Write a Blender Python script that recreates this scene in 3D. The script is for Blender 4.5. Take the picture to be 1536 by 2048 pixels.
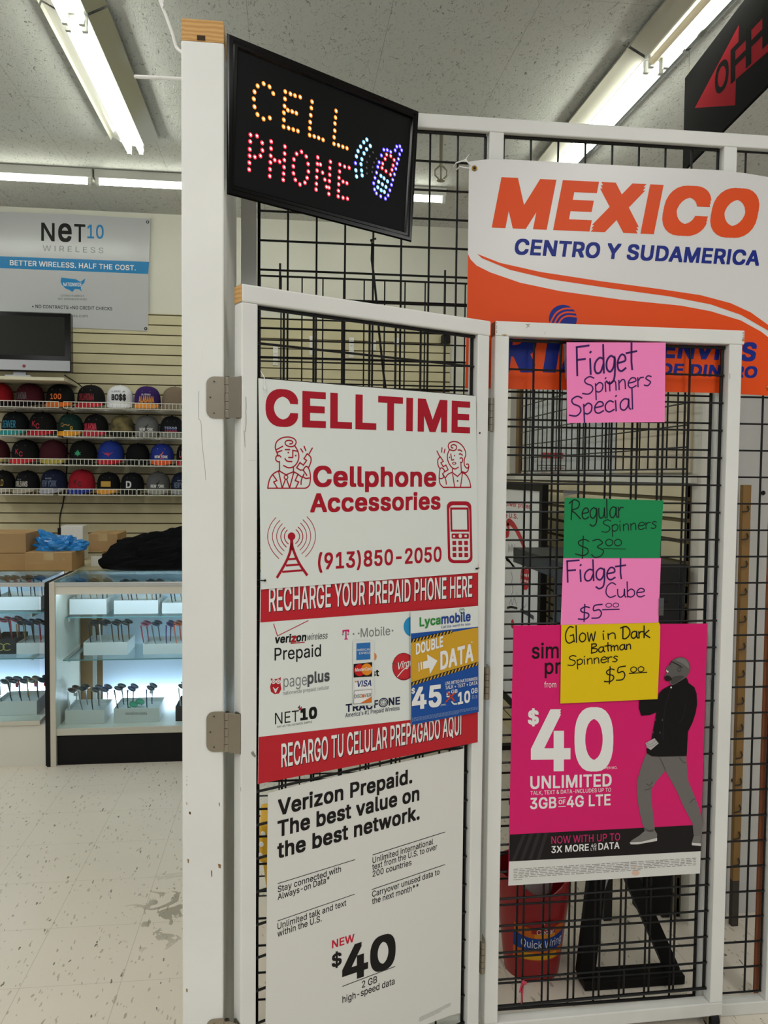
import bpy, bmesh, math, random
from mathutils import Vector, Matrix
from mathutils.geometry import tessellate_polygon

S = bpy.context.scene
COL = S.collection
for _o in list(bpy.data.objects):
    bpy.data.objects.remove(_o)

# ---------------------------------------------------------------- camera, world, lamps, exposure
FPX = 1600.0
YAW, PITCH, ROLL, CAMZ = math.atan(193 / 1600), math.atan(.046), .010, 1.60
_f = Vector((math.sin(YAW) * math.cos(PITCH), math.cos(YAW) * math.cos(PITCH), -math.sin(PITCH)))
_r0 = _f.cross(Vector((0, 0, 1))).normalized()
_u0 = _r0.cross(_f)
_r = _r0 * math.cos(ROLL) + _u0 * math.sin(ROLL)
_u = _u0 * math.cos(ROLL) - _r0 * math.sin(ROLL)
CAM = Vector((0, 0, CAMZ))
cd = bpy.data.cameras.new('camera')
cam = bpy.data.objects.new('camera', cd)
COL.objects.link(cam)
cam.matrix_world = Matrix(((_r.x, _u.x, -_f.x, 0), (_r.y, _u.y, -_f.y, 0), (_r.z, _u.z, -_f.z, CAMZ), (0, 0, 0, 1)))
cd.sensor_fit = 'VERTICAL'
cd.sensor_height = 24.0
cd.lens = FPX / 2048 * 24.0
cd.clip_start = .05
S.camera = cam
S.view_settings.view_transform = 'Standard'
S.view_settings.look = 'None'
S.view_settings.gamma = 1
S.view_settings.use_curve_mapping = False
S.view_settings.exposure = 0.0
S.cycles.use_denoising = True
S.cycles.max_bounces = 8
S.cycles.transparent_max_bounces = 24
S.cycles.sample_clamp_indirect = 6

w = bpy.data.worlds.new('world')
S.world = w
w.use_nodes = True
w.node_tree.nodes['Background'].inputs[0].default_value = (.93, .97, 1.0, 1)
w.node_tree.nodes['Background'].inputs[1].default_value = .27

def area(name, loc, sx, sy, power, color=(1, .995, .975)):
    l = bpy.data.lights.new(name, 'AREA')
    l.shape = 'RECTANGLE'
    l.size, l.size_y, l.energy, l.color = sx, sy, power, color
    o = bpy.data.objects.new(name, l)
    COL.objects.link(o)
    o.location = loc
    return o
# rows of ceiling fixtures that hang behind the camera and to either side of it
for _i, (_x, _y, _p) in enumerate(((-.92, 1.0, 22), (-.92, -1.2, 34), (1.75, -.2, 30), (1.75, -2.4, 34), (-3.6, 2.6, 30), (-3.6, -.8, 30),
                                   (4.4, 1.6, 26), (4.4, 4.6, 26), (-3.6, 5.0, 24), (-.92, -3.6, 34))):
    area('ceiling_lamp', (_x, _y, 3.42), .24, 2.4, _p)
TUBE = 15.0        # radiance of a lit ceiling tube
CASE_TUBE = 62.0    # radiance of the tubes inside the showcases

# ---------------------------------------------------------------- materials
def lin(h):
    h = h.lstrip('#')
    out = []
    for i in (0, 2, 4):
        c = int(h[i:i + 2], 16) / 255
        out.append(c / 12.92 if c <= .04045 else ((c + .055) / 1.055) ** 2.4)
    return tuple(out) + (1,)
_M = {}
def mat(name, col, rough=.55, metal=0.0, emit=0.0, spec=.5, mottle=0.0, scale=8.0, bump=0.0, coat=0.0, col2=None):
    if name in _M:
        return _M[name]
    m = bpy.data.materials.new(name)
    m.use_nodes = True
    nt = m.node_tree
    b = nt.nodes['Principled BSDF']
    c = lin(col)
    b.inputs['Base Color'].default_value = c
    b.inputs['Roughness'].default_value = rough
    b.inputs['Metallic'].default_value = metal
    b.inputs['Specular IOR Level'].default_value = spec
    b.inputs['Coat Weight'].default_value = coat
    if emit:
        b.inputs['Emission Color'].default_value = c
        b.inputs['Emission Strength'].default_value = emit
    if mottle or bump:
        tc = nt.nodes.new('ShaderNodeTexCoord')
        n = nt.nodes.new('ShaderNodeTexNoise')
        n.inputs['Scale'].default_value = scale
        n.inputs['Detail'].default_value = 6
        nt.links.new(tc.outputs['Object'], n.inputs['Vector'])
        if mottle:
            mx = nt.nodes.new('ShaderNodeMix')
            mx.data_type = 'RGBA'
            mr = nt.nodes.new('ShaderNodeMapRange')
            mr.inputs['From Min'].default_value = .35
            mr.inputs['From Max'].default_value = .7
            mr.inputs['To Max'].default_value = 1
            nt.links.new(n.outputs['Fac'], mr.inputs['Value'])
            nt.links.new(mr.outputs['Result'], mx.inputs['Factor'])
            mx.inputs['A'].default_value = c
            mx.inputs['B'].default_value = lin(col2) if col2 else tuple(x * (1 - mottle) for x in c[:3]) + (1,)
            nt.links.new(mx.outputs['Result'], b.inputs['Base Color'])
        if bump:
            bp = nt.nodes.new('ShaderNodeBump')
            bp.inputs['Strength'].default_value = bump
            bp.inputs['Distance'].default_value = .01
            nt.links.new(n.outputs['Fac'], bp.inputs['Height'])
            nt.links.new(bp.outputs['Normal'], b.inputs['Normal'])
    _M[name] = m
    return m
def ink(h, rough=.45):
    return mat('ink_' + h.lstrip('#'), h, rough, spec=.2)
def glass(name, tint, gloss=.09):
    if name in _M:
        return _M[name]
    m = bpy.data.materials.new(name)
    m.use_nodes = True
    nt = m.node_tree
    nt.nodes.clear()
    out = nt.nodes.new('ShaderNodeOutputMaterial')
    t = nt.nodes.new('ShaderNodeBsdfTransparent')
    t.inputs[0].default_value = lin(tint)
    g = nt.nodes.new('ShaderNodeBsdfGlossy')
    g.inputs['Roughness'].default_value = .03
    fr = nt.nodes.new('ShaderNodeFresnel')
    fr.inputs[0].default_value = 1.45
    ad = nt.nodes.new('ShaderNodeMath')
    ad.operation = 'MULTIPLY'
    ad.inputs[1].default_value = gloss / .09
    mx = nt.nodes.new('ShaderNodeMixShader')
    nt.links.new(fr.outputs[0], ad.inputs[0])
    nt.links.new(ad.outputs[0], mx.inputs[0])
    nt.links.new(t.outputs[0], mx.inputs[1])
    nt.links.new(g.outputs[0], mx.inputs[2])
    nt.links.new(mx.outputs[0], out.inputs[0])
    _M[name] = m
    return m

def wood_end(name):
    m = mat(name, '#c59a5c', .75)
    nt = m.node_tree
    tc = nt.nodes.new('ShaderNodeTexCoord')
    wv = nt.nodes.new('ShaderNodeTexWave')
    wv.wave_type = 'RINGS'
    wv.inputs['Scale'].default_value = 34
    wv.inputs['Distortion'].default_value = 3
    mx = nt.nodes.new('ShaderNodeMix')
    mx.data_type = 'RGBA'
    mx.inputs['A'].default_value = lin('#cfa468')
    mx.inputs['B'].default_value = lin('#bb8c4e')
    nt.links.new(tc.outputs['Object'], wv.inputs['Vector'])
    nt.links.new(wv.outputs['Color'], mx.inputs['Factor'])
    nt.links.new(mx.outputs['Result'], nt.nodes['Principled BSDF'].inputs['Base Color'])
    return m

WHITE = mat('white_paint', '#e6e7e2', .42, mottle=.10, scale=3.0, bump=.05)
WHITE2 = mat('white_paint_worn', '#e0e0d9', .5, mottle=.16, scale=6.0, bump=.08)
WOODEND = wood_end('bare_wood')
BLACKW = mat('black_wire', '#060606', .42, spec=.3)
BLACK = mat('black_plastic', '#050506', .16, spec=.22)
BLACKM = mat('black_matte', '#0b0b0b', .6, spec=.3)
STEEL = mat('satin_nickel', '#9a9282', .38, metal=.9)
STEELD = mat('satin_nickel_dark', '#3a362f', .5, metal=.6)
WHITEP = mat('white_plastic', '#e6e6e2', .35)

# ---------------------------------------------------------------- mesh builder and scene bookkeeping
class MB:
    def __init__(self):
        self.v, self.f, self.mi, self.mats = [], [], [], []
    def m(self, mt):
        if mt not in self.mats:
            self.mats.append(mt)
        return self.mats.index(mt)
    def add(self, vs, fs, mt):
        b = len(self.v)
        self.v += [Vector(p) for p in vs]
        k = self.m(mt)
        for f in fs:
            self.f.append([b + i for i in f])
            self.mi.append(k)
        return self
    def obox(self, o, ax, ay, az, mt):
        o, ax, ay, az = Vector(o), Vector(ax), Vector(ay), Vector(az)
        vs = [o + ax * i + ay * j + az * k for k in (0, 1) for j in (0, 1) for i in (0, 1)]
        fs = [(0, 2, 3, 1), (4, 5, 7, 6), (0, 1, 5, 4), (2, 6, 7, 3), (0, 4, 6, 2), (1, 3, 7, 5)]
        if ax.cross(ay).dot(az) < 0:
            fs = [tuple(reversed(f)) for f in fs]
        return self.add(vs, fs, mt)
    def box(self, x0, x1, y0, y1, z0, z1, mt):
        return self.obox((x0, y0, z0), (x1 - x0, 0, 0), (0, y1 - y0, 0), (0, 0, z1 - z0), mt)
    def cyl(self, p0, p1, r0, mt, r1=None, n=12, cap=True):
        p0, p1 = Vector(p0), Vector(p1)
        r1 = r0 if r1 is None else r1
        d = (p1 - p0).normalized()
        a = d.cross(Vector((0, 0, 1)) if abs(d.z) < .9 else Vector((1, 0, 0))).normalized()
        b = d.cross(a)
        vs = []
        for p, r in ((p0, r0), (p1, r1)):
            vs += [p + (a * math.cos(2 * math.pi * i / n) + b * math.sin(2 * math.pi * i / n)) * r for i in range(n)]
        fs = [(i, (i + 1) % n, n + (i + 1) % n, n + i) for i in range(n)]
        if cap:
            fs += [tuple(reversed(range(n))), tuple(range(n, 2 * n))]
        return self.add(vs, fs, mt)
    def tube(self, pts, r, mt, n=8):
        pts = [Vector(p) for p in pts]
        vs, prev = [], None
        for i, p in enumerate(pts):
            d = (pts[min(i + 1, len(pts) - 1)] - pts[max(i - 1, 0)]).normalized()
            if prev is None:
                a = d.cross(Vector((0, 0, 1)) if abs(d.z) < .9 else Vector((1, 0, 0))).normalized()
            else:
                a = (prev - d * prev.dot(d)).normalized()
            prev = a
            b = d.cross(a)
            rr = r[i] if isinstance(r, (list, tuple)) else r
            vs += [p + (a * math.cos(2 * math.pi * k / n) + b * math.sin(2 * math.pi * k / n)) * rr for k in range(n)]
        fs = []
        for i in range(len(pts) - 1):
            fs += [(i * n + k, i * n + (k + 1) % n, (i + 1) * n + (k + 1) % n, (i + 1) * n + k) for k in range(n)]
        fs += [tuple(reversed(range(n))), tuple(range((len(pts) - 1) * n, len(pts) * n))]
        return self.add(vs, fs, mt)
    def lathe(self, prof, c, mt, n=24):
        c = Vector(c)
        vs = [c + Vector((r * math.cos(2 * math.pi * k / n), r * math.sin(2 * math.pi * k / n), z)) for r, z in prof for k in range(n)]
        fs = []
        for i in range(len(prof) - 1):
            fs += [(i * n + k, i * n + (k + 1) % n, (i + 1) * n + (k + 1) % n, (i + 1) * n + k) for k in range(n)]
        return self.add(vs, fs, mt)
    def poly(self, pts, mt, holes=()):
        pts = [Vector(p) for p in pts]
        loops = [pts] + [[Vector(p) for p in h] for h in holes]
        allp = [p for l in loops for p in l]
        return self.add(allp, [tuple(t) for t in tessellate_polygon(loops)], mt)

WLOC = {}
def smooth_mesh(me, ang=35):
    me.polygons.foreach_set('use_smooth', [True] * len(me.polygons))
    if hasattr(me, 'set_sharp_from_angle'):
        me.set_sharp_from_angle(angle=math.radians(ang))
def obj(name, mb, parent=None, smooth=False, bevel=0.0, origin=None):
    """link a mesh builder as ONE mesh object; world-coordinate vertices, origin at its base (or at its parent's)"""
    if parent is not None:
        o0 = WLOC.get(parent.name, Vector((0, 0, 0)))
    elif origin is not None:
        o0 = Vector(origin)
    else:
        xs, ys, zs = [p.x for p in mb.v], [p.y for p in mb.v], [p.z for p in mb.v]
        o0 = Vector(((min(xs) + max(xs)) / 2, (min(ys) + max(ys)) / 2, min(zs)))
    me = bpy.data.meshes.new(name)
    me.from_pydata([tuple(p - o0) for p in mb.v], [], mb.f)
    for mt in mb.mats:
        me.materials.append(mt)
    me.polygons.foreach_set('material_index', mb.mi)
    me.update()
    if smooth:
        smooth_mesh(me)
    o = bpy.data.objects.new(name, me)
    COL.objects.link(o)
    WLOC[o.name] = o0
    if parent is not None:
        o.parent = parent
    else:
        o.location = o0
    if bevel:
        bv = o.modifiers.new('bevel', 'BEVEL')
        bv.width, bv.segments, bv.limit_method = bevel, 2, 'ANGLE'
    return o
def tag(o, label, cat, group=None):
    o['label'], o['category'] = label, cat
    if group:
        o['group'] = group
    return o
def thing(name, label, cat, loc, group=None):
    o = bpy.data.objects.new(name, None)
    o.empty_display_size = .05
    COL.objects.link(o)
    o.location = loc
    WLOC[o.name] = Vector(loc)
    return tag(o, label, cat, group)
def struct(name, mb, parent=None, **k):
    o = obj(name, mb, parent, origin=(0, 0, 0) if parent is None else None, **k)
    o['kind'] = 'structure'
    return o
def copy_thing(src, loc, rz=0.0, label=None):
    r = src.copy()
    COL.objects.link(r)
    r.location = loc
    r.rotation_euler = (0, 0, rz)
    if label:
        r['label'] = label
    for ch in src.children:
        c = ch.copy()
        COL.objects.link(c)
        c.parent = r
        for g in ch.children:
            d = g.copy()
            COL.objects.link(d)
            d.parent = c
    return r

# ---------------------------------------------------------------- real planes of the signs, and printing on them
def ray(x, y):
    return _f + _r * ((x - 768) / FPX) + _u * ((1024 - y) / FPX)
class PL:
    """an upright plane standing in the room: origin P, direction ang (degrees from +X); off = distance towards the shop"""
    def __init__(s, P, ang, off=0.0):
        a = math.radians(ang)
        s.d = Vector((math.cos(a), math.sin(a), 0))
        s.n = Vector((math.sin(a), -math.cos(a), 0))
        s.P = Vector((P[0], P[1], 0)) + s.n * off
        s.ang = ang
    def shift(s, off):
        return PL((s.P.x, s.P.y), s.ang, off)
    def pt(s, u, v, o=0.0):
        return s.P + s.d * u + Vector((0, 0, v)) + s.n * o
    def uv(s, x, y):
        r = ray(x, y)
        t = s.n.dot(s.P - CAM) / s.n.dot(r)
        p = CAM + r * t - s.P
        return Vector((p.dot(s.d), p.z))
    def w(s, x, y, o=0.0):
        q = s.uv(x, y)
        return s.pt(q.x, q.y, o)

# upright sans-serif letter shapes in thousandths of the capital height: (advance, points, triangles)
GL = {
 ' ': (369, '', ''),
 '#': (865, '475,0 640,1000 741,1000 577,0 20,276 37,377 786,377 769,276 125,0 289,1000 389,1000 226,0 79,622 96,724 844,724 828,622 537,377 639,377 622,276 521,276 170,276 187,377 287,377 271,276 244,724 344,724 594,724 696,724 679,622 578,622 327,622 227,622', '23 20 11 7 6 17 18 17 16 17 18 7 0 3 19 3 18 19 16 19 18 20 23 21 8 11 20 5 4 20 21 5 20 31 24 13 19 16 22 23 19 22 22 21 23 10 9 25 9 24 25 30 25 24 29 26 25 2 1 27 1 26 27 28 27 26 15 14 27 27 28 15 16 17 29 17 28 29 26 29 28 25 30 29 21 22 31 22 30 31 24 31 30 13 12 31'),
 '$': (878, '397,-146 397,1146 481,1146 481,-146 440,-17 338,-9 251,18 179,61 126,118 90,188 75,268 205,268 217,216 243,172 280,139 327,115 381,101 440,97 504,102 562,118 610,145 648,181 671,224 679,274 673,317 653,352 622,379 582,402 534,421 481,437 361,470 251,512 169,568 119,641 102,732 113,811 147,880 201,936 270,979 353,1005 446,1013 540,1005 621,978 689,936 741,882 775,817 788,743 663,743 642,810 594,860 526,891 442,901 382,896 329,880 285,855 253,822 233,783 226,738 234,692 257,656 292,627 333,606 376,589 417,577 519,549 565,536 612,518 660,496 705,467 744,432 776,388 796,336 803,272 792,195 760,125 707,66 636,21 546,-8 397,-14 397,100 481,100 397,460 397,1009 481,1010 481,896 397,897 397,583 481,559 481,-14', '8 7 13 13 12 8 9 8 12 12 11 9 10 9 11 34 33 58 58 57 34 35 34 57 57 56 35 36 35 56 56 55 36 55 37 36 38 54 53 53 39 38 79 78 17 15 5 16 30 62 61 39 53 52 5 15 6 15 14 6 7 6 14 13 7 14 30 61 31 61 60 31 32 31 60 60 59 32 33 32 59 58 33 59 37 55 54 54 38 37 28 64 29 84 83 51 19 77 76 76 20 19 77 19 18 27 66 28 66 65 28 64 28 65 49 42 50 41 50 42 75 74 21 22 21 74 74 73 22 23 22 73 73 72 23 72 71 23 24 23 71 71 70 24 25 24 70 70 69 25 68 25 69 46 45 47 48 47 45 45 44 48 43 48 44 20 76 75 75 21 20 25 68 26 68 67 26 27 26 67 66 27 67 48 43 49 42 49 43 4 0 3 40 2 1 62 81 86 83 84 50 63 29 87 80 88 18 88 80 17 0 4 78 4 17 78 16 5 78 78 79 16 29 17 80 17 29 79 81 79 29 29 63 81 62 30 81 39 52 82 85 82 52 40 1 82 51 40 82 82 85 51 2 40 83 40 51 83 50 41 83 29 64 87 81 63 86 63 51 85 63 85 86 51 63 84 87 84 63 77 18 88 4 3 88 17 4 88'),
 '&': (880, '387,-13 295,-4 217,23 153,66 106,122 77,188 67,262 74,321 93,372 125,418 166,461 217,504 276,548 425,659 445,674 465,692 484,713 500,737 511,764 515,796 507,840 483,875 445,898 396,906 361,902 330,891 305,872 285,848 273,818 269,784 273,748 286,714 305,680 332,643 364,603 401,558 860,0 715,0 337,455 284,519 238,575 200,626 172,676 154,728 148,783 156,846 179,901 215,946 264,981 324,1002 393,1009 463,1002 522,981 570,947 606,903 629,852 636,795 632,751 619,711 599,673 573,639 541,606 503,576 303,428 251,384 216,343 197,302 191,258 197,212 215,172 244,138 282,113 327,97 379,91 438,98 494,116 546,147 592,188 631,238 661,298 680,366 686,441 801,441 796,354 780,283 756,226 729,182 702,148 679,122 654,92 600,46 533,13 460,-7 359,610 266,541 430,522 338,454 573,171 644,263 720,170 645,84', '4 3 69 69 68 4 5 4 68 68 67 5 6 5 67 7 6 67 67 66 7 8 7 66 66 65 8 9 8 65 10 9 65 25 24 49 1 72 71 63 38 39 12 39 34 12 34 93 26 25 48 25 49 48 1 71 2 71 70 2 3 2 70 69 3 70 10 65 64 11 10 64 64 63 11 63 39 11 39 12 94 94 12 40 12 33 40 33 32 40 41 40 32 32 31 41 42 41 31 31 30 42 43 42 30 30 29 43 44 43 29 45 44 29 29 28 45 46 45 28 28 27 46 47 46 27 27 26 47 26 48 47 92 74 0 22 51 23 50 23 51 74 92 91 91 75 74 13 35 62 14 13 62 62 61 14 15 14 61 21 52 22 51 22 52 37 87 88 87 37 36 85 84 79 80 79 84 84 83 80 81 80 83 83 82 81 37 88 89 77 89 88 88 87 77 78 77 87 75 91 90 76 75 90 15 61 60 16 15 60 60 59 16 17 16 59 59 58 17 18 17 58 58 57 18 19 18 57 57 56 19 56 55 19 20 19 55 55 54 20 54 53 20 21 20 53 52 21 53 72 1 0 73 72 0 0 74 73 39 38 35 34 39 35 35 13 34 23 50 24 49 24 50 33 12 93 34 13 93 86 85 79 62 35 95 35 38 95 38 63 96 11 39 94 98 99 86 97 100 89 99 98 78 95 96 78 77 78 96 38 96 95 100 97 76 77 96 97 89 77 97 95 78 98 86 79 98 87 36 99 78 87 99 37 89 100 76 90 100'),
 "'": (405, '153,624 138,1000 266,1000 252,624', '3 2 0 1 0 2'),
 '(': (537, '175,406 181,519 198,636 224,754 259,867 300,971 347,1060 464,1060 416,953 375,842 342,728 317,616 302,508 297,406 302,316 315,225 338,131 370,32 412,-74 464,-189 347,-189 273,-42 219,107 186,258', '0 23 14 14 13 0 1 0 13 13 12 1 2 1 12 19 18 20 8 7 6 20 18 21 18 17 21 22 21 17 17 16 22 16 15 22 23 22 15 14 23 15 2 12 11 3 2 11 11 10 3 4 3 10 10 9 4 5 4 9 9 8 5 8 6 5'),
 ')': (537, '73,-189 127,-72 169,35 201,135 222,229 235,318 240,406 235,508 219,616 195,728 162,842 121,953 73,1060 190,1060 237,971 279,867 313,754 340,636 356,518 362,406 351,256 317,105 263,-44 190,-189', '1 0 23 12 11 13 20 19 5 6 5 19 19 18 6 7 6 18 18 17 7 1 23 22 2 1 22 22 21 2 3 2 21 4 3 21 21 20 4 20 5 4 7 17 8 17 16 8 9 8 16 16 15 9 10 9 15 15 14 10 11 10 14 13 11 14'),
 '*': (891, '396,438 404,650 224,536 176,620 366,718 176,816 224,902 404,787 396,1000 492,1000 484,787 663,902 711,816 522,718 711,620 663,536 484,650 492,438', '3 2 1 1 4 3 4 7 5 6 5 7 15 14 16 14 13 16 13 12 10 12 11 10 1 0 17 17 16 1 4 1 16 16 13 4 7 4 13 13 10 7 8 7 10 10 9 8'),
 '+': (891, '389,67 389,715 501,715 501,67 121,338 121,444 768,444 768,338 389,444 501,444 501,338 389,338', '8 11 9 11 8 5 9 10 7 2 1 8 9 2 8 7 6 9 0 3 10 11 0 10 10 9 11 5 4 11'),
 ',': (369, '74,-235 133,140 269,140 166,-235', '1 0 3 3 2 1'),
 '-': (891, '662,481 662,369 224,369 224,481', '3 2 1 1 0 3'),
 '.': (369, '187,-9 153,-2 124,17 104,46 97,81 104,115 124,144 153,164 187,170 222,164 251,144 271,115 277,81 271,46 251,17 222,-2', '4 3 2 1 6 2 4 2 6 5 4 6 12 11 10 13 12 14 15 14 12 8 15 12 12 10 8 9 8 10 1 0 15 15 8 1 6 1 8 7 6 8'),
 '/': (490, '462,1047 140,-150 28,-150 350,1047', '0 3 1 2 1 3'),
 '0': (891, '446,-13 342,2 255,47 186,122 135,223 104,349 94,499 104,649 136,776 187,878 256,952 343,998 446,1013 548,998 635,952 704,878 755,776 786,649 797,499 786,349 755,223 705,122 636,47 549,2 446,97 513,109 570,145 616,203 649,283 669,382 676,499 669,618 649,717 616,797 570,855 513,891 446,903 377,891 320,855 275,797 242,717 222,618 215,499 222,382 242,283 275,203 320,145 377,109', '5 4 44 44 43 5 6 5 43 43 42 6 42 41 6 7 6 41 41 40 7 8 7 40 47 1 0 0 24 47 1 47 2 46 2 47 10 38 37 37 11 10 2 46 3 46 45 3 4 3 45 44 4 45 8 40 39 9 8 39 39 38 9 38 10 9 35 13 36 12 36 13 25 23 22 22 26 25 34 14 35 13 35 14 20 19 28 29 28 19 19 18 29 30 29 18 31 30 18 18 17 31 32 31 17 17 16 32 26 22 21 27 26 21 21 20 27 20 28 27 32 16 33 16 15 33 34 33 15 14 34 15 23 25 0 24 0 25 11 37 36 36 12 11'),
 '1': (891, '150,0 150,107 768,107 768,0 542,1000 542,0 417,0 417,881 411,881 169,703 169,839 390,1000 542,107 417,107', '11 10 8 8 10 9 3 2 5 13 12 7 1 0 6 11 8 7 7 4 11 12 13 6 4 7 12 5 2 12 6 5 12 1 6 13'),
 '2': (891, '126,0 126,93 460,450 513,506 555,555 587,600 611,642 625,685 630,730 623,780 605,823 575,857 537,883 491,898 440,903 385,897 339,880 301,851 273,813 255,766 250,711 129,711 139,796 169,869 218,930 281,976 357,1004 442,1013 527,1004 601,976 663,932 710,875 739,808 749,732 744,677 729,624 702,569 660,508 602,437 525,353 300,119 300,111 765,111 765,0', '1 0 41 20 19 21 22 21 19 23 22 19 19 18 23 18 24 23 26 16 15 27 14 13 39 2 40 14 27 15 26 15 27 1 41 40 40 2 1 24 18 17 25 24 17 17 16 25 16 26 25 12 11 29 28 12 29 34 33 8 33 32 8 4 38 37 5 4 37 37 36 5 6 5 36 36 35 6 7 6 35 35 34 7 34 8 7 8 32 9 32 31 9 10 9 31 31 30 10 11 10 30 29 11 30 41 0 43 43 42 41 2 39 38 3 2 38 38 4 3 12 28 13 27 13 28'),
 '3': (891, '428,-13 341,-5 261,19 192,59 138,113 102,180 86,259 215,259 226,211 249,171 282,139 325,116 374,103 430,98 488,103 541,119 585,146 618,183 640,229 647,285 641,337 621,386 588,427 540,459 476,480 395,487 308,487 308,588 566,881 566,889 137,889 137,1000 732,1000 732,905 415,547 415,568 518,567 606,542 677,498 729,437 762,365 772,285 761,202 728,130 676,70 607,24 523,-4 433,568', '2 10 3 10 9 3 3 9 4 9 8 4 5 4 8 8 7 5 6 5 7 1 12 11 14 13 0 12 1 0 0 13 12 24 34 25 26 25 34 27 26 34 34 35 27 1 11 2 10 2 11 15 46 45 45 16 15 22 37 23 36 23 37 18 43 42 19 18 42 42 41 19 41 40 19 20 19 40 40 39 20 16 45 44 17 16 44 44 43 17 43 18 17 20 39 21 39 38 21 22 21 38 37 22 38 33 28 35 29 28 33 33 32 29 14 0 46 46 15 14 23 36 24 34 24 36 27 35 28 31 30 29 29 32 31 34 36 47 35 34 47 33 35 47'),
 '4': (891, '78,207 78,311 485,1000 611,1000 213,326 213,319 812,319 812,207 554,0 554,238 554,287 554,624 674,624 674,0 554,207 554,319 674,319 674,207', '1 0 5 1 5 4 4 2 1 5 0 9 5 9 10 16 15 10 2 4 3 15 16 11 8 13 14 9 0 14 5 10 15 12 11 16 7 6 16 17 7 16 14 17 9 17 16 10 10 9 17 17 14 13'),
 '5': (891, '435,-13 350,-5 275,22 212,64 163,118 130,183 117,256 240,256 250,213 271,175 302,143 341,118 385,103 435,98 492,105 543,127 585,160 617,205 638,258 644,319 637,380 616,435 583,480 540,515 488,537 428,544 378,540 329,528 285,508 252,483 132,497 189,1000 720,1000 720,889 296,889 263,593 268,593 305,619 349,639 399,651 451,656 517,649 578,631 632,601 678,561 716,511 745,454 763,390 768,321 758,229 725,149 674,81 607,30 526,-3', '4 3 9 9 8 4 5 4 8 8 7 5 6 5 7 29 35 30 31 30 35 12 1 0 0 13 12 25 39 26 1 12 11 37 27 26 38 37 26 26 39 38 1 11 2 11 10 2 3 2 10 9 3 10 35 29 28 36 35 28 28 27 36 27 37 36 31 35 34 40 24 41 52 16 15 52 15 53 14 53 15 24 23 42 41 24 42 50 49 18 49 48 18 19 18 48 48 47 19 20 19 47 47 46 20 16 52 51 17 16 51 51 50 17 50 18 17 20 46 21 46 45 21 22 21 45 45 44 22 44 43 22 23 22 43 42 23 43 53 14 0 13 0 14 24 40 25 39 25 40 33 32 34 31 34 32'),
 '6': (891, '445,-13 357,-3 280,29 215,79 166,146 135,227 125,318 133,392 157,470 201,560 270,669 496,1000 633,1000 297,513 286,513 302,541 324,565 352,587 385,603 421,614 462,617 547,608 621,579 681,533 727,471 755,396 764,309 754,221 723,143 674,78 609,28 532,-3 445,95 500,102 548,123 587,156 618,199 637,251 644,309 637,368 618,419 587,462 548,494 500,515 445,521 390,515 342,495 302,463 271,420 252,370 246,311 252,252 271,200 302,156 342,123 390,102 343,580', '4 3 52 52 51 4 5 4 51 51 50 5 6 5 50 50 49 6 7 6 49 8 7 49 49 48 8 13 14 47 14 13 15 45 18 17 1 55 54 13 47 46 1 54 2 54 53 2 3 2 53 52 3 53 47 14 48 8 48 14 9 8 14 14 15 9 10 9 15 15 16 10 32 0 33 43 20 44 34 31 30 30 35 34 33 0 31 31 34 33 42 21 43 20 43 21 29 28 36 28 27 36 37 36 27 27 26 37 38 37 26 39 38 26 26 25 39 25 24 39 40 39 24 24 23 40 35 30 29 29 36 35 40 23 41 23 22 41 42 41 22 21 42 22 10 16 11 55 1 0 0 32 55 18 45 44 19 18 44 44 20 19 46 45 17 56 13 17 13 46 17 16 15 13 13 56 16 12 11 16 12 16 56'),
 '7': (891, '191,0 636,881 636,889 122,889 122,1000 768,1000 768,882 324,0', '0 7 1 2 1 6 6 5 2 6 1 7 4 3 2 2 5 4'),
 '8': (891, '445,-13 350,-4 266,22 198,65 146,121 113,189 102,266 108,327 128,384 158,433 199,474 246,504 300,520 300,525 234,554 182,605 149,672 138,748 148,820 178,884 225,938 287,979 361,1005 445,1013 528,1005 602,979 663,938 710,884 740,820 750,748 739,672 706,605 655,554 591,525 591,520 643,504 690,474 730,433 761,384 781,327 788,266 777,189 744,121 692,65 623,22 540,-4 445,97 507,102 560,118 603,145 635,180 655,223 662,272 655,325 634,371 600,409 556,438 504,456 445,462 385,456 333,438 289,409 255,371 234,325 227,272 233,223 253,180 285,145 329,118 382,102 445,569 495,574 539,590 576,616 604,650 622,691 628,738 622,785 605,826 577,859 541,884 496,899 445,904 393,899 349,884 312,859 284,826 267,785 261,738 267,691 284,650 312,616 349,590 394,574', '3 66 4 66 65 4 5 4 65 6 5 65 65 64 6 7 6 64 64 63 7 8 7 63 63 62 8 9 8 62 62 10 9 17 16 88 93 59 58 69 1 0 0 46 69 22 84 83 1 69 68 60 59 12 59 93 12 13 12 93 93 92 13 91 13 92 21 85 84 84 22 21 1 68 2 68 67 2 3 2 67 66 3 67 10 62 61 11 10 61 61 60 11 60 12 11 13 91 14 91 90 14 15 14 90 90 89 15 16 15 89 88 16 89 17 88 87 18 17 87 19 18 87 87 86 19 20 19 86 86 85 20 85 21 20 81 23 82 80 24 81 23 81 24 47 45 48 56 34 57 71 57 34 34 33 71 72 71 33 33 73 72 79 25 80 24 80 25 43 42 50 51 50 42 42 41 51 41 40 51 52 51 40 40 39 52 53 52 39 39 38 53 54 53 38 38 37 54 36 54 37 30 29 76 77 76 29 29 28 77 28 27 77 48 45 44 49 48 44 44 43 49 43 50 49 54 36 55 36 35 55 56 55 35 34 56 35 73 33 32 74 73 32 32 31 74 75 74 31 31 30 75 30 76 75 77 27 78 27 26 78 79 78 26 25 79 26 45 47 0 46 0 47 57 71 58 71 70 58 93 58 70 82 23 83 22 83 23'),
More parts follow.
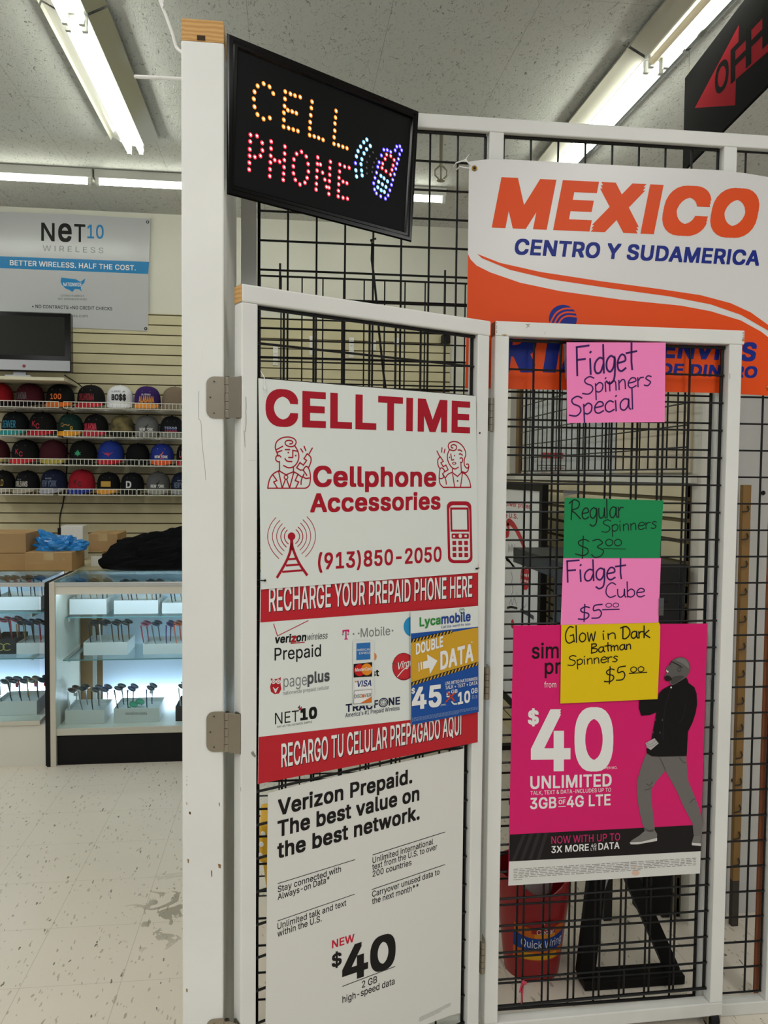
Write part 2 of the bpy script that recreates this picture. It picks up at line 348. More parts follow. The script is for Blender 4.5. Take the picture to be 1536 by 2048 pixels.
 '9': (891, '444,1013 532,1003 610,971 674,921 723,854 754,773 764,682 756,608 733,530 688,440 619,331 394,0 256,0 593,487 604,487 588,459 565,435 537,413 505,397 468,386 428,383 343,392 269,421 209,467 163,529 134,604 125,691 135,780 166,858 216,922 280,972 357,1003 444,905 390,898 342,877 302,844 272,801 253,749 246,691 253,632 272,581 302,538 342,506 390,485 444,479 499,485 548,505 588,537 618,580 637,631 644,689 637,748 618,800 588,844 548,877 500,898 548,421', '24 23 40 40 39 24 25 24 39 26 25 39 39 38 26 38 37 26 27 26 37 37 36 27 28 27 36 29 28 36 30 35 34 34 31 30 20 44 43 32 0 33 20 43 21 42 21 43 31 34 33 33 0 31 10 16 11 21 42 22 42 41 22 23 22 41 40 23 41 29 36 35 35 30 29 18 17 45 13 14 47 14 13 15 13 47 46 1 55 54 49 48 8 8 7 49 7 6 49 50 49 6 6 5 50 51 50 5 5 4 51 52 51 4 4 3 52 15 16 10 10 9 15 14 15 9 9 8 14 8 48 14 47 14 48 52 3 53 3 2 53 54 53 2 1 54 2 44 20 19 19 18 44 18 45 44 0 32 55 55 1 0 45 17 46 56 13 17 13 46 17 16 15 13 13 56 16 12 11 16 12 16 56'),
 '<': (891, '128,349 128,433 762,753 762,621 279,393 283,401 283,382 279,389 762,159 762,30 283,395 283,387', '7 6 11 6 7 0 1 0 7 7 4 1 3 2 5 6 0 9 9 8 6 5 4 10 1 4 5 5 2 1 3 5 10 6 8 11 4 7 10 11 10 7'),
 '>': (891, '760,349 128,30 128,159 610,389 605,382 605,401 610,393 128,621 128,753 760,433 605,387 605,395', '2 1 4 4 3 10 6 0 9 0 6 3 6 9 5 4 1 0 0 3 4 8 7 5 5 9 8 6 5 11 2 4 10 5 7 11 10 3 11 3 6 11'),
 'A': (943, '32,0 396,1000 543,1000 910,0 777,0 564,595 543,656 519,732 491,825 456,940 482,940 448,823 418,729 394,654 374,595 167,0 216,279 216,391 727,391 727,279 469,896 303,391 637,391 677,279 264,279', '0 15 16 16 17 0 1 13 12 12 11 1 11 9 1 17 14 13 13 1 17 0 17 1 7 6 2 7 2 8 10 8 2 4 3 19 3 18 19 5 18 6 2 6 18 18 3 2 24 21 16 9 11 20 9 20 10 1 9 10 10 2 1 22 23 19 8 10 20 21 24 22 14 17 21 17 16 21 18 5 22 19 18 22 4 19 23 23 22 24 16 15 24'),
 'B': (897, '118,0 118,1000 474,1000 569,991 646,964 706,923 749,869 774,805 783,735 777,677 760,629 734,591 700,562 661,540 619,524 619,515 667,506 714,483 756,447 791,399 814,340 821,268 813,196 787,131 742,77 677,35 592,9 485,0 245,112 481,112 581,123 648,157 686,207 699,268 692,317 673,361 642,399 601,429 549,447 488,454 245,454 245,561 468,561 520,566 566,582 605,608 635,642 654,683 660,732 649,793 614,843 556,877 472,888 245,888', '0 28 40 1 0 40 40 41 1 41 53 1 39 43 42 28 0 27 27 29 28 39 42 40 41 40 42 52 2 53 1 53 2 38 37 15 14 45 44 50 4 51 3 51 4 29 27 26 26 30 29 43 39 38 38 15 43 15 14 43 14 44 43 51 3 52 2 52 3 31 25 24 24 23 31 32 31 23 23 22 32 33 32 22 22 21 33 21 20 33 34 33 20 20 19 34 35 34 19 19 18 35 11 10 47 10 9 47 48 47 9 9 8 48 8 7 48 49 48 7 7 6 49 30 26 25 25 31 30 35 18 36 18 17 36 17 16 36 37 36 16 15 37 16 45 14 13 46 45 13 13 12 46 12 11 46 11 47 46 49 6 50 6 5 50 4 50 5'),
 'C': (1003, '526,-13 403,2 295,49 205,125 137,227 94,352 79,499 94,647 137,773 205,875 295,951 403,998 526,1013 599,1008 669,991 733,964 790,926 840,879 880,822 910,758 930,685 803,685 788,733 765,776 737,812 702,842 663,866 620,883 574,893 526,896 438,884 361,850 296,793 246,715 214,617 203,499 214,382 246,284 296,207 361,150 439,116 526,104 574,107 620,118 663,135 702,158 737,188 765,225 788,267 803,315 930,315 911,243 881,178 840,122 791,74 734,37 669,9 600,-8', '5 4 37 37 36 5 6 5 36 35 6 36 6 35 34 7 6 34 34 33 7 8 7 33 30 11 31 40 0 41 28 13 12 41 0 42 28 12 29 0 40 1 39 1 40 29 12 30 11 30 12 1 39 2 3 2 39 39 38 3 4 3 38 37 4 38 8 33 32 9 8 32 32 31 9 10 9 31 31 11 10 43 57 56 56 44 43 26 14 27 44 56 55 55 45 44 25 15 26 14 26 15 52 51 48 49 48 51 51 50 49 20 19 21 22 21 19 19 18 22 23 22 18 18 17 23 45 55 54 46 45 54 54 53 46 47 46 53 53 52 47 52 48 47 23 17 24 17 16 24 25 24 16 15 25 16 42 0 57 57 43 42 13 28 27 27 14 13'),
 'D': (987, '430,0 189,0 189,112 422,112 534,124 625,159 695,216 745,293 775,389 785,502 775,614 745,709 696,785 628,842 541,876 434,888 183,888 183,1000 443,1000 579,985 693,940 785,868 852,769 894,646 907,502 893,357 852,233 783,134 689,60 571,15 245,1000 245,0 118,0 118,1000 245,888 245,112', '33 32 16 16 17 33 2 1 31 1 2 32 16 32 2 17 16 30 29 5 4 29 4 0 3 0 4 18 15 14 14 19 18 0 3 31 2 31 35 16 2 34 30 16 34 15 18 30 20 13 12 10 9 24 24 23 10 6 28 27 27 26 6 7 6 26 26 25 7 8 7 25 25 24 8 24 9 8 10 23 11 23 22 11 12 11 22 22 21 12 20 12 21 5 29 28 28 6 5 19 14 13 13 20 19 15 30 34 2 35 34 31 3 35'),
 'E': (823, '118,0 118,1000 732,1000 732,888 245,888 245,562 699,562 699,450 245,450 245,112 738,112 738,0', '0 9 8 1 0 8 8 5 1 5 4 1 9 0 11 11 10 9 5 8 7 7 6 5 3 2 4 1 4 2'),
 'F': (806, '118,0 118,1000 726,1000 726,888 245,888 245,547 681,547 681,435 245,435 245,0', '9 8 0 8 5 0 1 0 5 3 2 4 5 8 7 7 6 5 1 5 4 4 2 1'),
 'G': (1023, '528,-13 403,2 294,49 204,125 136,227 93,353 79,499 93,647 136,773 203,875 293,951 400,998 521,1013 597,1008 669,990 735,961 793,922 842,874 883,818 913,755 932,685 802,685 784,732 761,773 733,809 700,839 662,864 620,882 573,892 521,896 436,884 360,850 295,793 246,715 214,617 203,499 214,382 246,285 296,207 362,150 440,116 528,104 608,113 678,140 735,183 779,242 806,314 815,398 854,391 556,391 556,503 940,503 940,393 926,278 886,179 823,97 740,37 641,-1 814,391', '5 4 37 37 36 5 6 5 36 35 6 36 6 35 34 7 6 34 34 33 7 8 7 33 30 11 31 40 0 41 12 29 28 0 40 1 39 1 40 29 12 30 11 30 12 1 39 2 39 38 2 3 2 38 4 3 38 37 4 38 8 33 32 9 8 32 10 9 32 32 31 10 31 11 10 57 43 42 26 14 27 13 27 14 43 57 56 56 44 43 25 15 26 14 26 15 53 52 48 52 51 48 53 48 46 47 58 48 48 51 47 20 19 21 22 21 19 19 18 22 44 56 55 55 54 44 45 44 54 54 53 45 53 46 45 22 18 23 18 17 23 24 23 17 17 16 24 25 24 16 15 25 16 57 42 0 41 0 42 58 47 49 50 49 47 47 51 50 27 13 28 12 28 13 46 48 58'),
 'H': (1016, '118,0 118,1000 245,1000 245,568 771,568 771,1000 898,1000 898,0 771,0 771,456 245,456 245,0', '0 11 10 1 0 10 10 3 1 3 2 1 9 8 7 7 6 9 4 9 6 6 5 4 3 10 9 9 4 3'),
 'I': (380, '125,0 255,0 255,1000 125,1000', '0 1 2 0 2 3'),
 'J': (779, '364,-13 244,6 148,64 86,159 65,286 65,340 192,340 192,286 204,205 239,146 294,110 364,98 433,110 487,146 522,205 534,286 534,1000 661,1000 661,286 640,159 578,64 483,6', '5 4 7 10 1 0 1 10 9 1 9 2 9 8 2 3 2 8 4 3 8 7 4 8 5 7 6 21 13 12 16 15 18 18 17 16 13 21 20 14 13 20 20 19 14 19 18 14 18 15 14 21 12 0 12 11 0 10 0 11'),
 'K': (917, '205,286 205,425 240,470 273,513 308,555 343,596 379,637 416,677 715,1000 881,1000 454,542 448,543 118,0 118,1000 245,1000 245,657 244,442 245,380 245,0 732,0 369,509 448,608 882,0 244,475 245,328 389,481 477,567', '0 1 12 13 12 1 0 12 18 1 0 17 17 16 1 2 1 16 2 16 23 2 23 15 1 2 15 13 1 15 15 14 13 5 4 20 20 11 21 19 22 10 10 22 26 21 10 26 8 21 9 10 21 11 6 5 21 7 6 21 21 8 7 16 17 20 3 16 20 20 4 3 0 18 24 17 0 24 16 3 23 11 20 25 10 11 25 19 10 25 17 24 25 20 17 25 5 20 21 9 21 26'),
 'L': (772, '118,0 118,1000 245,1000 245,112 710,112 710,0', '1 0 3 3 0 5 5 4 3 1 3 2'),
 'M': (1235, '118,0 118,1000 298,1000 545,368 554,343 565,312 576,278 588,241 600,203 612,165 623,129 632,96 604,96 614,127 625,162 636,200 649,238 661,276 672,311 683,342 693,368 936,1000 1116,1000 1116,0 991,0 991,572 991,605 992,643 992,683 993,725 994,768 995,812 996,856 997,899 1008,899 994,852 978,805 963,758 947,713 933,671 919,633 906,599 896,572 672,0 562,0 335,572 325,598 313,631 299,668 285,710 270,754 254,801 237,850 220,899 234,899 235,860 236,818 237,774 238,731 238,687 239,646 239,607 240,572 240,0 619,143 996,859 235,855', '55 53 66 57 56 1 53 1 56 54 53 55 63 62 0 1 0 62 62 61 1 61 60 1 60 59 1 59 58 1 57 1 58 13 9 12 8 12 9 12 8 44 49 2 50 51 50 2 52 51 2 55 52 2 54 55 2 53 54 2 1 53 2 14 10 11 11 15 14 31 30 22 22 34 31 32 31 34 34 33 65 65 33 35 25 24 23 23 22 25 26 25 22 27 26 22 28 27 22 29 28 22 22 30 29 20 19 42 21 38 37 37 36 21 36 35 21 35 33 21 33 34 21 34 22 21 12 44 43 43 11 12 13 12 11 11 10 13 13 10 64 42 41 20 2 49 48 46 45 3 3 2 47 48 47 2 47 46 3 10 14 64 9 13 64 38 21 39 21 20 40 41 40 20 40 39 21 32 34 65 15 11 43 43 42 18 19 18 42 18 17 43 17 16 43 16 15 43 4 3 45 45 44 5 6 5 44 7 6 44 8 7 44 5 4 45 53 56 66 52 55 66'),
 'N': (1029, '118,0 118,1000 268,1000 674,359 692,331 713,296 736,255 762,210 788,160 813,108 796,105 791,160 788,213 786,263 785,309 784,350 784,383 784,1000 911,1000 911,0 760,0 397,570 373,609 349,650 322,696 291,749 255,812 211,889 234,892 237,820 240,754 243,695 244,645 245,603 246,572 246,0 792,152 236,845', '33 32 1 32 31 1 31 30 1 27 1 30 30 29 27 2 26 25 35 34 0 1 0 34 33 1 34 28 27 37 26 2 28 27 28 2 1 27 2 20 7 6 10 9 36 11 9 12 9 19 12 13 12 19 14 13 19 19 9 20 9 10 20 7 20 10 10 8 7 14 19 15 16 15 19 19 18 16 17 16 18 6 5 20 25 24 2 22 21 3 3 2 23 24 23 2 23 22 3 9 11 36 8 10 36 3 21 20 4 3 20 5 4 20 27 29 37 26 28 37'),
 'O': (1048, '525,-13 403,2 296,49 206,125 137,227 94,352 79,499 94,647 137,773 206,875 296,951 403,998 525,1013 647,998 754,951 844,875 912,773 955,647 969,499 955,352 912,227 844,125 754,49 647,2 525,104 610,115 687,149 752,205 803,283 835,382 846,499 835,618 803,717 752,795 687,851 610,885 525,896 439,885 362,850 297,794 246,716 214,618 203,499 214,382 246,284 297,206 362,150 439,115', '5 4 44 44 43 5 6 5 43 42 6 43 6 42 41 7 6 41 41 40 7 8 7 40 45 2 46 39 38 10 47 1 0 0 24 47 46 2 1 1 47 46 37 11 38 10 38 11 2 45 3 4 3 45 44 4 45 8 40 39 9 8 39 39 10 9 12 36 35 35 13 12 27 26 22 33 14 34 22 26 23 25 23 26 13 35 34 34 14 13 20 19 28 29 28 19 19 18 29 18 30 29 30 18 31 18 17 31 32 31 17 17 16 32 27 22 21 21 20 27 20 28 27 32 16 33 16 15 33 14 33 15 23 25 0 24 0 25 36 12 37 11 37 12'),
 'P': (874, '118,0 118,1000 462,1000 568,990 653,958 719,909 766,845 794,769 803,683 794,598 766,522 719,457 653,407 568,376 462,365 215,365 215,477 457,477 528,483 584,503 626,535 655,577 672,627 677,683 672,740 655,789 626,831 584,862 527,882 456,889 245,889 245,0 245,477 245,365', '15 16 0 1 0 16 15 0 31 16 15 33 16 32 30 1 16 30 18 14 13 13 19 18 27 3 28 2 28 3 15 31 33 14 18 17 28 2 29 30 29 2 1 30 2 20 12 11 21 20 11 11 10 21 10 9 21 22 21 9 9 8 22 8 23 22 23 8 24 8 7 24 25 24 7 7 6 25 6 5 25 26 25 5 4 26 5 19 13 12 12 20 19 26 4 27 3 27 4 14 17 33 17 32 33 32 16 33'),
 'Q': (1048, '482,313 615,313 726,166 754,128 921,-94 788,-94 679,52 651,90 525,-13 403,2 296,49 206,125 137,227 94,352 79,499 94,647 137,773 206,875 296,951 403,998 525,1013 647,998 754,951 844,875 912,773 955,647 969,499 955,352 912,227 844,125 754,49 647,2 525,104 610,115 687,149 752,205 803,283 835,382 846,499 835,618 803,717 752,795 687,851 610,885 525,896 439,885 362,850 297,794 246,716 214,618 203,499 214,382 246,284 297,206 362,150 439,115 790,80 699,25 627,122 718,176', '13 12 52 52 51 13 14 13 51 50 14 51 14 50 49 15 14 49 49 48 15 16 15 48 9 55 54 33 32 8 44 20 45 55 9 8 8 32 55 19 46 45 45 20 19 9 54 10 54 53 10 11 10 53 12 11 53 52 12 53 16 48 47 17 16 47 18 17 47 47 46 18 46 19 18 6 34 7 6 7 31 35 2 3 41 22 42 30 3 6 34 6 3 3 2 34 34 2 59 21 43 42 42 22 21 28 27 36 37 36 27 27 26 37 26 38 37 38 26 39 26 25 39 40 39 25 25 24 40 30 6 57 5 4 30 3 30 56 35 3 29 29 28 35 28 36 35 40 24 41 24 23 41 22 41 23 33 8 31 31 7 33 20 44 43 43 21 20 2 35 59 29 3 56 6 31 57 33 7 58 7 34 58 30 4 56 5 30 57 1 0 58 34 1 58 1 34 59'),
 'R': (883, '118,0 118,1000 464,1000 569,990 655,960 721,913 767,851 795,777 805,692 795,607 767,534 721,473 654,427 569,398 464,389 189,389 189,501 459,501 530,507 585,524 627,553 656,591 673,637 679,692 673,748 656,796 627,835 585,864 529,882 458,889 245,889 245,0 694,0 452,450 595,450 841,0 245,501 245,389 484,391 615,414', '15 16 0 1 0 16 15 0 31 16 15 37 16 36 30 1 16 30 34 19 18 27 3 28 2 28 3 15 31 37 38 13 33 13 34 33 17 33 18 28 2 29 30 29 2 1 30 2 20 12 11 21 20 11 11 10 21 22 21 10 10 9 22 9 8 22 23 22 8 24 23 8 8 7 24 7 6 24 25 24 6 6 5 25 26 25 5 4 26 5 13 38 32 13 32 39 34 13 39 12 20 34 19 34 20 26 4 27 3 27 4 14 33 37 33 17 36 36 37 33 36 16 37 33 14 38 34 18 33 12 34 39 32 35 39'),
 'S': (878, '440,-17 338,-9 251,18 179,61 126,118 90,188 75,268 205,268 217,216 243,172 280,139 327,115 381,101 440,97 504,102 562,118 610,145 648,181 671,224 679,274 673,317 653,352 622,379 582,402 534,421 481,437 361,470 251,512 169,568 119,641 102,732 113,811 147,880 201,936 270,979 353,1005 446,1013 540,1005 621,978 689,936 741,882 775,817 788,743 663,743 642,810 594,860 526,891 442,901 382,896 329,880 285,855 253,822 233,783 226,738 234,692 257,656 292,627 333,606 376,589 417,577 519,549 565,536 612,518 660,496 705,467 744,432 776,388 796,336 803,272 792,195 760,125 707,66 636,21 546,-8', '4 3 9 9 8 4 5 4 8 8 7 5 6 5 7 30 29 54 54 53 30 31 30 53 53 52 31 32 31 52 50 49 34 12 1 0 0 13 12 58 26 59 1 12 11 26 58 57 48 35 49 34 49 35 1 11 2 11 10 2 3 2 10 9 3 10 26 57 27 57 56 27 28 27 56 56 55 28 29 28 55 54 29 55 32 52 51 33 32 51 51 50 33 50 34 33 73 15 14 60 25 24 15 73 72 72 16 15 23 62 24 62 61 24 60 24 61 45 38 46 37 46 38 71 70 17 18 17 70 70 69 18 19 18 69 69 68 19 68 67 19 20 19 67 67 66 20 21 20 66 66 65 21 64 21 65 42 41 43 16 72 71 71 17 16 21 64 22 64 63 22 23 22 63 62 23 63 43 41 44 41 40 44 40 39 44 45 44 39 38 45 39 73 14 0 13 0 14 59 26 25 25 60 59 46 37 47 37 36 47 48 47 36 35 48 36'),
 'T': (882, '62,888 62,1000 819,1000 819,888 505,888 505,0 379,0 379,888', '1 0 7 3 2 4 7 6 5 5 4 7 4 2 7 1 7 2'),
 'U': (1017, '509,-16 398,-5 303,30 225,85 166,157 130,243 118,340 118,1000 244,1000 244,350 252,282 277,222 315,172 368,134 433,109 509,101 585,109 650,134 702,172 740,222 764,282 772,350 772,1000 899,1000 899,340 887,243 850,157 792,85 714,30 619,-5', '7 6 9 9 8 7 0 14 1 13 1 14 1 13 2 12 2 13 2 12 3 12 11 3 4 3 11 5 4 11 11 10 5 6 5 10 9 6 10 18 17 28 28 17 29 16 29 17 25 24 20 21 20 24 24 23 21 22 21 23 18 28 27 19 18 27 27 26 19 26 25 19 25 20 19 29 16 0 16 15 0 14 0 15'),
 'V': (943, '401,0 32,1000 166,1000 378,405 398,346 423,270 453,175 487,60 461,60 495,177 525,271 549,347 569,405 776,1000 910,1000 546,0 474,104', '2 1 3 8 6 0 5 0 6 3 1 0 4 3 0 0 5 4 9 7 15 15 10 9 14 13 12 14 12 15 12 11 15 10 15 11 8 0 15 15 7 8 8 7 16 7 9 16 6 8 16'),
 'W': (1349, '305,0 32,1000 162,1000 321,385 333,336 345,286 356,235 367,184 378,132 387,78 372,78 382,132 393,184 404,235 415,286 428,336 440,385 602,1000 746,1000 907,385 920,336 933,286 944,235 956,184 967,132 977,78 960,78 970,132 981,184 992,235 1003,286 1015,336 1028,385 1186,1000 1316,1000 1042,0 895,0 723,635 706,700 691,769 675,847 660,934 687,934 673,851 658,776 643,705 625,635 453,0 380,121 968,124 674,855', '5 4 0 4 3 0 1 0 3 2 1 3 9 11 48 9 48 10 10 8 0 8 7 0 7 6 0 5 0 6 13 12 47 44 43 17 43 41 17 10 0 47 9 10 47 11 9 47 47 12 11 45 44 17 40 39 18 42 40 18 23 22 36 26 25 49 31 30 35 32 31 35 35 34 32 34 33 32 25 26 35 27 25 35 28 27 35 29 28 35 35 30 29 35 26 36 26 24 36 23 36 24 39 38 18 22 21 36 42 41 50 17 41 42 42 18 17 8 10 48 16 46 17 46 45 17 37 19 18 38 37 18 25 27 49 24 26 49 16 15 46 20 19 37 37 36 20 21 20 36 41 43 50 40 42 50 14 13 47 47 46 15 15 14 47'),
 'X': (932, '36,0 427,559 427,464 58,1000 205,1000 350,787 378,745 401,710 421,678 439,647 458,613 479,574 456,574 477,612 495,646 514,678 534,710 558,745 587,787 734,1000 877,1000 509,470 509,564 896,0 750,0 574,254 549,292 528,324 509,354 491,384 473,417 453,454 481,454 461,418 443,386 425,356 405,326 383,293 357,254 180,0 394,512 468,595 541,517 467,428', '5 4 3 0 39 38 1 9 8 2 35 34 34 33 2 33 31 2 1 2 31 12 10 1 9 1 10 35 2 36 37 36 2 38 37 2 2 1 40 5 3 1 6 5 1 7 6 1 1 8 7 22 15 14 28 21 29 30 29 21 32 30 21 21 22 11 13 11 22 22 14 13 19 18 20 24 23 25 21 28 27 27 26 21 26 25 21 21 25 42 22 21 42 18 17 22 17 16 22 15 22 16 32 31 43 32 21 31 1 31 21 21 11 1 12 1 11 12 11 41 1 3 40 0 38 40 38 2 40 11 13 41 10 12 41 20 18 42 18 22 42 25 23 42 31 33 43 30 32 43'),
 'Y': (928, '400,0 400,409 32,1000 179,1000 378,677 409,625 437,574 463,519 491,453 440,453 467,520 494,576 521,626 551,677 749,1000 895,1000 527,409 527,0 465,515', '3 2 4 6 9 7 9 6 1 5 1 6 4 2 1 1 5 4 10 8 11 14 13 15 15 13 16 11 8 16 12 11 16 16 13 12 1 0 17 17 16 1 9 1 16 16 8 9 9 8 18 8 10 18 7 9 18'),
 'Z': (862, '82,0 82,91 538,757 569,802 602,846 636,891 670,935 684,893 623,891 561,889 499,888 438,888 79,888 79,1000 780,1000 780,907 332,253 298,206 263,158 227,112 191,65 177,107 238,109 299,111 360,112 421,112 785,112 785,0 636,891 224,109', '21 1 20 20 29 21 20 1 0 20 0 25 25 24 20 24 23 20 23 22 20 29 20 22 21 19 18 18 17 21 1 21 17 17 16 1 1 16 2 6 28 7 6 7 15 15 14 6 15 2 16 3 2 15 15 7 3 4 3 7 7 5 4 28 6 8 9 8 6 10 9 6 11 10 6 6 14 11 25 0 27 27 26 25 13 12 11 11 14 13 5 7 28 19 21 29'),
 'a': (765, '314,-17 247,-10 186,10 134,42 94,88 68,144 60,212 66,270 85,316 114,352 152,380 197,400 246,414 298,424 350,432 411,440 459,446 496,452 521,462 537,477 542,501 542,505 537,547 524,583 502,612 471,633 432,646 385,650 335,646 293,634 259,615 231,591 211,565 197,538 81,572 112,633 154,680 205,715 261,738 321,751 381,756 423,753 470,746 517,731 562,708 602,675 634,630 655,570 662,494 662,0 544,0 544,102 536,102 519,76 495,48 464,23 423,2 374,-12 335,89 397,96 448,115 488,145 518,183 536,226 542,271 542,373 530,365 510,358 484,351 455,346 424,341 394,337 367,333 345,330 303,323 264,312 230,296 203,274 186,244 181,206 185,171 200,142 224,119 255,103 292,93', '4 3 81 81 80 4 5 4 80 80 79 5 6 5 79 79 78 6 7 6 78 8 7 78 78 77 8 9 8 77 10 9 77 35 34 33 33 32 35 84 83 1 72 14 73 57 58 0 13 74 73 73 14 13 84 1 0 0 58 84 12 75 74 74 13 12 29 28 38 28 39 38 1 83 2 83 82 2 3 2 82 81 3 82 10 77 76 11 10 76 76 75 11 75 12 11 35 32 31 36 35 31 31 30 36 37 36 30 30 29 37 29 38 37 15 71 70 26 41 27 40 27 41 16 69 68 68 67 16 67 17 16 59 56 55 60 59 55 55 54 60 15 70 69 69 16 15 25 42 26 41 26 42 51 50 49 21 20 48 48 47 21 62 52 51 63 62 51 51 49 63 64 63 49 49 48 64 48 65 64 19 18 65 65 48 19 48 20 19 21 47 22 47 46 22 23 22 46 46 45 23 60 54 53 61 60 53 53 52 61 52 62 61 17 67 66 66 65 17 65 18 17 23 45 24 45 44 24 25 24 44 44 43 25 42 25 43 56 59 57 58 57 59 14 72 71 71 15 14 27 40 28 39 28 40'),
 'b': (834, '451,-16 389,-10 339,7 300,33 271,61 249,90 232,115 220,115 220,0 103,0 103,1000 223,1000 223,628 232,628 249,652 270,680 299,708 337,733 387,750 450,756 538,744 615,709 679,652 727,575 757,481 767,371 757,261 727,166 679,89 616,32 539,-4 433,92 497,101 549,129 591,172 621,229 639,297 645,372 639,447 621,513 591,569 550,612 497,639 433,648 369,640 317,613 276,572 246,517 228,450 221,372 228,294 246,226 276,170 318,128 370,101', '9 8 7 10 9 49 51 50 7 9 7 50 49 9 50 10 49 48 12 10 48 48 47 12 2 54 3 53 3 54 3 53 4 5 4 53 15 14 45 16 15 45 45 44 16 44 17 16 5 53 6 53 52 6 7 6 52 51 7 52 12 47 46 13 12 46 46 45 13 45 14 13 10 12 11 31 1 0 0 32 31 43 19 18 20 42 41 32 0 30 30 33 32 19 43 42 42 20 19 27 26 35 36 35 26 26 25 36 37 36 25 38 37 25 25 24 38 39 38 24 24 23 39 33 30 29 29 28 33 34 33 28 28 27 34 27 35 34 39 23 40 23 22 40 41 40 22 22 21 41 20 41 21 54 2 1 1 31 54 43 18 44 17 44 18'),
 'c': (778, '407,-16 312,-4 230,32 161,90 110,167 78,261 67,368 78,478 110,572 161,649 230,707 312,744 407,756 461,752 511,741 558,724 600,700 637,669 668,633 693,591 711,544 595,515 585,543 571,568 553,591 531,611 505,627 476,639 443,646 407,648 340,639 285,610 243,565 213,508 195,441 189,368 195,297 213,231 243,174 285,130 340,101 407,91 444,94 477,101 506,114 532,130 555,150 573,174 588,201 598,230 713,201 696,153 671,110 639,73 602,42 559,17 512,-1 461,-12', '5 4 37 37 36 5 6 5 36 36 35 6 35 34 6 7 6 34 34 33 7 8 7 33 57 42 0 41 0 42 28 12 29 30 29 12 0 41 1 40 1 41 30 12 11 1 40 2 40 39 2 3 2 39 39 38 3 4 3 38 37 4 38 8 33 32 9 8 32 32 31 9 10 9 31 31 30 10 30 11 10 56 44 43 26 14 27 13 27 14 44 56 55 55 45 44 25 15 26 14 26 15 53 52 47 48 47 52 52 51 48 49 48 51 51 50 49 20 19 21 22 21 19 19 18 22 45 55 54 46 45 54 54 53 46 53 47 46 22 18 23 18 17 23 24 23 17 17 16 24 25 24 16 15 25 16 56 43 57 42 57 43 27 13 28 12 28 13'),
 'd': (834, '384,-16 296,-4 219,32 155,89 107,166 77,261 67,371 77,481 108,575 156,652 220,709 297,744 385,756 448,750 497,733 536,708 565,680 586,652 602,628 611,628 611,1000 731,1000 731,0 615,0 615,115 603,115 586,90 564,61 534,33 496,7 446,-10 402,92 465,101 517,128 559,170 589,226 607,294 613,372 607,450 589,517 559,572 518,613 465,640 402,648 337,639 284,612 243,569 213,513 195,447 189,372 195,297 213,229 243,172 285,129 338,101', '5 4 51 51 50 5 6 5 50 50 49 6 49 48 6 7 6 48 48 47 7 8 7 47 45 11 10 30 31 0 54 0 31 43 12 44 0 54 1 53 1 54 11 45 44 44 12 11 1 53 2 3 2 53 53 52 3 4 3 52 51 4 52 8 47 46 9 8 46 46 45 9 45 10 9 13 42 14 32 29 28 33 32 28 28 27 33 27 26 33 16 15 41 42 41 15 14 42 15 24 23 22 36 35 24 24 22 36 22 37 36 37 22 38 22 21 38 21 19 38 39 38 19 19 21 20 33 26 25 34 33 25 25 24 34 24 35 34 39 19 40 19 18 40 41 40 18 18 17 41 16 41 17 29 32 30 31 30 32 42 13 43 12 43 13'),
 'e': (794, '417,-16 316,-4 230,32 161,90 109,167 78,260 67,367 78,475 109,569 159,647 226,706 308,743 403,756 464,751 522,735 578,709 628,670 670,619 702,554 723,475 730,381 730,333 147,333 147,434 664,434 609,397 603,467 585,528 556,578 516,617 465,641 403,649 341,641 288,616 245,578 214,530 195,474 189,415 189,349 196,273 217,209 251,158 297,121 353,98 417,91 460,94 499,104 532,120 561,143 584,172 601,207 717,179 694,124 659,77 612,38 555,9 490,-10 606,434 191,434 190,333', '6 5 22 22 23 6 7 6 23 5 4 39 22 5 39 38 37 22 23 22 37 25 24 57 7 23 36 8 7 36 36 35 8 35 9 8 42 41 2 34 33 10 0 43 1 31 12 32 11 32 12 42 2 1 1 43 42 32 11 33 10 33 11 2 41 3 41 40 3 4 3 40 39 4 40 9 35 34 34 10 9 56 46 45 46 56 55 55 47 46 15 14 29 30 29 14 13 30 14 20 19 24 18 24 19 52 51 50 21 25 38 21 20 25 20 24 25 24 18 26 27 26 18 18 17 27 47 55 54 48 47 54 54 53 48 49 48 53 53 52 49 52 50 49 27 17 28 17 16 28 29 28 16 15 29 16 56 45 0 45 44 0 43 0 44 37 38 25 30 13 31 12 31 13 22 39 59 38 22 59 36 23 58 24 26 57 23 37 58 37 25 57 37 57 58 21 38 59'),
 'f': (499, '448,746 448,643 13,643 13,746 158,0 158,848 166,907 188,955 222,993 266,1020 316,1036 368,1042 406,1040 437,1036 461,1030 477,1024 447,921 436,924 422,928 405,931 383,932 336,925 303,904 285,870 279,823 279,0 158,643 158,746 279,746 279,643', '9 8 22 29 26 25 24 23 5 6 5 23 7 6 23 23 22 7 22 8 7 11 21 20 19 12 20 11 20 12 17 16 15 15 14 17 17 14 18 14 13 18 19 18 13 12 19 13 9 22 21 10 9 21 21 11 10 27 28 24 4 25 26 3 2 27 2 26 27 28 27 26 24 5 27 1 0 28 29 1 28 26 29 28'),
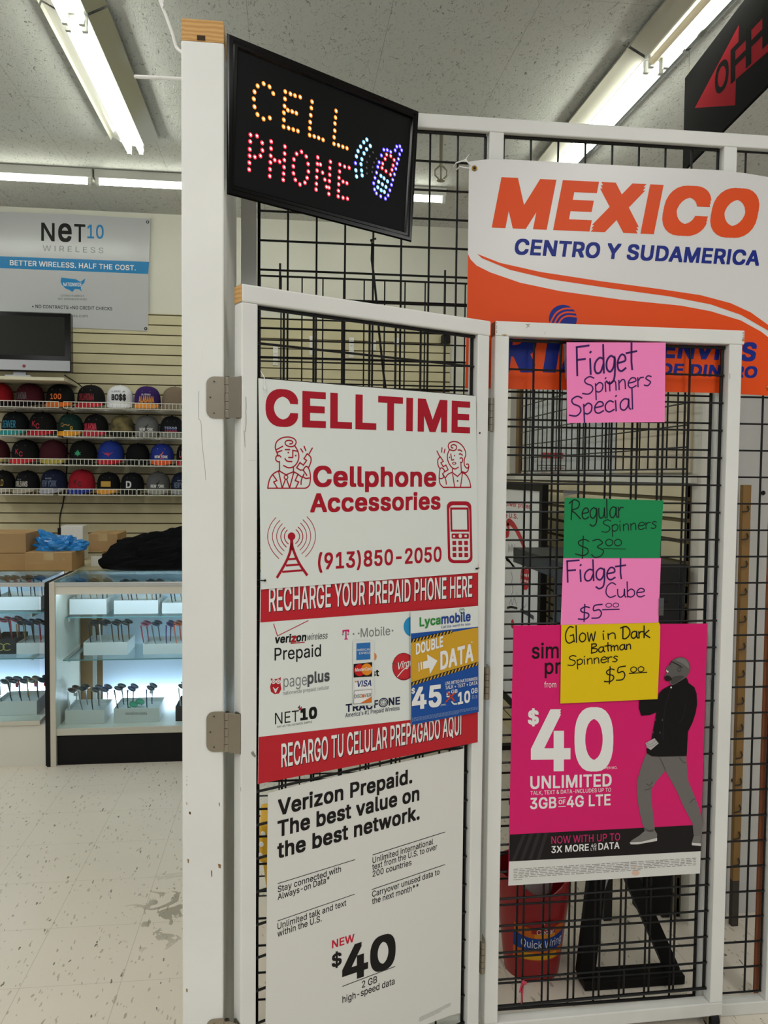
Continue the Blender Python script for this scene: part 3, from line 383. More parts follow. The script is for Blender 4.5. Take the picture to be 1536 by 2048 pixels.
 'g': (836, '407,-296 330,-291 263,-274 207,-249 162,-216 126,-178 99,-136 199,-80 217,-104 239,-130 267,-154 303,-173 349,-187 407,-191 489,-180 555,-148 598,-92 612,-11 612,134 602,134 585,109 563,82 534,54 496,31 446,15 383,9 298,20 221,52 157,105 108,177 77,268 67,376 77,484 108,577 157,652 221,709 298,744 385,756 448,750 498,733 537,708 566,680 588,652 605,627 615,627 615,746 732,746 732,-17 721,-106 689,-177 637,-230 571,-267 493,-289 403,116 466,124 518,148 559,186 590,238 608,302 614,379 608,454 590,519 560,573 519,614 466,640 403,648 338,639 285,612 243,570 213,516 195,451 189,379 195,305 214,241 244,188 286,149 339,124', '8 7 5 6 5 7 30 29 73 73 72 30 31 30 72 72 71 31 71 70 31 32 31 70 70 69 32 33 32 69 11 1 12 25 53 76 65 37 66 36 66 37 1 11 2 10 2 11 25 76 26 75 26 76 66 36 67 35 67 36 2 10 3 4 3 10 10 9 4 5 4 9 8 5 9 26 75 27 28 27 75 75 74 28 29 28 74 73 29 74 33 69 68 34 33 68 68 67 34 67 35 34 13 0 52 52 14 13 23 54 24 55 22 21 40 63 41 54 23 22 22 55 54 63 40 64 40 39 64 38 64 39 48 47 17 18 17 47 47 46 59 45 44 46 49 48 16 48 17 16 58 57 18 18 47 58 47 59 58 59 46 60 46 44 60 61 60 44 14 52 51 15 14 51 51 50 15 50 49 15 49 16 15 55 21 20 56 55 20 20 19 56 19 18 56 18 57 56 61 44 62 44 43 62 43 42 62 63 62 42 41 63 42 12 1 0 0 13 12 53 25 24 24 54 53 64 38 65 37 65 38'),
 'h': (806, '223,446 223,0 103,0 103,1000 223,1000 223,565 201,565 243,653 299,712 368,745 447,756 518,748 580,724 631,685 670,631 694,560 702,472 702,0 582,0 582,462 571,540 537,598 483,635 413,647 362,641 316,624 278,595 248,556 230,506 223,611', '3 2 6 1 0 2 6 2 0 25 24 8 26 25 7 25 8 7 6 0 28 5 6 28 28 27 5 27 26 5 26 7 5 3 6 4 9 23 10 10 23 22 22 11 10 19 18 17 17 16 19 19 16 20 16 15 20 15 14 20 21 20 14 14 13 21 13 12 21 22 21 12 11 22 12 23 9 24 8 24 9 5 7 29 6 5 29 4 6 29'),
 'i': (328, '103,0 103,746 223,746 223,0 164,870 133,876 106,894 87,919 81,950 87,981 106,1006 133,1024 164,1030 197,1024 224,1006 242,981 248,950 242,919 224,894 197,876', '11 5 4 10 6 5 5 11 10 8 7 6 6 10 8 9 8 10 12 19 13 17 16 18 14 18 16 16 15 14 13 19 18 18 14 13 1 0 3 3 2 1 19 12 4 11 4 12'),
 'j': (328, '103,746 223,746 223,-59 218,-123 200,-178 169,-222 127,-254 73,-274 7,-281 -19,-281 -19,-170 4,-170 49,-163 80,-141 97,-106 103,-57 164,870 132,876 105,894 87,919 81,950 87,981 105,1006 132,1024 164,1030 196,1024 223,1006 242,981 248,950 242,919 223,894 196,876', '8 11 9 10 9 11 11 8 7 7 12 11 12 7 6 13 12 6 19 18 20 18 22 20 22 21 20 23 17 16 16 24 23 24 16 31 31 25 24 28 27 26 29 28 30 28 26 30 25 31 30 30 26 25 13 6 5 5 4 13 14 13 4 4 3 14 15 14 3 3 2 15 2 1 15 0 15 1 22 18 17 17 23 22'),
 'k': (748, '216,268 216,416 237,416 559,746 708,746 362,392 348,392 103,0 103,1000 223,1000 223,0 578,0 291,365 376,450 732,0 223,416 223,275 303,350 395,426', '1 15 9 0 7 10 7 0 1 8 7 1 1 9 8 5 13 6 11 14 5 13 5 18 4 3 13 1 0 16 12 6 13 13 3 2 5 14 18 0 10 16 6 12 17 12 2 15 15 16 12 15 1 16 5 6 17 11 5 17 12 16 17 2 12 13 4 13 18'),
 'l': (372, '274,-5 198,6 145,40 114,93 103,166 103,1000 223,1000 223,194 227,151 236,122 255,107 287,102 303,102 315,103 325,105 334,107 355,5 338,2 318,-2 296,-4', '10 9 1 2 1 9 3 2 9 9 8 3 4 3 8 8 7 4 5 4 7 7 6 5 11 0 19 19 12 11 17 16 14 16 15 14 12 19 18 13 12 18 18 17 13 17 14 13 10 1 0 0 11 10'),
 'm': (1199, '103,0 103,746 220,746 221,581 211,581 231,635 260,680 297,715 338,739 384,754 431,759 506,747 565,709 607,652 631,579 614,579 633,631 663,674 702,710 748,737 801,754 858,759 921,752 977,731 1025,695 1063,646 1087,581 1095,501 1095,0 974,0 974,499 963,568 929,615 880,641 823,650 776,644 736,629 703,603 679,570 664,531 659,486 659,0 539,0 539,511 529,567 497,611 450,640 392,650 350,645 310,629 275,604 247,568 229,523 223,468 223,0 221,608 623,603', '50 6 5 0 54 53 1 0 53 4 1 53 53 52 4 3 4 52 52 51 3 51 50 3 50 5 3 1 4 2 46 10 47 9 47 10 8 48 47 47 9 8 45 44 13 13 12 45 45 12 46 12 11 46 10 46 11 6 50 49 7 6 49 49 48 7 48 8 7 14 15 39 35 20 19 36 35 18 35 19 18 14 39 38 16 14 38 38 37 16 17 16 37 37 36 17 36 18 17 21 34 33 21 33 22 28 27 30 27 26 30 28 30 29 30 26 31 26 25 31 32 31 25 25 24 32 24 23 32 33 32 23 22 33 23 20 35 34 34 21 20 41 40 42 43 42 40 40 39 43 39 15 43 44 43 15 13 44 15 15 14 56 3 5 55 4 3 55 2 4 55 14 16 56 13 15 56'),
 'n': (805, '223,446 223,0 103,0 103,746 219,746 220,565 201,565 243,653 299,712 368,745 447,756 518,748 580,724 631,685 669,631 694,560 702,472 702,0 582,0 582,462 571,540 537,598 483,635 413,647 362,641 316,624 278,595 248,556 230,506 220,604', '1 0 2 3 2 0 6 3 0 25 24 8 26 25 7 25 8 7 6 0 28 5 6 28 28 27 5 27 26 5 26 7 5 3 6 4 9 23 10 10 23 22 22 11 10 19 18 17 17 16 19 19 16 20 16 15 20 15 14 20 21 20 14 14 13 21 13 12 21 22 21 12 11 22 12 23 9 24 8 24 9 5 7 29 6 5 29 4 6 29'),
 'o': (816, '407,-16 312,-4 230,32 161,90 110,167 78,261 67,368 78,478 110,572 161,649 230,707 312,744 407,756 504,744 587,707 655,649 706,572 738,478 749,368 738,261 706,167 655,90 587,32 504,-4 407,91 476,101 531,130 574,174 604,231 622,297 628,368 622,441 604,507 574,565 531,610 476,639 407,648 340,639 285,610 243,565 213,508 195,441 189,368 195,297 213,231 243,174 285,130 340,101', '5 4 44 44 43 5 6 5 43 43 42 6 42 41 6 7 6 41 41 40 7 8 7 40 0 24 1 47 1 24 1 47 2 46 2 47 10 38 37 37 11 10 2 46 3 46 45 3 4 3 45 44 4 45 8 40 39 9 8 39 39 38 9 38 10 9 12 36 35 35 13 12 25 23 22 22 26 25 34 14 35 13 35 14 20 19 28 29 28 19 19 18 29 30 29 18 31 30 18 18 17 31 32 31 17 17 16 32 26 22 21 27 26 21 21 20 27 20 28 27 32 16 33 16 15 33 34 33 15 14 34 15 24 0 23 23 25 24 36 12 37 11 37 12'),
 'p': (834, '103,-281 103,746 220,746 220,628 232,628 248,652 270,680 299,708 337,733 387,750 450,756 538,744 615,709 679,652 727,575 757,481 767,371 757,261 727,166 679,89 616,32 539,-4 451,-16 389,-10 339,7 301,33 271,61 249,90 232,115 223,115 223,-281 433,92 497,101 549,129 591,172 621,229 639,297 645,372 639,447 621,513 591,569 550,612 497,639 433,648 369,640 317,613 276,572 246,517 228,450 221,372 228,294 246,226 276,170 318,128 370,101', '1 3 2 50 29 51 1 0 29 29 50 1 49 1 50 1 49 48 3 1 48 48 47 3 24 54 25 53 25 54 25 53 26 27 26 53 6 5 45 7 6 45 45 44 7 44 8 7 0 30 29 27 53 28 53 52 28 29 28 52 51 29 52 3 47 46 4 3 46 46 45 4 45 5 4 31 23 22 22 32 31 43 10 9 11 42 41 32 22 21 21 33 32 10 43 42 42 11 10 18 17 35 36 35 17 17 16 36 37 36 16 38 37 16 16 15 38 39 38 15 15 14 39 33 21 20 20 19 33 34 33 19 19 18 34 18 35 34 39 14 40 14 13 40 41 40 13 13 12 41 11 41 12 54 24 23 23 31 54 43 9 44 8 44 9'),
 'q': (834, '731,-281 611,-281 611,115 602,115 586,90 564,61 534,33 496,7 446,-10 384,-16 296,-4 219,32 155,89 107,166 77,261 67,371 77,481 108,575 156,652 220,709 297,744 385,756 448,750 497,733 536,708 565,680 586,652 603,628 615,628 615,746 731,746 402,92 465,101 517,128 559,170 589,226 607,294 613,372 607,450 589,517 559,572 518,613 465,640 402,648 337,639 284,612 243,569 213,513 195,447 189,372 195,297 213,229 243,172 285,129 338,101', '14 13 51 51 50 14 15 14 50 50 49 15 49 48 15 16 15 48 48 47 16 17 16 47 45 20 19 8 31 9 54 9 31 43 21 44 9 54 10 53 10 54 20 45 44 44 21 20 10 53 11 12 11 53 53 52 12 13 12 52 51 13 52 17 47 46 18 17 46 46 45 18 45 19 18 22 42 23 32 7 6 33 32 6 6 5 33 5 4 33 25 24 41 42 41 24 23 42 24 29 28 30 36 35 2 2 0 36 0 30 36 30 37 36 37 30 38 30 28 38 39 38 28 1 0 2 33 4 3 34 33 3 3 2 34 2 35 34 39 28 40 28 27 40 41 40 27 27 26 41 25 41 26 7 32 8 31 8 32 42 22 43 21 43 22'),
 'r': (509, '103,0 103,746 219,746 219,631 227,631 255,682 300,722 355,748 419,756 434,756 451,756 467,755 479,754 479,634 469,635 452,638 430,640 407,640 357,635 313,618 276,592 247,557 229,515 223,466 223,0', '24 23 0 1 0 23 1 3 2 4 21 20 1 23 22 3 1 22 22 21 3 21 4 3 8 17 16 7 18 17 17 8 7 13 12 14 14 12 15 12 11 15 10 15 11 15 10 16 10 9 16 8 16 9 4 20 19 5 4 19 6 5 19 19 18 6 18 7 6'),
 's': (717, '358,-16 285,-10 220,7 166,35 121,74 89,125 70,185 185,209 207,156 244,118 294,97 356,89 426,98 481,122 515,159 527,202 520,238 499,267 465,289 417,305 293,334 205,365 142,409 104,467 92,538 101,599 128,652 170,695 226,728 293,749 368,756 439,750 499,732 548,704 588,667 617,622 637,570 527,545 508,585 477,620 431,645 368,654 307,646 257,623 224,588 213,545 221,507 244,478 282,456 338,438 451,411 540,381 602,337 639,280 651,209 642,147 614,93 570,47 511,13 439,-9', '3 8 4 5 4 8 8 7 5 6 5 7 25 24 45 0 11 1 10 1 11 20 49 48 28 43 42 42 29 28 1 10 2 10 9 2 3 2 9 8 3 9 20 48 21 48 47 21 22 21 47 47 46 22 23 22 46 24 23 46 45 24 46 25 45 44 26 25 44 27 26 44 44 43 27 43 28 27 40 31 41 30 41 31 12 59 58 58 13 12 18 50 19 39 32 40 31 40 32 14 57 56 56 55 14 15 14 55 55 54 15 16 15 54 54 53 16 53 52 16 36 35 37 13 58 57 57 14 13 16 52 17 52 51 17 18 17 51 50 18 51 37 35 38 35 34 38 39 38 34 34 33 39 32 39 33 11 0 59 59 12 11 49 20 19 19 50 49 29 42 41 41 30 29'),
 't': (447, '401,746 401,643 13,643 13,746 128,926 248,926 248,192 253,150 267,120 294,104 335,98 348,99 364,100 381,103 397,105 419,3 399,-2 377,-5 354,-7 331,-8 245,4 181,42 141,102 128,183 248,746 248,643 128,643 128,746', '9 8 20 20 8 21 22 21 8 8 7 22 23 22 7 7 6 23 25 26 6 12 18 17 10 19 18 11 10 18 18 12 11 14 13 16 14 16 15 12 17 16 16 13 12 9 20 19 19 10 9 26 25 24 5 4 24 1 0 24 25 1 24 23 6 26 3 2 27 2 26 27 24 27 26 27 24 4'),
 'u': (806, '358,-10 288,-2 226,21 175,60 136,115 111,186 103,273 103,746 223,746 223,283 235,206 269,147 323,111 393,99 444,104 490,122 528,151 557,190 576,240 582,300 582,746 702,746 702,0 586,0 586,181 604,181 562,92 505,33 437,1 586,143', '6 5 9 7 6 9 9 8 7 12 1 0 0 13 12 1 12 2 11 2 12 2 11 3 4 3 11 11 10 4 5 4 10 9 5 10 14 28 27 15 14 27 27 26 15 26 16 15 24 25 18 19 18 25 25 22 19 22 21 19 20 19 21 22 25 23 16 26 24 17 16 24 24 18 17 13 0 28 28 14 13 24 26 29 25 24 29 23 25 29'),
 'v': (765, '319,0 34,746 166,746 325,305 348,238 367,171 385,105 404,41 362,41 381,105 399,171 418,238 440,305 599,746 730,746 445,0 383,112', '0 3 1 2 1 3 8 9 0 9 5 0 5 4 0 3 0 4 12 15 14 14 13 12 6 7 15 10 6 15 11 10 15 15 12 11 8 0 15 15 7 8 9 8 7 7 6 9 9 6 16 6 10 16 5 9 16'),
 'w': (1115, '270,0 44,746 171,746 262,420 282,348 302,268 323,180 344,81 324,81 344,177 365,265 385,346 405,420 495,746 622,746 711,420 730,347 750,267 770,179 791,81 769,81 791,178 812,266 832,346 852,420 944,746 1070,746 844,0 724,0 627,338 613,390 599,442 585,496 571,551 558,607 544,664 571,664 544,551 530,496 516,442 502,389 487,338 391,0 334,129 780,131', '3 0 4 0 3 1 2 1 3 8 7 43 8 6 0 6 5 0 4 0 5 11 10 41 41 12 11 12 41 40 40 39 12 39 38 12 38 37 12 37 35 12 35 13 12 8 0 42 7 8 42 9 7 42 42 41 9 41 10 9 34 33 36 16 15 29 30 29 15 30 15 31 32 31 15 33 32 15 15 14 33 36 33 14 20 19 44 23 22 27 25 24 26 26 24 27 23 27 24 21 19 27 27 22 21 27 19 28 19 20 28 20 18 28 29 28 18 18 17 29 16 29 17 35 37 34 34 36 35 13 35 36 36 14 13 7 9 43 6 8 43 19 21 44 18 20 44'),
 'x': (744, '41,0 337,429 336,336 56,746 197,746 290,601 323,548 352,498 380,451 407,405 345,405 373,451 398,498 425,548 458,601 554,746 691,746 410,332 410,421 703,0 564,0 454,168 421,219 393,267 367,313 340,357 402,357 375,313 351,267 324,219 291,168 180,0 305,382 376,457 441,377 371,306', '0 31 30 4 3 5 1 2 25 25 10 1 28 24 2 25 2 24 1 10 11 11 7 1 28 2 29 30 29 2 0 30 2 2 1 32 5 3 1 6 5 1 1 7 6 9 26 17 17 18 9 27 23 17 17 26 27 9 18 8 12 8 18 20 19 21 16 15 14 17 23 22 22 21 17 21 19 17 17 19 34 18 17 34 16 14 18 14 13 18 12 18 13 27 24 35 25 24 27 27 26 25 10 25 26 26 9 10 11 10 9 9 8 11 11 8 33 1 3 32 0 2 32 8 12 33 7 11 33 16 18 34 24 28 35 23 27 35'),
 'y': (765, '93,-272 121,-168 140,-172 174,-177 204,-175 231,-165 256,-145 278,-114 296,-70 319,-3 34,746 166,746 325,305 348,237 367,170 385,105 404,41 361,41 380,105 398,171 418,238 440,305 600,746 730,746 401,-114 376,-167 347,-210 313,-243 274,-267 230,-281 180,-285 152,-284 127,-281 107,-277 382,114', '33 1 0 2 32 31 32 2 33 1 33 2 29 4 30 3 30 4 4 29 28 28 5 4 30 3 31 2 31 3 14 13 9 22 21 23 23 21 16 20 16 21 23 16 24 15 18 16 19 15 16 16 20 19 24 16 9 17 9 16 16 18 17 9 17 18 14 9 18 18 15 34 15 19 34 5 28 27 6 5 27 27 26 6 7 6 26 26 25 7 25 24 7 8 7 24 24 9 8 9 13 12 11 10 12 12 10 9 14 18 34'),
 'z': (748, '82,0 82,90 499,628 499,635 94,635 94,746 654,746 654,650 248,118 248,111 666,111 666,0', '1 0 9 9 8 1 1 8 2 3 2 7 7 2 8 3 7 6 9 0 11 11 10 9 5 4 3 3 6 5'),
 '~': (891, '103,295 109,370 129,428 161,472 202,501 249,518 297,523 345,518 388,502 432,475 483,434 515,407 540,390 563,380 587,377 624,385 653,408 671,445 677,497 787,497 781,422 760,364 727,320 687,291 640,274 592,268 543,274 499,290 455,318 406,357 374,384 349,401 326,410 302,413 266,407 238,386 219,349 213,295', '1 0 37 37 36 1 2 1 36 36 35 2 3 2 35 35 4 3 33 32 7 33 7 6 31 30 9 9 8 31 31 8 32 7 32 8 4 35 34 5 4 34 34 33 5 33 6 5 10 28 11 25 14 26 14 13 26 26 13 27 13 12 27 28 27 12 11 28 12 15 24 23 23 22 15 16 15 22 22 21 16 17 16 21 21 20 17 20 19 17 18 17 19 14 25 24 24 15 14 28 10 29 30 29 10 9 30 10'),
 '•': (764, '382,182 325,189 274,211 230,245 196,289 174,340 167,397 174,454 196,505 230,549 274,583 325,604 382,611 439,604 490,583 534,549 568,505 589,454 597,397 589,340 568,289 534,245 490,211 439,189', '6 5 4 4 3 6 7 6 8 1 0 2 10 9 11 2 0 3 17 19 18 16 15 17 20 19 21 19 17 12 17 15 12 13 12 15 14 13 15 23 22 0 22 21 0 21 19 0 19 12 0 3 0 12 6 3 12 8 6 12 9 8 12 11 9 12'),
}
_gc = {}
def glyph(c):
    if c not in _gc:
        adv, pts, tri = GL[c]
        t = [int(q) for q in tri.split()]
        _gc[c] = (adv / 1000, [tuple(int(q) / 1000 for q in p.split(',')) for p in pts.split()], [tuple(t[i:i + 3]) for i in range(0, len(t), 3)])
    return _gc[c]
def glyphs(body, bold):
    """points (capital height 1, baseline 0), faces and a tiny lift for every point; bold thickens the strokes by bold em each side"""
    r = bold * 1.3 / .7
    sh = [(0, 0)]
    if r > 0:
        sh += [(r * i, r * j * .9) for i in (-1, 1) for j in (-1, 1)]
        if bold >= .018:
            sh += [(r, 0), (-r, 0), (0, r * .9), (0, -r * .9)]
    vs, fs, x = [], [], 0.0
    for c in body:
        adv, pts, tri = glyph(c)
        for i, (dx, dy) in enumerate(sh):
            b = len(vs)
            vs += [(x + px_ + dx, py_ + dy, i * .012) for px_, py_ in pts]
            fs += [tuple(b + q for q in t) for t in tri]
        x += adv + r * .8
    return vs, fs
LAYER = .00035
def catmull(P, n=5, closed=False):
    if len(P) < 3:
        return [Vector(p) for p in P]
    P = [Vector(p) for p in P]
    out = []
    N = len(P)
    for i in range(N if closed else N - 1):
        p0 = P[(i - 1) % N] if closed or i > 0 else P[0]
        p1, p2 = P[i], P[(i + 1) % N]
        p3 = P[(i + 2) % N] if closed or i + 2 < N else P[-1]
        for k in range(n):
            t = k / n
            out.append(.5 * ((2 * p1) + (p2 - p0) * t + (2 * p0 - 5 * p1 + 4 * p2 - p3) * t * t + (3 * p1 - p0 - 3 * p2 + p3) * t ** 3))
    if not closed:
        out.append(P[-1])
    return out
class Print:
    """collects printed shapes lying on a plane; every method takes a zoom transform (x0, y0, scale) so marks can be listed in the sheet's own measure"""
    def __init__(s, plane, x0=0, y0=0, k=1.0, base=0.0):
        s.pl, s.x0, s.y0, s.k, s.base = plane, x0, y0, k, base
        s.mb = MB()
        s.cuts = []
    def uv(s, x, y):
        return s.pl.uv(s.x0 + x / s.k, s.y0 + y / s.k)
    def put(s, uvs, fs, mt, layer, lift=None):
        s.mb.add([s.pl.pt(q[0], q[1], s.base + LAYER * (layer + (lift[i] if lift else 0))) for i, q in enumerate(uvs)], fs, mt)
    def poly(s, pts, mt, layer=1, smooth=False, holes=()):
        q = [s.uv(*p) for p in pts]
        if smooth:
            q = catmull(q, 4, True)
        hs = [[s.uv(*p) for p in h] for h in holes]
        loops = [[Vector((p.x, p.y, 0)) for p in l] for l in [q] + hs]
        s.put([p for l in [q] + hs for p in l], [tuple(t) for t in tessellate_polygon(loops)], mt, layer)
    def ring(s, c, rx, ry, mt, layer=1, hole=0.0, n=28, tilt=0.0):
        o, ct, st = [], math.cos(tilt), math.sin(tilt)
        for i in range(n):
            a = 2 * math.pi * i / n
            o.append((rx * math.cos(a), ry * math.sin(a)))
        f = lambda k: [(c[0] + (x * ct - y * st) * k, c[1] + (x * st + y * ct) * k) for x, y in o]
        s.poly(f(1), mt, layer, holes=[f(hole)] if hole else ())
    def stroke(s, pts, wd, mt, layer=1, smooth=True, closed=False):
        """a drawn line of constant width wd (in the sheet's measure)"""
        a, b = s.uv(*pts[0]), s.uv(pts[0][0] + 10, pts[0][1])
        hw = (b - a).length / 10 * wd / 2
        s.strokeuv([s.uv(*p) for p in pts], hw, mt, layer, smooth, closed)
    def strokeuv(s, q, hw, mt, layer=1, smooth=True, closed=False):
        q = catmull(q, 5, closed) if smooth and len(q) > 2 else [Vector(p) for p in q]
        q = [p for i, p in enumerate(q) if i == 0 or (p - q[i - 1]).length > 1e-6]
        if closed:
            q.append(q[0])
        if len(q) < 2:
            return
        L, R = [], []
        for i in range(len(q)):
            if closed and i in (0, len(q) - 1):
                d0, d1 = (q[-1] - q[-2]).normalized(), (q[1] - q[0]).normalized()
            else:
                d1 = (q[min(i + 1, len(q) - 1)] - q[max(i, 0)]) if i < len(q) - 1 else q[i] - q[i - 1]
                d0 = q[i] - q[i - 1] if i > 0 else d1
                d0, d1 = d0.normalized(), d1.normalized()
            t = d0 + d1
            t = t.normalized() if t.length > 1e-4 else d1
            nn = Vector((-t.y, t.x))
            kk = min(1.0 / max(abs(nn.dot(Vector((-d1.y, d1.x)))), .45), 2.0)
            ex = Vector((0, 0))
            if not closed and i == 0:
                ex = -d1 * hw * .6
            if not closed and i == len(q) - 1:
                ex = d0 * hw * .6
            L.append(q[i] + nn * hw * kk + ex)
            R.append(q[i] - nn * hw * kk + ex)
        n = len(q)
        s.put(L + R, [(n + i, n + i + 1, i + 1, i) for i in range(n - 1)], mt, layer)
    def text(s, body, x0, y0, x1, y1, h, mt, bold=0.0, shear=0.0, layer=1):
        """body written from baseline point (x0,y0) to (x1,y1) with capital height h, all in the sheet's measure"""
        vs, fs = glyphs(body, bold)
        if not vs:
            return
        s.cuts.append((len(s.mb.v), len(s.mb.f)))
        r = bold * 1.3 / .7
        xa, xb = min(p[0] for p in vs), max(p[0] for p in vs)
        A, B, T = s.uv(x0, y0), s.uv(x1, y1), s.uv(x0, y0 - h)
        bx, up = B - A, T - A
        bn = bx.normalized()
        H, cb = 1 + 1.8 * r, -r * .9
        s.put([A + bx * ((p[0] - xa) / (xb - xa)) + up * ((p[1] - cb) / H) + bn * (shear * up.length * (p[1] - cb) / H) for p in vs], fs, mt, layer, [p[2] for p in vs])

def lines_of(pr, parent, name='lettering'):
    """every written line of a sheet becomes a part of its own; strokes drawn before the first line join it"""
    cuts = [(0, 0)] + pr.cuts[1:] + [(len(pr.mb.v), len(pr.mb.f))]
    for (v0, f0), (v1, f1) in zip(cuts, cuts[1:]):
        m = MB()
        m.v = pr.mb.v[v0:v1]
        m.f = [[i - v0 for i in f] for f in pr.mb.f[f0:f1]]
        m.mats = pr.mb.mats
        m.mi = pr.mb.mi[f0:f1]
        used = sorted(set(m.mi))
        m.mats = [pr.mb.mats[k] for k in used]
        m.mi = [used.index(k) for k in m.mi]
        obj(name, m, parent)

# a pen alphabet for the handwritten notices (strokes in units of capital height)
PEN = {
 'F': (.66, [[(0, 1), (.03, 0)], [(-.02, 1), (.6, 1.02)], [(.02, .55), (.42, .56)]]),
 'i': (.22, [[(0, .55), (.03, 0)], [(0, .76), (.04, .8)]]),
 'd': (.58, [[(.42, .5), (.25, .55), (.06, .42), (0, .2), (.1, .02), (.3, .05), (.43, .3)], [(.42, 1), (.46, 0)]]),
 'g': (.55, [[(.4, .5), (.22, .58), (.03, .42), (.03, .14), (.2, .02), (.37, .2), (.42, .52), (.43, 0), (.36, -.3), (.16, -.4), (0, -.3)]]),
 'e': (.5, [[(.02, .3), (.38, .36), (.36, .54), (.18, .58), (.02, .36), (.04, .1), (.2, 0), (.42, .1)]]),
 't': (.46, [[(.2, 1), (.2, .3), (.24, .02)], [(-.06, .62), (.46, .66)]]),
 'S': (.6, [[(.52, .88), (.3, 1), (.06, .86), (.12, .64), (.4, .46), (.46, .2), (.26, 0), (-.06, .08)]]),
 'p': (.5, [[(0, .55), (.04, -.4)], [(.01, .42), (.2, .58), (.37, .44), (.34, .15), (.18, .03), (.03, .1)]]),
 'n': (.48, [[(0, .55), (.02, 0)], [(.02, .38), (.18, .56), (.31, .46), (.34, 0)]]),
 'r': (.38, [[(0, .55), (.02, 0)], [(.02, .36), (.14, .53), (.3, .52)]]),
 's': (.42, [[(.32, .5), (.16, .57), (.04, .45), (.16, .32), (.29, .18), (.15, 0), (-.04, .06)]]),
 'c': (.48, [[(.38, .48), (.2, .57), (.02, .4), (.03, .12), (.2, 0), (.42, .1)]]),
 'a': (.55, [[(.38, .52), (.2, .58), (.02, .4), (.03, .1), (.2, 0), (.36, .2), (.4, .54), (.41, .12), (.5, 0)]]),
 'l': (.2, [[(0, 1.05), (.03, 0)]]),
 'R': (.68, [[(.07, 1), (0, 0)], [(-.12, .88), (.2, 1.06), (.5, .9), (.42, .62), (.06, .5), (.3, .3), (.58, .02)]]),
 'u': (.5, [[(0, .55), (.02, .15), (.15, 0), (.32, .15), (.36, .55), (.38, .1), (.44, 0)]]),
 'C': (.6, [[(.5, .86), (.3, 1), (.06, .75), (0, .3), (.2, 0), (.5, .12)]]),
 'b': (.5, [[(0, 1.05), (.02, 0)], [(.02, .38), (.2, .55), (.38, .4), (.36, .12), (.18, 0), (.02, .08)]]),
 'G': (.66, [[(.5, .95), (.25, 1), (.04, .65), (.05, .2), (.25, 0), (.52, .12)], [(.3, .45), (.5, .5), (.55, .05)]]),
 'o': (.5, [[(.2, .56), (.03, .42), (.03, .12), (.2, 0), (.37, .14), (.37, .42), (.2, .56)]]),
 'w': (.6, [[(0, .55), (.1, 0), (.23, .45), (.36, 0), (.48, .55)]]),
 'D': (.66, [[(.06, 1), (.05, 0)], [(-.12, .9), (.3, 1), (.55, .66), (.5, .26), (.25, 0), (.04, .03)]]),
 'k': (.48, [[(0, 1), (0, 0)], [(.36, .62), (.02, .3), (.42, 0)]]),
 'B': (.58, [[(.03, 1), (0, 0)], [(0, 1), (.34, .98), (.38, .75), (.05, .55), (.44, .4), (.4, .1), (0, 0)]]),
 'm': (.7, [[(0, .55), (.02, 0)], [(.02, .4), (.15, .56), (.25, .46), (.27, 0)], [(.27, .4), (.42, .56), (.53, .46), (.56, 0)]]),
 '3': (.55, [[(0, .9), (.25, 1), (.42, .8), (.2, .56), (.46, .36), (.36, .05), (.1, -.06), (-.05, .1)]]),
 '5': (.55, [[(.5, 1), (.1, .97), (.06, .6), (.34, .62), (.46, .32), (.32, .02), (-.04, .04)]]),
 '0': (.55, [[(.22, 1), (.02, .7), (.04, .2), (.22, 0), (.42, .25), (.42, .75), (.22, 1)]]),
 '$': (.66, [[(.5, .86), (.3, .96), (.06, .82), (.12, .6), (.42, .44), (.46, .2), (.26, .02), (-.08, .1)], [(.26, 1.15), (.22, -.15)]]),
}
def pen(pr, word, x0, y0, x1, y1, h, mt, wd, layer=2):
    tot = sum(PEN[c][0] for c in word) - (PEN[word[-1]][0] - max(p[0] for st in PEN[word[-1]][1] for p in st))
    A, B, T = pr.uv(x0, y0), pr.uv(x1, y1), pr.uv(x0, y0 - h)
    ex, ey = (B - A) / tot, T - A
    hw = ey.length / h * wd / 2
    x = 0.0
    for c in word:
        for st in PEN[c][1]:
            pr.strokeuv([A + ex * (x + p[0]) + ey * p[1] for p in st], hw, mt, layer, smooth=len(st) > 3)
        x += PEN[c][0]

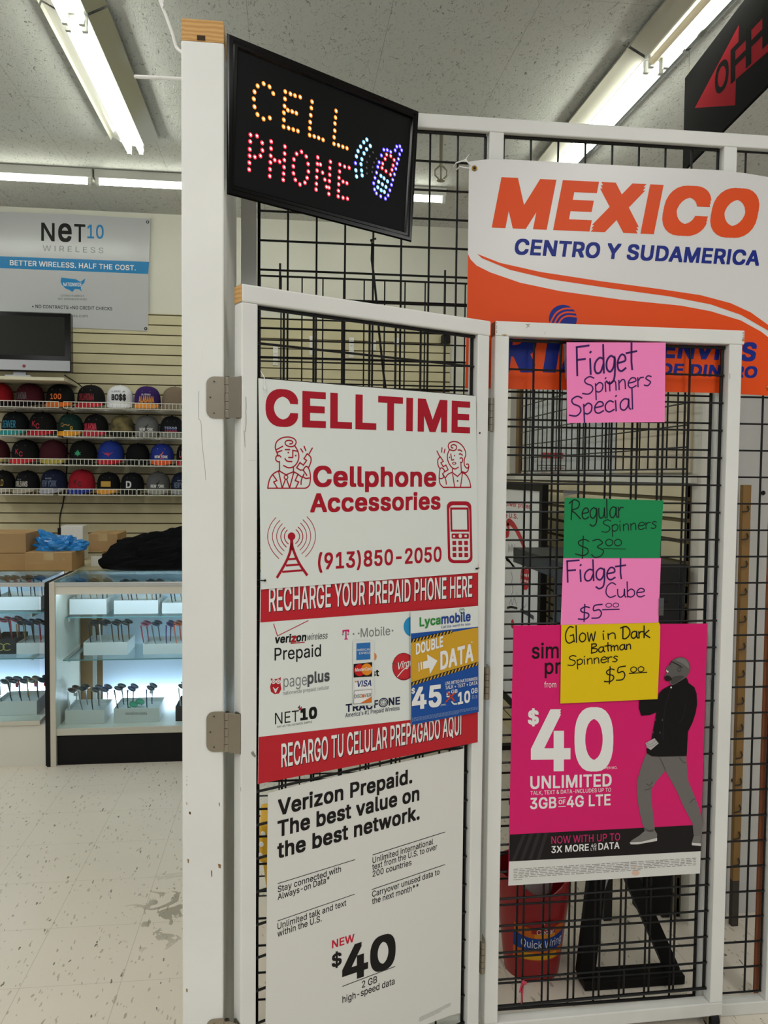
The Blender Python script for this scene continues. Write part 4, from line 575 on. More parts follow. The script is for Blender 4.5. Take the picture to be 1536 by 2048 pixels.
# ---------------------------------------------------------------- the room
def node_floor():
    m = bpy.data.materials.new('vinyl_tile')
    m.use_nodes = True
    nt = m.node_tree
    L, N = nt.links.new, nt.nodes.new
    b = nt.nodes['Principled BSDF']
    b.inputs['Roughness'].default_value = .32
    tc = N('ShaderNodeTexCoord')
    def math_(op, a, bb=None, c=None):
        n = N('ShaderNodeMath')
        n.operation = op
        for i, q in enumerate((a, bb, c)):
            if q is None:
                continue
            if isinstance(q, (int, float)):
                n.inputs[i].default_value = q
            else:
                L(q, n.inputs[i])
        return n.outputs[0]
    def mixc(fac, a, bb):
        n = N('ShaderNodeMix')
        n.data_type = 'RGBA'
        L(fac, n.inputs['Factor'])
        for k, q in (('A', a), ('B', bb)):
            if isinstance(q, tuple):
                n.inputs[k].default_value = q
            else:
                L(q, n.inputs[k])
        return n.outputs['Result']
    sep = N('ShaderNodeSeparateXYZ')
    L(tc.outputs['Object'], sep.inputs[0])
    fx = math_('FRACT', math_('DIVIDE', math_('ADD', sep.outputs[0], 30.0 * .305 + .515), .305))
    fy = math_('FRACT', math_('DIVIDE', math_('ADD', sep.outputs[1], 30.0 * .33 - 2.854), .33))
    lx = math_('LESS_THAN', fx, .008)
    ly = math_('LESS_THAN', fy, .006)
    seam = math_('MULTIPLY', math_('MAXIMUM', lx, ly), .45)
    n1 = N('ShaderNodeTexNoise')
    n1.inputs['Scale'].default_value = 1.7
    n1.inputs['Detail'].default_value = 5
    L(tc.outputs['Object'], n1.inputs['Vector'])
    base = mixc(n1.outputs['Fac'], lin('#d9d1c2'), lin('#cdc4b4'))
    # the short dark flecks of vinyl composition tile, a fine set and a coarse set
    for sc, thr, keep, colr, rot in ((40, .15, .70, '#968d7b', .1), (26, .11, .82, '#2f2c24', .7), (26, .10, .86, '#38342a', 1.35), (70, .26, .72, '#a39c88', 1.9)):
        mp = N('ShaderNodeMapping')
        mp.inputs['Rotation'].default_value = (0, 0, rot)
        mp.inputs['Scale'].default_value = (1.0, .30, 1)
        L(tc.outputs['Object'], mp.inputs[0])
        nz = N('ShaderNodeTexNoise')
        nz.inputs['Scale'].default_value = 30
        L(tc.outputs['Object'], nz.inputs['Vector'])
        ad = N('ShaderNodeVectorMath')
        ad.operation = 'MULTIPLY_ADD'
        L(nz.outputs['Color'], ad.inputs[0])
        ad.inputs[1].default_value = (.02, .02, 0)
        L(mp.outputs[0], ad.inputs[2])
        v = N('ShaderNodeTexVoronoi')
        v.voronoi_dimensions = '2D'
        v.inputs['Scale'].default_value = sc
        L(ad.outputs[0], v.inputs['Vector'])
        sx = N('ShaderNodeSeparateColor')
        L(v.outputs['Color'], sx.inputs[0])
        on = math_('MULTIPLY', math_('LESS_THAN', v.outputs['Distance'], math_('MULTIPLY', sx.outputs[1], thr)), math_('GREATER_THAN', sx.outputs[0], keep))
        base = mixc(math_('MULTIPLY', on, .8), base, lin(colr))
    # dirt worn in beside the post
    dv = N('ShaderNodeVectorMath')
    dv.operation = 'SUBTRACT'
    L(tc.outputs['Object'], dv.inputs[0])
    dv.inputs[1].default_value = (-.42, 2.93, 0)
    dm = N('ShaderNodeVectorMath')
    dm.operation = 'MULTIPLY'
    L(dv.outputs[0], dm.inputs[0])
    dm.inputs[1].default_value = (5.5, 3.0, 0)
    ln = N('ShaderNodeVectorMath')
    ln.operation = 'LENGTH'
    L(dm.outputs[0], ln.inputs[0])
    n2 = N('ShaderNodeTexNoise')
    n2.inputs['Scale'].default_value = 9
    n2.inputs['Detail'].default_value = 8
    n2.inputs['Distortion'].default_value = 1.5
    L(tc.outputs['Object'], n2.inputs['Vector'])
    near = math_('SUBTRACT', 1.0, math_('MINIMUM', ln.outputs['Value'], 1.0))
    dirt = math_('MULTIPLY', near, math_('MULTIPLY', math_('GREATER_THAN', math_('ADD', n2.outputs['Fac'], math_('MULTIPLY', near, .18)), .62), 1.1))
    base = mixc(math_('MINIMUM', dirt, .7), base, lin('#7d7560'))
    base = mixc(seam, base, lin('#8e8873'))
    L(base, b.inputs['Base Color'])
    return m
def node_ceiling():
    m = bpy.data.materials.new('ceiling_tile')
    m.use_nodes = True
    nt = m.node_tree
    L, N = nt.links.new, nt.nodes.new
    b = nt.nodes['Principled BSDF']
    b.inputs['Roughness'].default_value = .9
    tc = N('ShaderNodeTexCoord')
    mp = N('ShaderNodeMapping')
    mp.inputs['Scale'].default_value = (1, .55, 1)
    mp.inputs['Rotation'].default_value = (0, 0, .5)
    L(tc.outputs['Object'], mp.inputs[0])
    nz = N('ShaderNodeTexNoise')
    nz.inputs['Scale'].default_value = 48
    nz.inputs['Detail'].default_value = 5
    nz.inputs['Roughness'].default_value = .75
    nz.inputs['Distortion'].default_value = 1.6
    L(mp.outputs[0], nz.inputs['Vector'])
    mr = N('ShaderNodeMapRange')
    mr.inputs['From Min'].default_value = .36
    mr.inputs['From Max'].default_value = .43
    L(nz.outputs['Fac'], mr.inputs['Value'])
    mx = N('ShaderNodeMix')
    mx.data_type = 'RGBA'
    L(mr.outputs[0], mx.inputs['Factor'])
    mx.inputs['A'].default_value = lin('#7a7973')
    mx.inputs['B'].default_value = lin('#c9c9c4')
    sep = N('ShaderNodeSeparateXYZ')
    L(tc.outputs['Object'], sep.inputs[0])
    fac = None
    for k, per in ((0, .61), (1, 1.22)):
        d = N('ShaderNodeMath'); d.operation = 'MULTIPLY_ADD'
        L(sep.outputs[k], d.inputs[0]); d.inputs[1].default_value = 1 / per; d.inputs[2].default_value = 20.3
        fr = N('ShaderNodeMath'); fr.operation = 'FRACT'; L(d.outputs[0], fr.inputs[0])
        ls = N('ShaderNodeMath'); ls.operation = 'LESS_THAN'; L(fr.outputs[0], ls.inputs[0]); ls.inputs[1].default_value = .004 / per
        if fac is None:
            fac = ls.outputs[0]
        else:
            mm = N('ShaderNodeMath'); mm.operation = 'MAXIMUM'; L(fac, mm.inputs[0]); L(ls.outputs[0], mm.inputs[1]); fac = mm.outputs[0]
    sc = N('ShaderNodeMath'); sc.operation = 'MULTIPLY'; L(fac, sc.inputs[0]); sc.inputs[1].default_value = .32
    m2 = N('ShaderNodeMix'); m2.data_type = 'RGBA'
    L(sc.outputs[0], m2.inputs['Factor']); L(mx.outputs['Result'], m2.inputs['A']); m2.inputs['B'].default_value = lin('#5f5c55')
    L(m2.outputs['Result'], b.inputs['Base Color'])
    bp = N('ShaderNodeBump'); bp.inputs['Strength'].default_value = .5; bp.inputs['Distance'].default_value = .01
    L(nz.outputs['Fac'], bp.inputs['Height']); L(bp.outputs['Normal'], b.inputs['Normal'])
    return m

WALLW = mat('wall_white', '#dedcd0', .7, mottle=.05, scale=2)
SLAT = mat('slatwall_board', '#cfc6a2', .55, mottle=.10, scale=4)
GROOVE = mat('slatwall_groove', '#5d5136', .8)
GREYP = mat('grey_panel', '#cfd3d3', .5)
BEIGEP = mat('beige_panel', '#e0d3ba', .6)
CEIL = 3.58
BY = 6.38
struct('floor', MB().box(-6, 6, -5, BY + .1, -.05, 0, node_floor()))
struct('ceiling', MB().box(-6, 6, -5, BY + .1, CEIL, CEIL + .05, node_ceiling()))
wb = struct('wall_back', MB().box(-6, 6, BY, BY + .1, 0, CEIL, WALLW))
BACK = PL((0, BY - .02), 0)
zg = BACK.uv(150, 400 + 1072 / 4.042).y
mb = MB().box(-6, 1.29, BY - .006, BY - .001, 0, 2.82, GROOVE)
k0 = int(zg / .0762)
zz = [zg - .0762 * i for i in range(-2, k0 + 1)]
top = 2.82
for z in zz:
    if z < top - .01:
        mb.box(-6, 1.29, BY - .02, BY - .005, z + .0045, top, SLAT)
        top = z - .0045
mb.box(-6, 1.29, BY - .02, BY - .005, 0, top, SLAT)
struct('slatwall_panel', mb, wb)

wr = struct('wall_right', MB().box(1.43, 1.52, 2.64, BY, 0, 2.45, WALLW))
SLATR = mat('slatwall_board_side', '#ddd2b0', .55, mottle=.10, scale=4)
mb = MB().box(1.4145, 1.43, 2.70, BY - .02, 0, 1.575, GROOVE)
top = 1.572
for i in range(21):
    z = 1.525 - i * .0762
    if z < .03:
        break
    mb.box(1.408, 1.424, 2.70, BY - .02, z + .0075, top, SLATR)
    top = z - .0075
mb.box(1.408, 1.424, 2.70, BY - .02, 0, top, SLATR)
struct('slatwall_panel', mb, wr)
struct('upper_panel', MB().box(1.414, 1.43, 3.33, 4.62, 1.62, 2.12, GREYP), wr)
struct('lower_panel', MB().box(1.414, 1.43, 2.70, 3.33, 1.62, 2.45, BEIGEP).box(1.414, 1.43, 3.33, 4.62, 2.12, 2.45, mat('tan_panel', '#c9a878', .6)), wr)
struct('ledge_strip', MB().box(1.402, 1.43, 2.66, BY - .02, 1.583, 1.612, WALLW), wr)
mb = MB().box(1.40, 1.43, 4.64, 4.70, 1.62, 2.45, WALLW).box(1.385, 1.43, 4.72, 4.78, 1.62, 2.45, mat('brown_strip', '#6e5637', .6)).box(1.36, 1.43, 4.82, 5.05, 1.62, 2.45, WALLW)
struct('upright_strip', mb, wr)
GREYW = mat('grey_white_board', '#c9c8c4', .6, mottle=.12, scale=5)
mb = MB().box(1.52, 2.4, 2.70, 2.76, 0, 2.1, GREYW).box(1.585, 1.60, 2.685, 2.70, 0, 2.1, GREYW)
for (x, z) in ((1.625, 1.56), (1.642, 1.50), (1.633, 1.22), (1.64, 1.21), (1.62, .50), (1.70, 1.55)):
    mb.cyl((x, 2.699, z), (x, 2.695, z), .008, BLACKM, n=8)
struct('wall_end', mb)

# ---------------------------------------------------------------- post with the hinges
def wires(mb, pl, us, zs, u0, u1, z0, z1, r=.003, edge=.0045, n=6):
    """welded square wire panel: uprights behind, cross wires in front"""
    for u in us:
        e = edge if u in (us[0], us[-1]) else r
        mb.cyl(pl.pt(u, z0, -.0028), pl.pt(u, z1, -.0028), e, BLACKW, n=n)
    for z in zs:
        e = edge if z in (zs[0], zs[-1]) else r
        mb.cyl(pl.pt(u0, z, .0028), pl.pt(u1, z, .0028), e, BLACKW, n=n)
    return mb
def stick(pl, u0, u1, z0, z1, o0, o1, mt):
    p = pl.pt(u0, z0, o0)
    return MB().obox(p, pl.d * (u1 - u0), pl.n * (o1 - o0), (0, 0, z1 - z0), mt)

post = thing('wooden_post', 'tall white painted square post with unpainted top', 'post', (-.183, 1.82, 0))
mb = MB().box(-.228, -.139, 1.775, 1.864, 0, 2.515, WHITE)
obj('shaft', mb, post, bevel=.003)
mb = MB().box(-.2275, -.1395, 1.7755, 1.8635, 2.515, 2.56, WOODEND)
mb.box(-.195, -.178, 1.7745, 1.777, 2.517, 2.527, mat('notch_dark', '#3b2816', .9))  # dark inlay stands in for the notch; no hollow is cut
o = obj('bare_end', mb, post)
o['label'] = 'bare wood end with a small notch'
POSTF = PL((-.183, 1.775), 0)
pr = Print(POSTF, 350, 700, 7.314)
CR = ink('#6f6a5c')
pr.stroke([(395, 0), (398, 140)], 2, ink('#b9b6a8'))
pr.stroke([(350, 600), (345, 980), (380, 1060), (400, 1400), (435, 1700), (450, 1900)], 4, CR)
pr2 = Print(POSTF, 350, 1380, 7.314)
CHIP = ink('#8a6a45', .8)
for (x, y, a, b) in ((172, 1660, 5, 22), (648, 1672, 8, 30), (172, 1265, 4, 8), (172, 1325, 4, 9), (172, 1385, 5, 12), (215, 1800, 12, 16)):
    pr2.poly([(x - a, y - b), (x + a, y - b * .6), (x + a * .8, y + b), (x - a * .6, y + b * .7)], CHIP)
pr3 = Print(POSTF, 0, 1500, 2.954)
for (x, y, a, b) in ((1112, 655, 5, 14), (1297, 685, 9, 14), (1123, 372, 5, 10), (1104, 1420, 5, 12), (1250, 730, 4, 22)):
    pr3.poly([(x - a, y - b), (x + a, y - b * .6), (x + a * .8, y + b), (x - a * .6, y + b * .7)], CHIP)
for q in (pr, pr2, pr3):
    obj('wear_marking', q.mb, post)

# ---------------------------------------------------------------- fixed partition of wire panels
F0 = 2.17
GY = PL((0, 2.19), 0)
part = thing('grid_partition', 'fixed partition of black wire panels in white two-by-two framing behind the folding gate', 'partition', (.7, 2.19, 0))
obj('top_rail', MB().box(-.135, 1.80, F0, F0 + .038, 2.536, 2.574, WHITE), part, bevel=.003)
obj('bottom_rail', MB().box(-.135, 1.80, F0, F0 + .038, 0, .038, WHITE2), part, bevel=.003)
for x0, x1 in ((-.125, -.085), (.541, .581), (1.218, 1.257), (1.427, 1.466)):
    obj('stile', MB().box(x0, x1, F0 + .0005, F0 + .0385, .038, 2.536, WHITE), part, bevel=.002)
obj('return_board', MB().box(-.157, -.139, 1.866, 2.206, 0, 2.50, WHITE2), part)
zs = [2.531 - .0772 * k for k in range(33)]
for us in ([-.079 + .0767 * k for k in range(9)], [.585 + .0783 * k for k in range(9)]):
    obj('wire_grille', wires(MB(), GY, us, zs, us[0], us[-1], zs[-1], zs[0]), part)
us = [1.262, 1.296, 1.372, 1.422]
obj('wire_grille', wires(MB(), GY, us, zs, us[0], us[-1], zs[-1], zs[0], edge=.003), part)
for us in ([1.472 + .0767 * k for k in range(5)],):
    obj('wire_grille', wires(MB(), GY, us, zs, us[0], us[-1], zs[-1], zs[0]), part)

# ---------------------------------------------------------------- folding gate
A0 = PL((-.063, 1.764), 26.745)           # plane of the signs on the near leaf
B0 = PL((.6, 2.098), 1.5)                 # front of the far leaf
FA = A0.shift(-.005)
def hinge(parent, mbfun, screws):
    h = obj('hinge', mbfun, parent, smooth=False, bevel=.0006)
    for p, n in screws:
        m = MB().cyl(Vector(p), Vector(p) + Vector(n) * .0012, .0035, STEEL, n=12)
        t = Vector(n).cross(Vector((0, 0, 1))).normalized()
        for d in (t, Vector((0, 0, 1))):
            m.obox(Vector(p) + Vector(n) * .0013 - d * .0022 - Vector(n).cross(d) * .0005, d * .0044, Vector(n).cross(d) * .001, Vector(n) * .0003, BLACKM)
        obj('screw', m, h)
    return h
def leaf_shape(mb, o, dx, n, w_, h_, mt, t=.002, rad=.016):
    """a plate with two rounded outer corners"""
    o, dx, n = Vector(o), Vector(dx).normalized(), Vector(n).normalized()
    pts = [(0, -h_ / 2), (w_ - rad, -h_ / 2)]
    pts += [(w_ - rad + rad * math.sin(a), -h_ / 2 + rad - rad * math.cos(a)) for a in [math.pi / 2 * i / 5 for i in range(1, 6)]]
    pts += [(w_ - rad + rad * math.cos(a), h_ / 2 - rad + rad * math.sin(a)) for a in [math.pi / 2 * i / 5 for i in range(0, 6)]]
    pts += [(0, h_ / 2)]
    fr = [o + dx * x + Vector((0, 0, z)) + n * t for x, z in pts]
    bk = [o + dx * x + Vector((0, 0, z)) for x, z in pts]
    N = len(pts)
    mb.add(fr + bk, [tuple(range(N)), tuple(reversed(range(N, 2 * N)))] + [(i, (i + 1) % N, N + (i + 1) % N, N + i) for i in range(N)], mt)

ga = thing('gate_leaf', 'near folding gate leaf hinged to the post, carrying the red and white phone signs', 'gate panel', (.2, 1.9, 0))
U0, U1 = -.038, .659
obj('top_rail', stick(FA, U0, U1 + .004, 1.967, 2.006, -.04, 0, WHITE), ga, bevel=.004)
p = stick(FA, U0 - .0006, U0 + .0004, 1.9685, 2.0045, -.0385, -.0015, WOODEND)
obj('bare_end', p, ga)['label'] = 'bare orange wood end of the rail'
obj('bottom_rail', stick(FA, U0, U1, .045, .083, -.04, 0, WHITE2), ga, bevel=.003)
obj('stile', stick(FA, U0, 0, .083, 1.967, -.04, 0, WHITE), ga, bevel=.003)
obj('stile', stick(FA, .620, U1, .083, 1.967, -.04, 0, WHITE), ga, bevel=.003)
GA = A0.shift(-.022)
us = [-.004 + .0757 * k for k in range(9)]
us[-1] = .615
zs = [1.962 - .0767 * k for k in range(25)]
obj('wire_grille', wires(MB(), GA, us, zs, 0, .618, zs[-1], zs[0]), ga)
pa = Print(FA.shift(.0006), 350, 700, 7.314)
for pts in ([(1035, 685), (1040, 820), (1035, 900)], [(1035, 900), (1040, 1050), (1030, 1200)], [(1010, 1180), (1020, 1300), (1025, 1420)]):
    pa.stroke(pts, 5, ink('#77746a'))
pa.stroke([(1070, 1615), (1180, 1615)], 3, ink('#a8a69c'))
obj('scuff_marking', pa.mb, ga)
pa = Print(FA.shift(.0006), 350, 1380, 7.314)
pa.poly([(1110, 920), (1140, 890), (1185, 960), (1175, 990), (1125, 950)], ink('#8b8980'))
pa.stroke([(960, 1420), (962, 1480)], 5, ink('#8a7f68'))
obj('scuff_marking', pa.mb, ga)
corner = FA.pt(U0, 0, 0)
for yy in (795, 1463, 2076):
    zc = POSTF.uv(430, yy).y
    mb = MB()
    leaf_shape(mb, (-.139, 1.7747, zc), (-1, 0, 0), (0, -1, 0), .036, .089, STEEL)
    leaf_shape(mb, FA.pt(U0, zc, -.002), -FA.n, -FA.d, .03, .089, STEEL, rad=.012)
    kn = Vector((-.1305, 1.7695, zc))
    for i in range(5):
        mb.cyl(kn + Vector((0, 0, -.0445 + .0178 * i + .0005)), kn + Vector((0, 0, -.0445 + .0178 * (i + 1) - .0005)), .0062 if i % 2 else .0068, STEEL, n=14)
    mb.cyl(kn + Vector((0, 0, -.045)), kn + Vector((0, 0, .0455)), .0052, STEELD, n=12)
    mb.obox((-.1388, 1.7725, zc - .044), (.009, 0, 0), (0, .002, 0), (0, 0, .088), STEEL)
    mb.obox(kn + Vector((0, -.002, -.044)), FA.pt(U0, 0, -.002) - Vector((kn.x, kn.y, 0)), FA.d * -.002, (0, 0, .088), STEEL)
    sc = [((x, 1.773, zc + z), (0, -1, 0)) for x, z in ((-.159, .034), (-.167, 0), (-.159, -.034))]
    sc += [(FA.pt(U0 - .002, zc + z, -o), -FA.d) for o, z in ((.018, .034), (.024, 0), (.018, -.034))]
    hinge(ga, mb, sc)

gb = thing('gate_leaf', 'far folding gate leaf carrying the magenta poster and the handwritten price papers', 'gate panel', (.9, 2.12, 0))
obj('top_rail', stick(B0, -.054, .664, 1.974, 2.013, -.038, 0, WHITE), gb, bevel=.003)
obj('bare_end', stick(B0, -.0547, -.0537, 1.9755, 2.0115, -.037, -.001, mat('brown_end', '#6e3f22', .8)), gb)['label'] = 'raw brown sawn end of the rail'
obj('bottom_rail', stick(B0, -.054, .659, .045, .084, -.038, 0, WHITE2), gb, bevel=.003)
obj('stile', stick(B0, -.054, -.015, .084, 1.974, -.038, 0, WHITE), gb, bevel=.003)
obj('stile', stick(B0, .619, .658, .084, 1.974, -.038, 0, WHITE), gb, bevel=.003)
GB = B0.shift(-.022)
us = [-.0135 + .0757 * k for k in range(9)]
us[-1] = .612
zs = [1.966 - .077 * k for k in range(25)]
obj('wire_grille', wires(MB(), GB, us, zs, -.014, .616, zs[-1], zs[0]), gb)
pb = Print(B0.shift(.0006), 920, 600, 7.68)
for pts in ([(1010, 375), (1075, 370)], [(1020, 430), (1065, 375)], [(1025, 380), (1070, 415)], [(1300, 525), (1312, 490)]):
    pb.stroke(pts, 5, ink('#8b7a60'))
for y in (350, 400, 430, 475, 500):
    pb.poly([(556, y - 8), (575, y), (560, y + 10)], ink('#7d5a36', .8))
pb.poly([(630, 536), (680, 528), (735, 536), (690, 548)], ink('#a98654', .8))
obj('scuff_marking', pb.mb, gb)
pk = Print(FA.shift(.0006), 940, 720, 10.24)
pk.ring((200, 1495), 16, 18, ink('#1a1815'))
obj('screw_hole', pk.mb, ga)
pb = Print(B0.shift(.0006), 1360, 620, 8.534)
for y in (385, 405, 440, 470, 495, 520):
    pb.poly([(1095, y - 6), (1060, y), (1095, y + 6)], ink('#7d5a36', .8))
pb.poly([(1092, 480), (1065, 500), (1060, 530), (1085, 540)], ink('#b08a52', .8))
pb.stroke([(850, 1090), (852, 1170)], 5, ink('#55504a'))
obj('scuff_marking', pb.mb, gb)
for (xx, ya, yb) in ((984, 795, 864), (980, 1330, 1400), (974, 1876, 1946)):
    P = B0.uv(xx, (ya + yb) / 2)
    zc, kn = P.y, Vector((.5365, 2.088, 0))
    mb = MB()
    for i in range(5):
        mb.cyl(kn + Vector((0, 0, zc - .0445 + .0178 * i + .0005)), kn + Vector((0, 0, zc - .0445 + .0178 * (i + 1) - .0005)), .0062 if i % 2 else .0068, STEEL, n=14)
    mb.box(.5385, .545, 2.0945, 2.0965, zc - .044, zc + .044, STEEL)
    mb.box(.5435, .5455, 2.094, 2.125, zc - .044, zc + .044, STEEL)
    mb.box(.5275, .5365, 2.0915, 2.0935, zc - .044, zc + .044, STEELD)
    obj('hinge', mb, gb, bevel=.0006)
mb = MB().cyl((1.222, 2.135, .028), (1.246, 2.135, .028), .028, BLACKM, n=20)
mb.box(1.214, 1.218, 2.118, 2.152, .02, .047, STEEL).box(1.250, 1.254, 2.118, 2.152, .02, .047, STEEL).box(1.214, 1.254, 2.117, 2.153, .043, .046, STEEL)
obj('caster', mb, gb)['label'] = 'black rubber caster under the free end'

# ---------------------------------------------------------------- signs on the gate
def sheet(name, pl, px, thick, mt, label, cat, group=None, k=1.0, x0=0, y0=0, curve=None):
    q = [pl.uv(x0 + x / k, y0 + y / k) for x, y in px]
    n = len(q)
    mb = MB()
    fr, bk = [pl.pt(p.x, p.y, 0) for p in q], [pl.pt(p.x, p.y, -thick) for p in q]
    mb.poly(fr, mt)
    mb.poly(list(reversed(bk)), mt)
    mb.add(fr + bk, [(i, n + i, n + (i + 1) % n, (i + 1) % n) for i in range(n)], mt)
    return tag(obj(name, mb), label, cat, group)
RED = ink('#b01f2a')
DRED = ink('#a8182a')
SIGNW = mat('sign_board_white', '#dfe4de', .4)
INKW, INKK = ink('#e9e9e6'), ink('#151414')

cs = sheet('shop_sign', A0, [(517.5, 756.6), (951.6, 792), (956, 1145), (522.6, 1179)], .0022, SIGNW,
           'white board with a red headline, two cartoon callers and a phone number', 'sign')
P = Print(A0, 510, 750, 3.339)
P.text('CELLTIME', 70, 340, 1435, 390, 250, DRED, bold=.03)
lines_of(P, cs)
P = Print(A0, 510, 750, 3.339)
P.text('Cellphone', 388, 748, 1210, 746, 142, DRED, bold=.026)
P.text('Accessories', 368, 918, 1238, 898, 128, DRED, bold=.026)
P.text('(913)850-2050', 420, 1302, 1245, 1246, 112, DRED, bold=.02)
lines_of(P, cs)
P = Print(A0, 520, 860, 6.827)
W = 16
for pts in ([(235, 320), (208, 240), (228, 160), (300, 108), (390, 96), (465, 120), (493, 165), (470, 212), (420, 228), (365, 212), (342, 180), (360, 148), (410, 142), (445, 162), (435, 185), (405, 190)],
            [(470, 210), (512, 280), (530, 360), (510, 440), (460, 498), (390, 515), (320, 485)], [(225, 268), (310, 222)], [(240, 302), (300, 280)],
            [(235, 320), (240, 338), (217, 370), (217, 410), (243, 433), (265, 432)], [(265, 432), (266, 560)], [(243, 355), (265, 350), (285, 370)], [(343, 268), (405, 268)],
            [(340, 390), (370, 425), (436, 430)], [(455, 508), (456, 570)], [(260, 555), (180, 600), (128, 680), (105, 795)], [(620, 795), (660, 770), (682, 720), (688, 620), (670, 540), (640, 498), (610, 512), (590, 550)],
            [(455, 570), (505, 595), (565, 640)], [(645, 325), (690, 370), (695, 430), (665, 510)], [(670, 325), (714, 246)], [(555, 256), (586, 302)], [(602, 222), (624, 282)], [(590, 550), (640, 620)],
            [(588, 640), (625, 660), (672, 655)], [(600, 600), (565, 680), (560, 745)]):
    P.stroke(pts, W, DRED)
for pts in ([(515, 290), (447, 278), (447, 375), (390, 375)], [(265, 560), (355, 612), (456, 570)], [(105, 795), (620, 795)], [(175, 612), (230, 690), (187, 710), (235, 790)],
            [(520, 600), (480, 690), (527, 710), (488, 790)], [(255, 570), (300, 785)], [(348, 670), (305, 785)], [(362, 670), (402, 785)], [(460, 580), (405, 785)],
            [(645, 322), (600, 390), (636, 415), (592, 480), (545, 445), (500, 515), (550, 548), (590, 545)]):
    P.stroke(pts, W, DRED, smooth=False)
P.ring((355, 645), 32, 34, DRED, hole=.58)
P.ring((385, 308), 11, 12, DRED)
P.ring((487, 350), 11, 12, DRED)
obj('cartoon', P.mb, cs)['label'] = 'red line drawing of a man on a phone'
P = Print(A0, 730, 860, 6.678)
W = 13
for pts in ([(1130, 270), (1110, 220), (1130, 172), (1190, 153), (1260, 175), (1320, 240), (1345, 320), (1325, 400), (1328, 470), (1358, 508), (1385, 490), (1378, 457), (1352, 458)],
            [(1386, 490), (1372, 545), (1340, 570), (1300, 556)], [(1130, 262), (1180, 275), (1218, 255), (1220, 215), (1185, 195), (1150, 210), (1155, 235), (1175, 240)],
            [(1120, 275), (1100, 340), (1110, 420), (1150, 490), (1200, 520), (1248, 496)], [(1240, 268), (1270, 268), (1295, 286)], [(1256, 322), (1280, 320), (1300, 338)],
            [(1266, 378), (1292, 373), (1306, 400), (1292, 434), (1275, 430)], [(1280, 430), (1286, 568)], [(1166, 520), (1168, 570)], [(1290, 566), (1350, 600), (1395, 680), (1412, 766)],
            [(1045, 766), (1003, 720), (990, 640), (1000, 530), (1025, 506), (1060, 540), (1050, 575)], [(1165, 566), (1110, 590), (1075, 635)], [(1035, 580), (1076, 660), (1085, 725)],
            [(1005, 357), (972, 400), (976, 470), (1000, 520)], [(995, 352), (960, 280)], [(1028, 236), (1022, 296)], [(1068, 254), (1055, 306)], [(990, 642), (1020, 650), (1050, 627), (1036, 588)]):
    P.stroke(pts, W, DRED)
for pts in ([(1145, 320), (1157, 402), (1186, 396)], [(1168, 570), (1235, 620), (1290, 566)], [(1412, 766), (1045, 766)], [(1170, 590), (1197, 766)], [(1300, 580), (1275, 766)],
            [(1005, 357), (1045, 417), (1013, 440), (1045, 490), (1080, 468), (1110, 530), (1065, 557)]):
    P.stroke(pts, W, DRED, smooth=False)
P.ring((1190, 445), 28, 19, DRED, hole=.5)
P.ring((1128, 366), 8, 10, DRED)
P.ring((1195, 343), 8, 10, DRED)
P.ring((1236, 680), 10, 13, DRED)
obj('cartoon', P.mb, cs)['label'] = 'red line drawing of a woman on a phone'
P = Print(A0, 520, 860, 6.827)
P.ring((430, 1452), 52, 54, DRED)
P.poly([(412, 1500), (452, 1500), (458, 1640), (406, 1640)], DRED)
P.stroke([(428, 1560), (405, 1680), (340, 1830), (235, 2010)], 34, DRED)
P.stroke([(432, 1560), (470, 1680), (540, 1830), (640, 1978)], 34, DRED)
for a, b in (((390, 1765), (480, 1758)), ((360, 1850), (520, 1838)), ((310, 1936), (580, 1916))):
    P.stroke([a, b], 26, DRED, smooth=False)
for (a, b, m, wd) in (((490, 1360), (485, 1550), 540, 11), ((520, 1325), (515, 1590), 585, 11), ((555, 1272), (545, 1640), 637, 9), ((585, 1225), (570, 1690), 692, 9), ((640, 1182), (620, 1732), 757, 9),
                      ((372, 1365), (385, 1555), 332, 11), ((340, 1330), (360, 1598), 284, 11), ((305, 1280), (330, 1650), 227, 9), ((270, 1235), (305, 1705), 170, 9), ((215, 1195), (258, 1755), 105, 9)):
    my = (a[1] + b[1]) / 2
    dx = m - (a[0] + b[0]) / 2
    pts = []
    for i in range(9):
        t = i / 8
        pts.append((a[0] + (b[0] - a[0]) * t + dx * math.sin(math.pi * t) ** .8, a[1] + (b[1] - a[1]) * t))
    P.stroke(pts, wd, DRED)
obj('antenna_icon', P.mb, cs)
P = Print(A0, 730, 860, 6.678)
def rrect(x0, y0, x1, y1, r, n=5):
    o = []
    for cx, cy, a0 in ((x1 - r, y0 + r, -90), (x1 - r, y1 - r, 0), (x0 + r, y1 - r, 90), (x0 + r, y0 + r, 180)):
        o += [(cx + r * math.cos(math.radians(a0 + 90 * i / n)), cy + r * math.sin(math.radians(a0 + 90 * i / n))) for i in range(n + 1)]
    return o
sk = lambda pts: [(x + (y - 955) * .022, y) for x, y in pts]
P.poly(sk(rrect(1090, 952, 1418, 1778, 75)), DRED, holes=[sk(rrect(1122, 1004, 1388, 1738, 60))])
P.poly(sk(rrect(1134, 1035, 1382, 1358, 3)), DRED, holes=[sk(rrect(1158, 1064, 1356, 1330, 3))])
P.poly(sk(rrect(1146, 1382, 1376, 1452, 14)), DRED, holes=[sk(rrect(1164, 1404, 1192, 1434, 2)), sk(rrect(1240, 1388, 1284, 1442, 21)), sk(rrect(1318, 1400, 1350, 1430, 2))])
for x in (1154, 1234, 1311):
    for y in (1480, 1562, 1642):
        P.poly(sk(rrect(x, y, x + 50, y + 56, 2)), DRED)
obj('phone_icon', P.mb, cs)

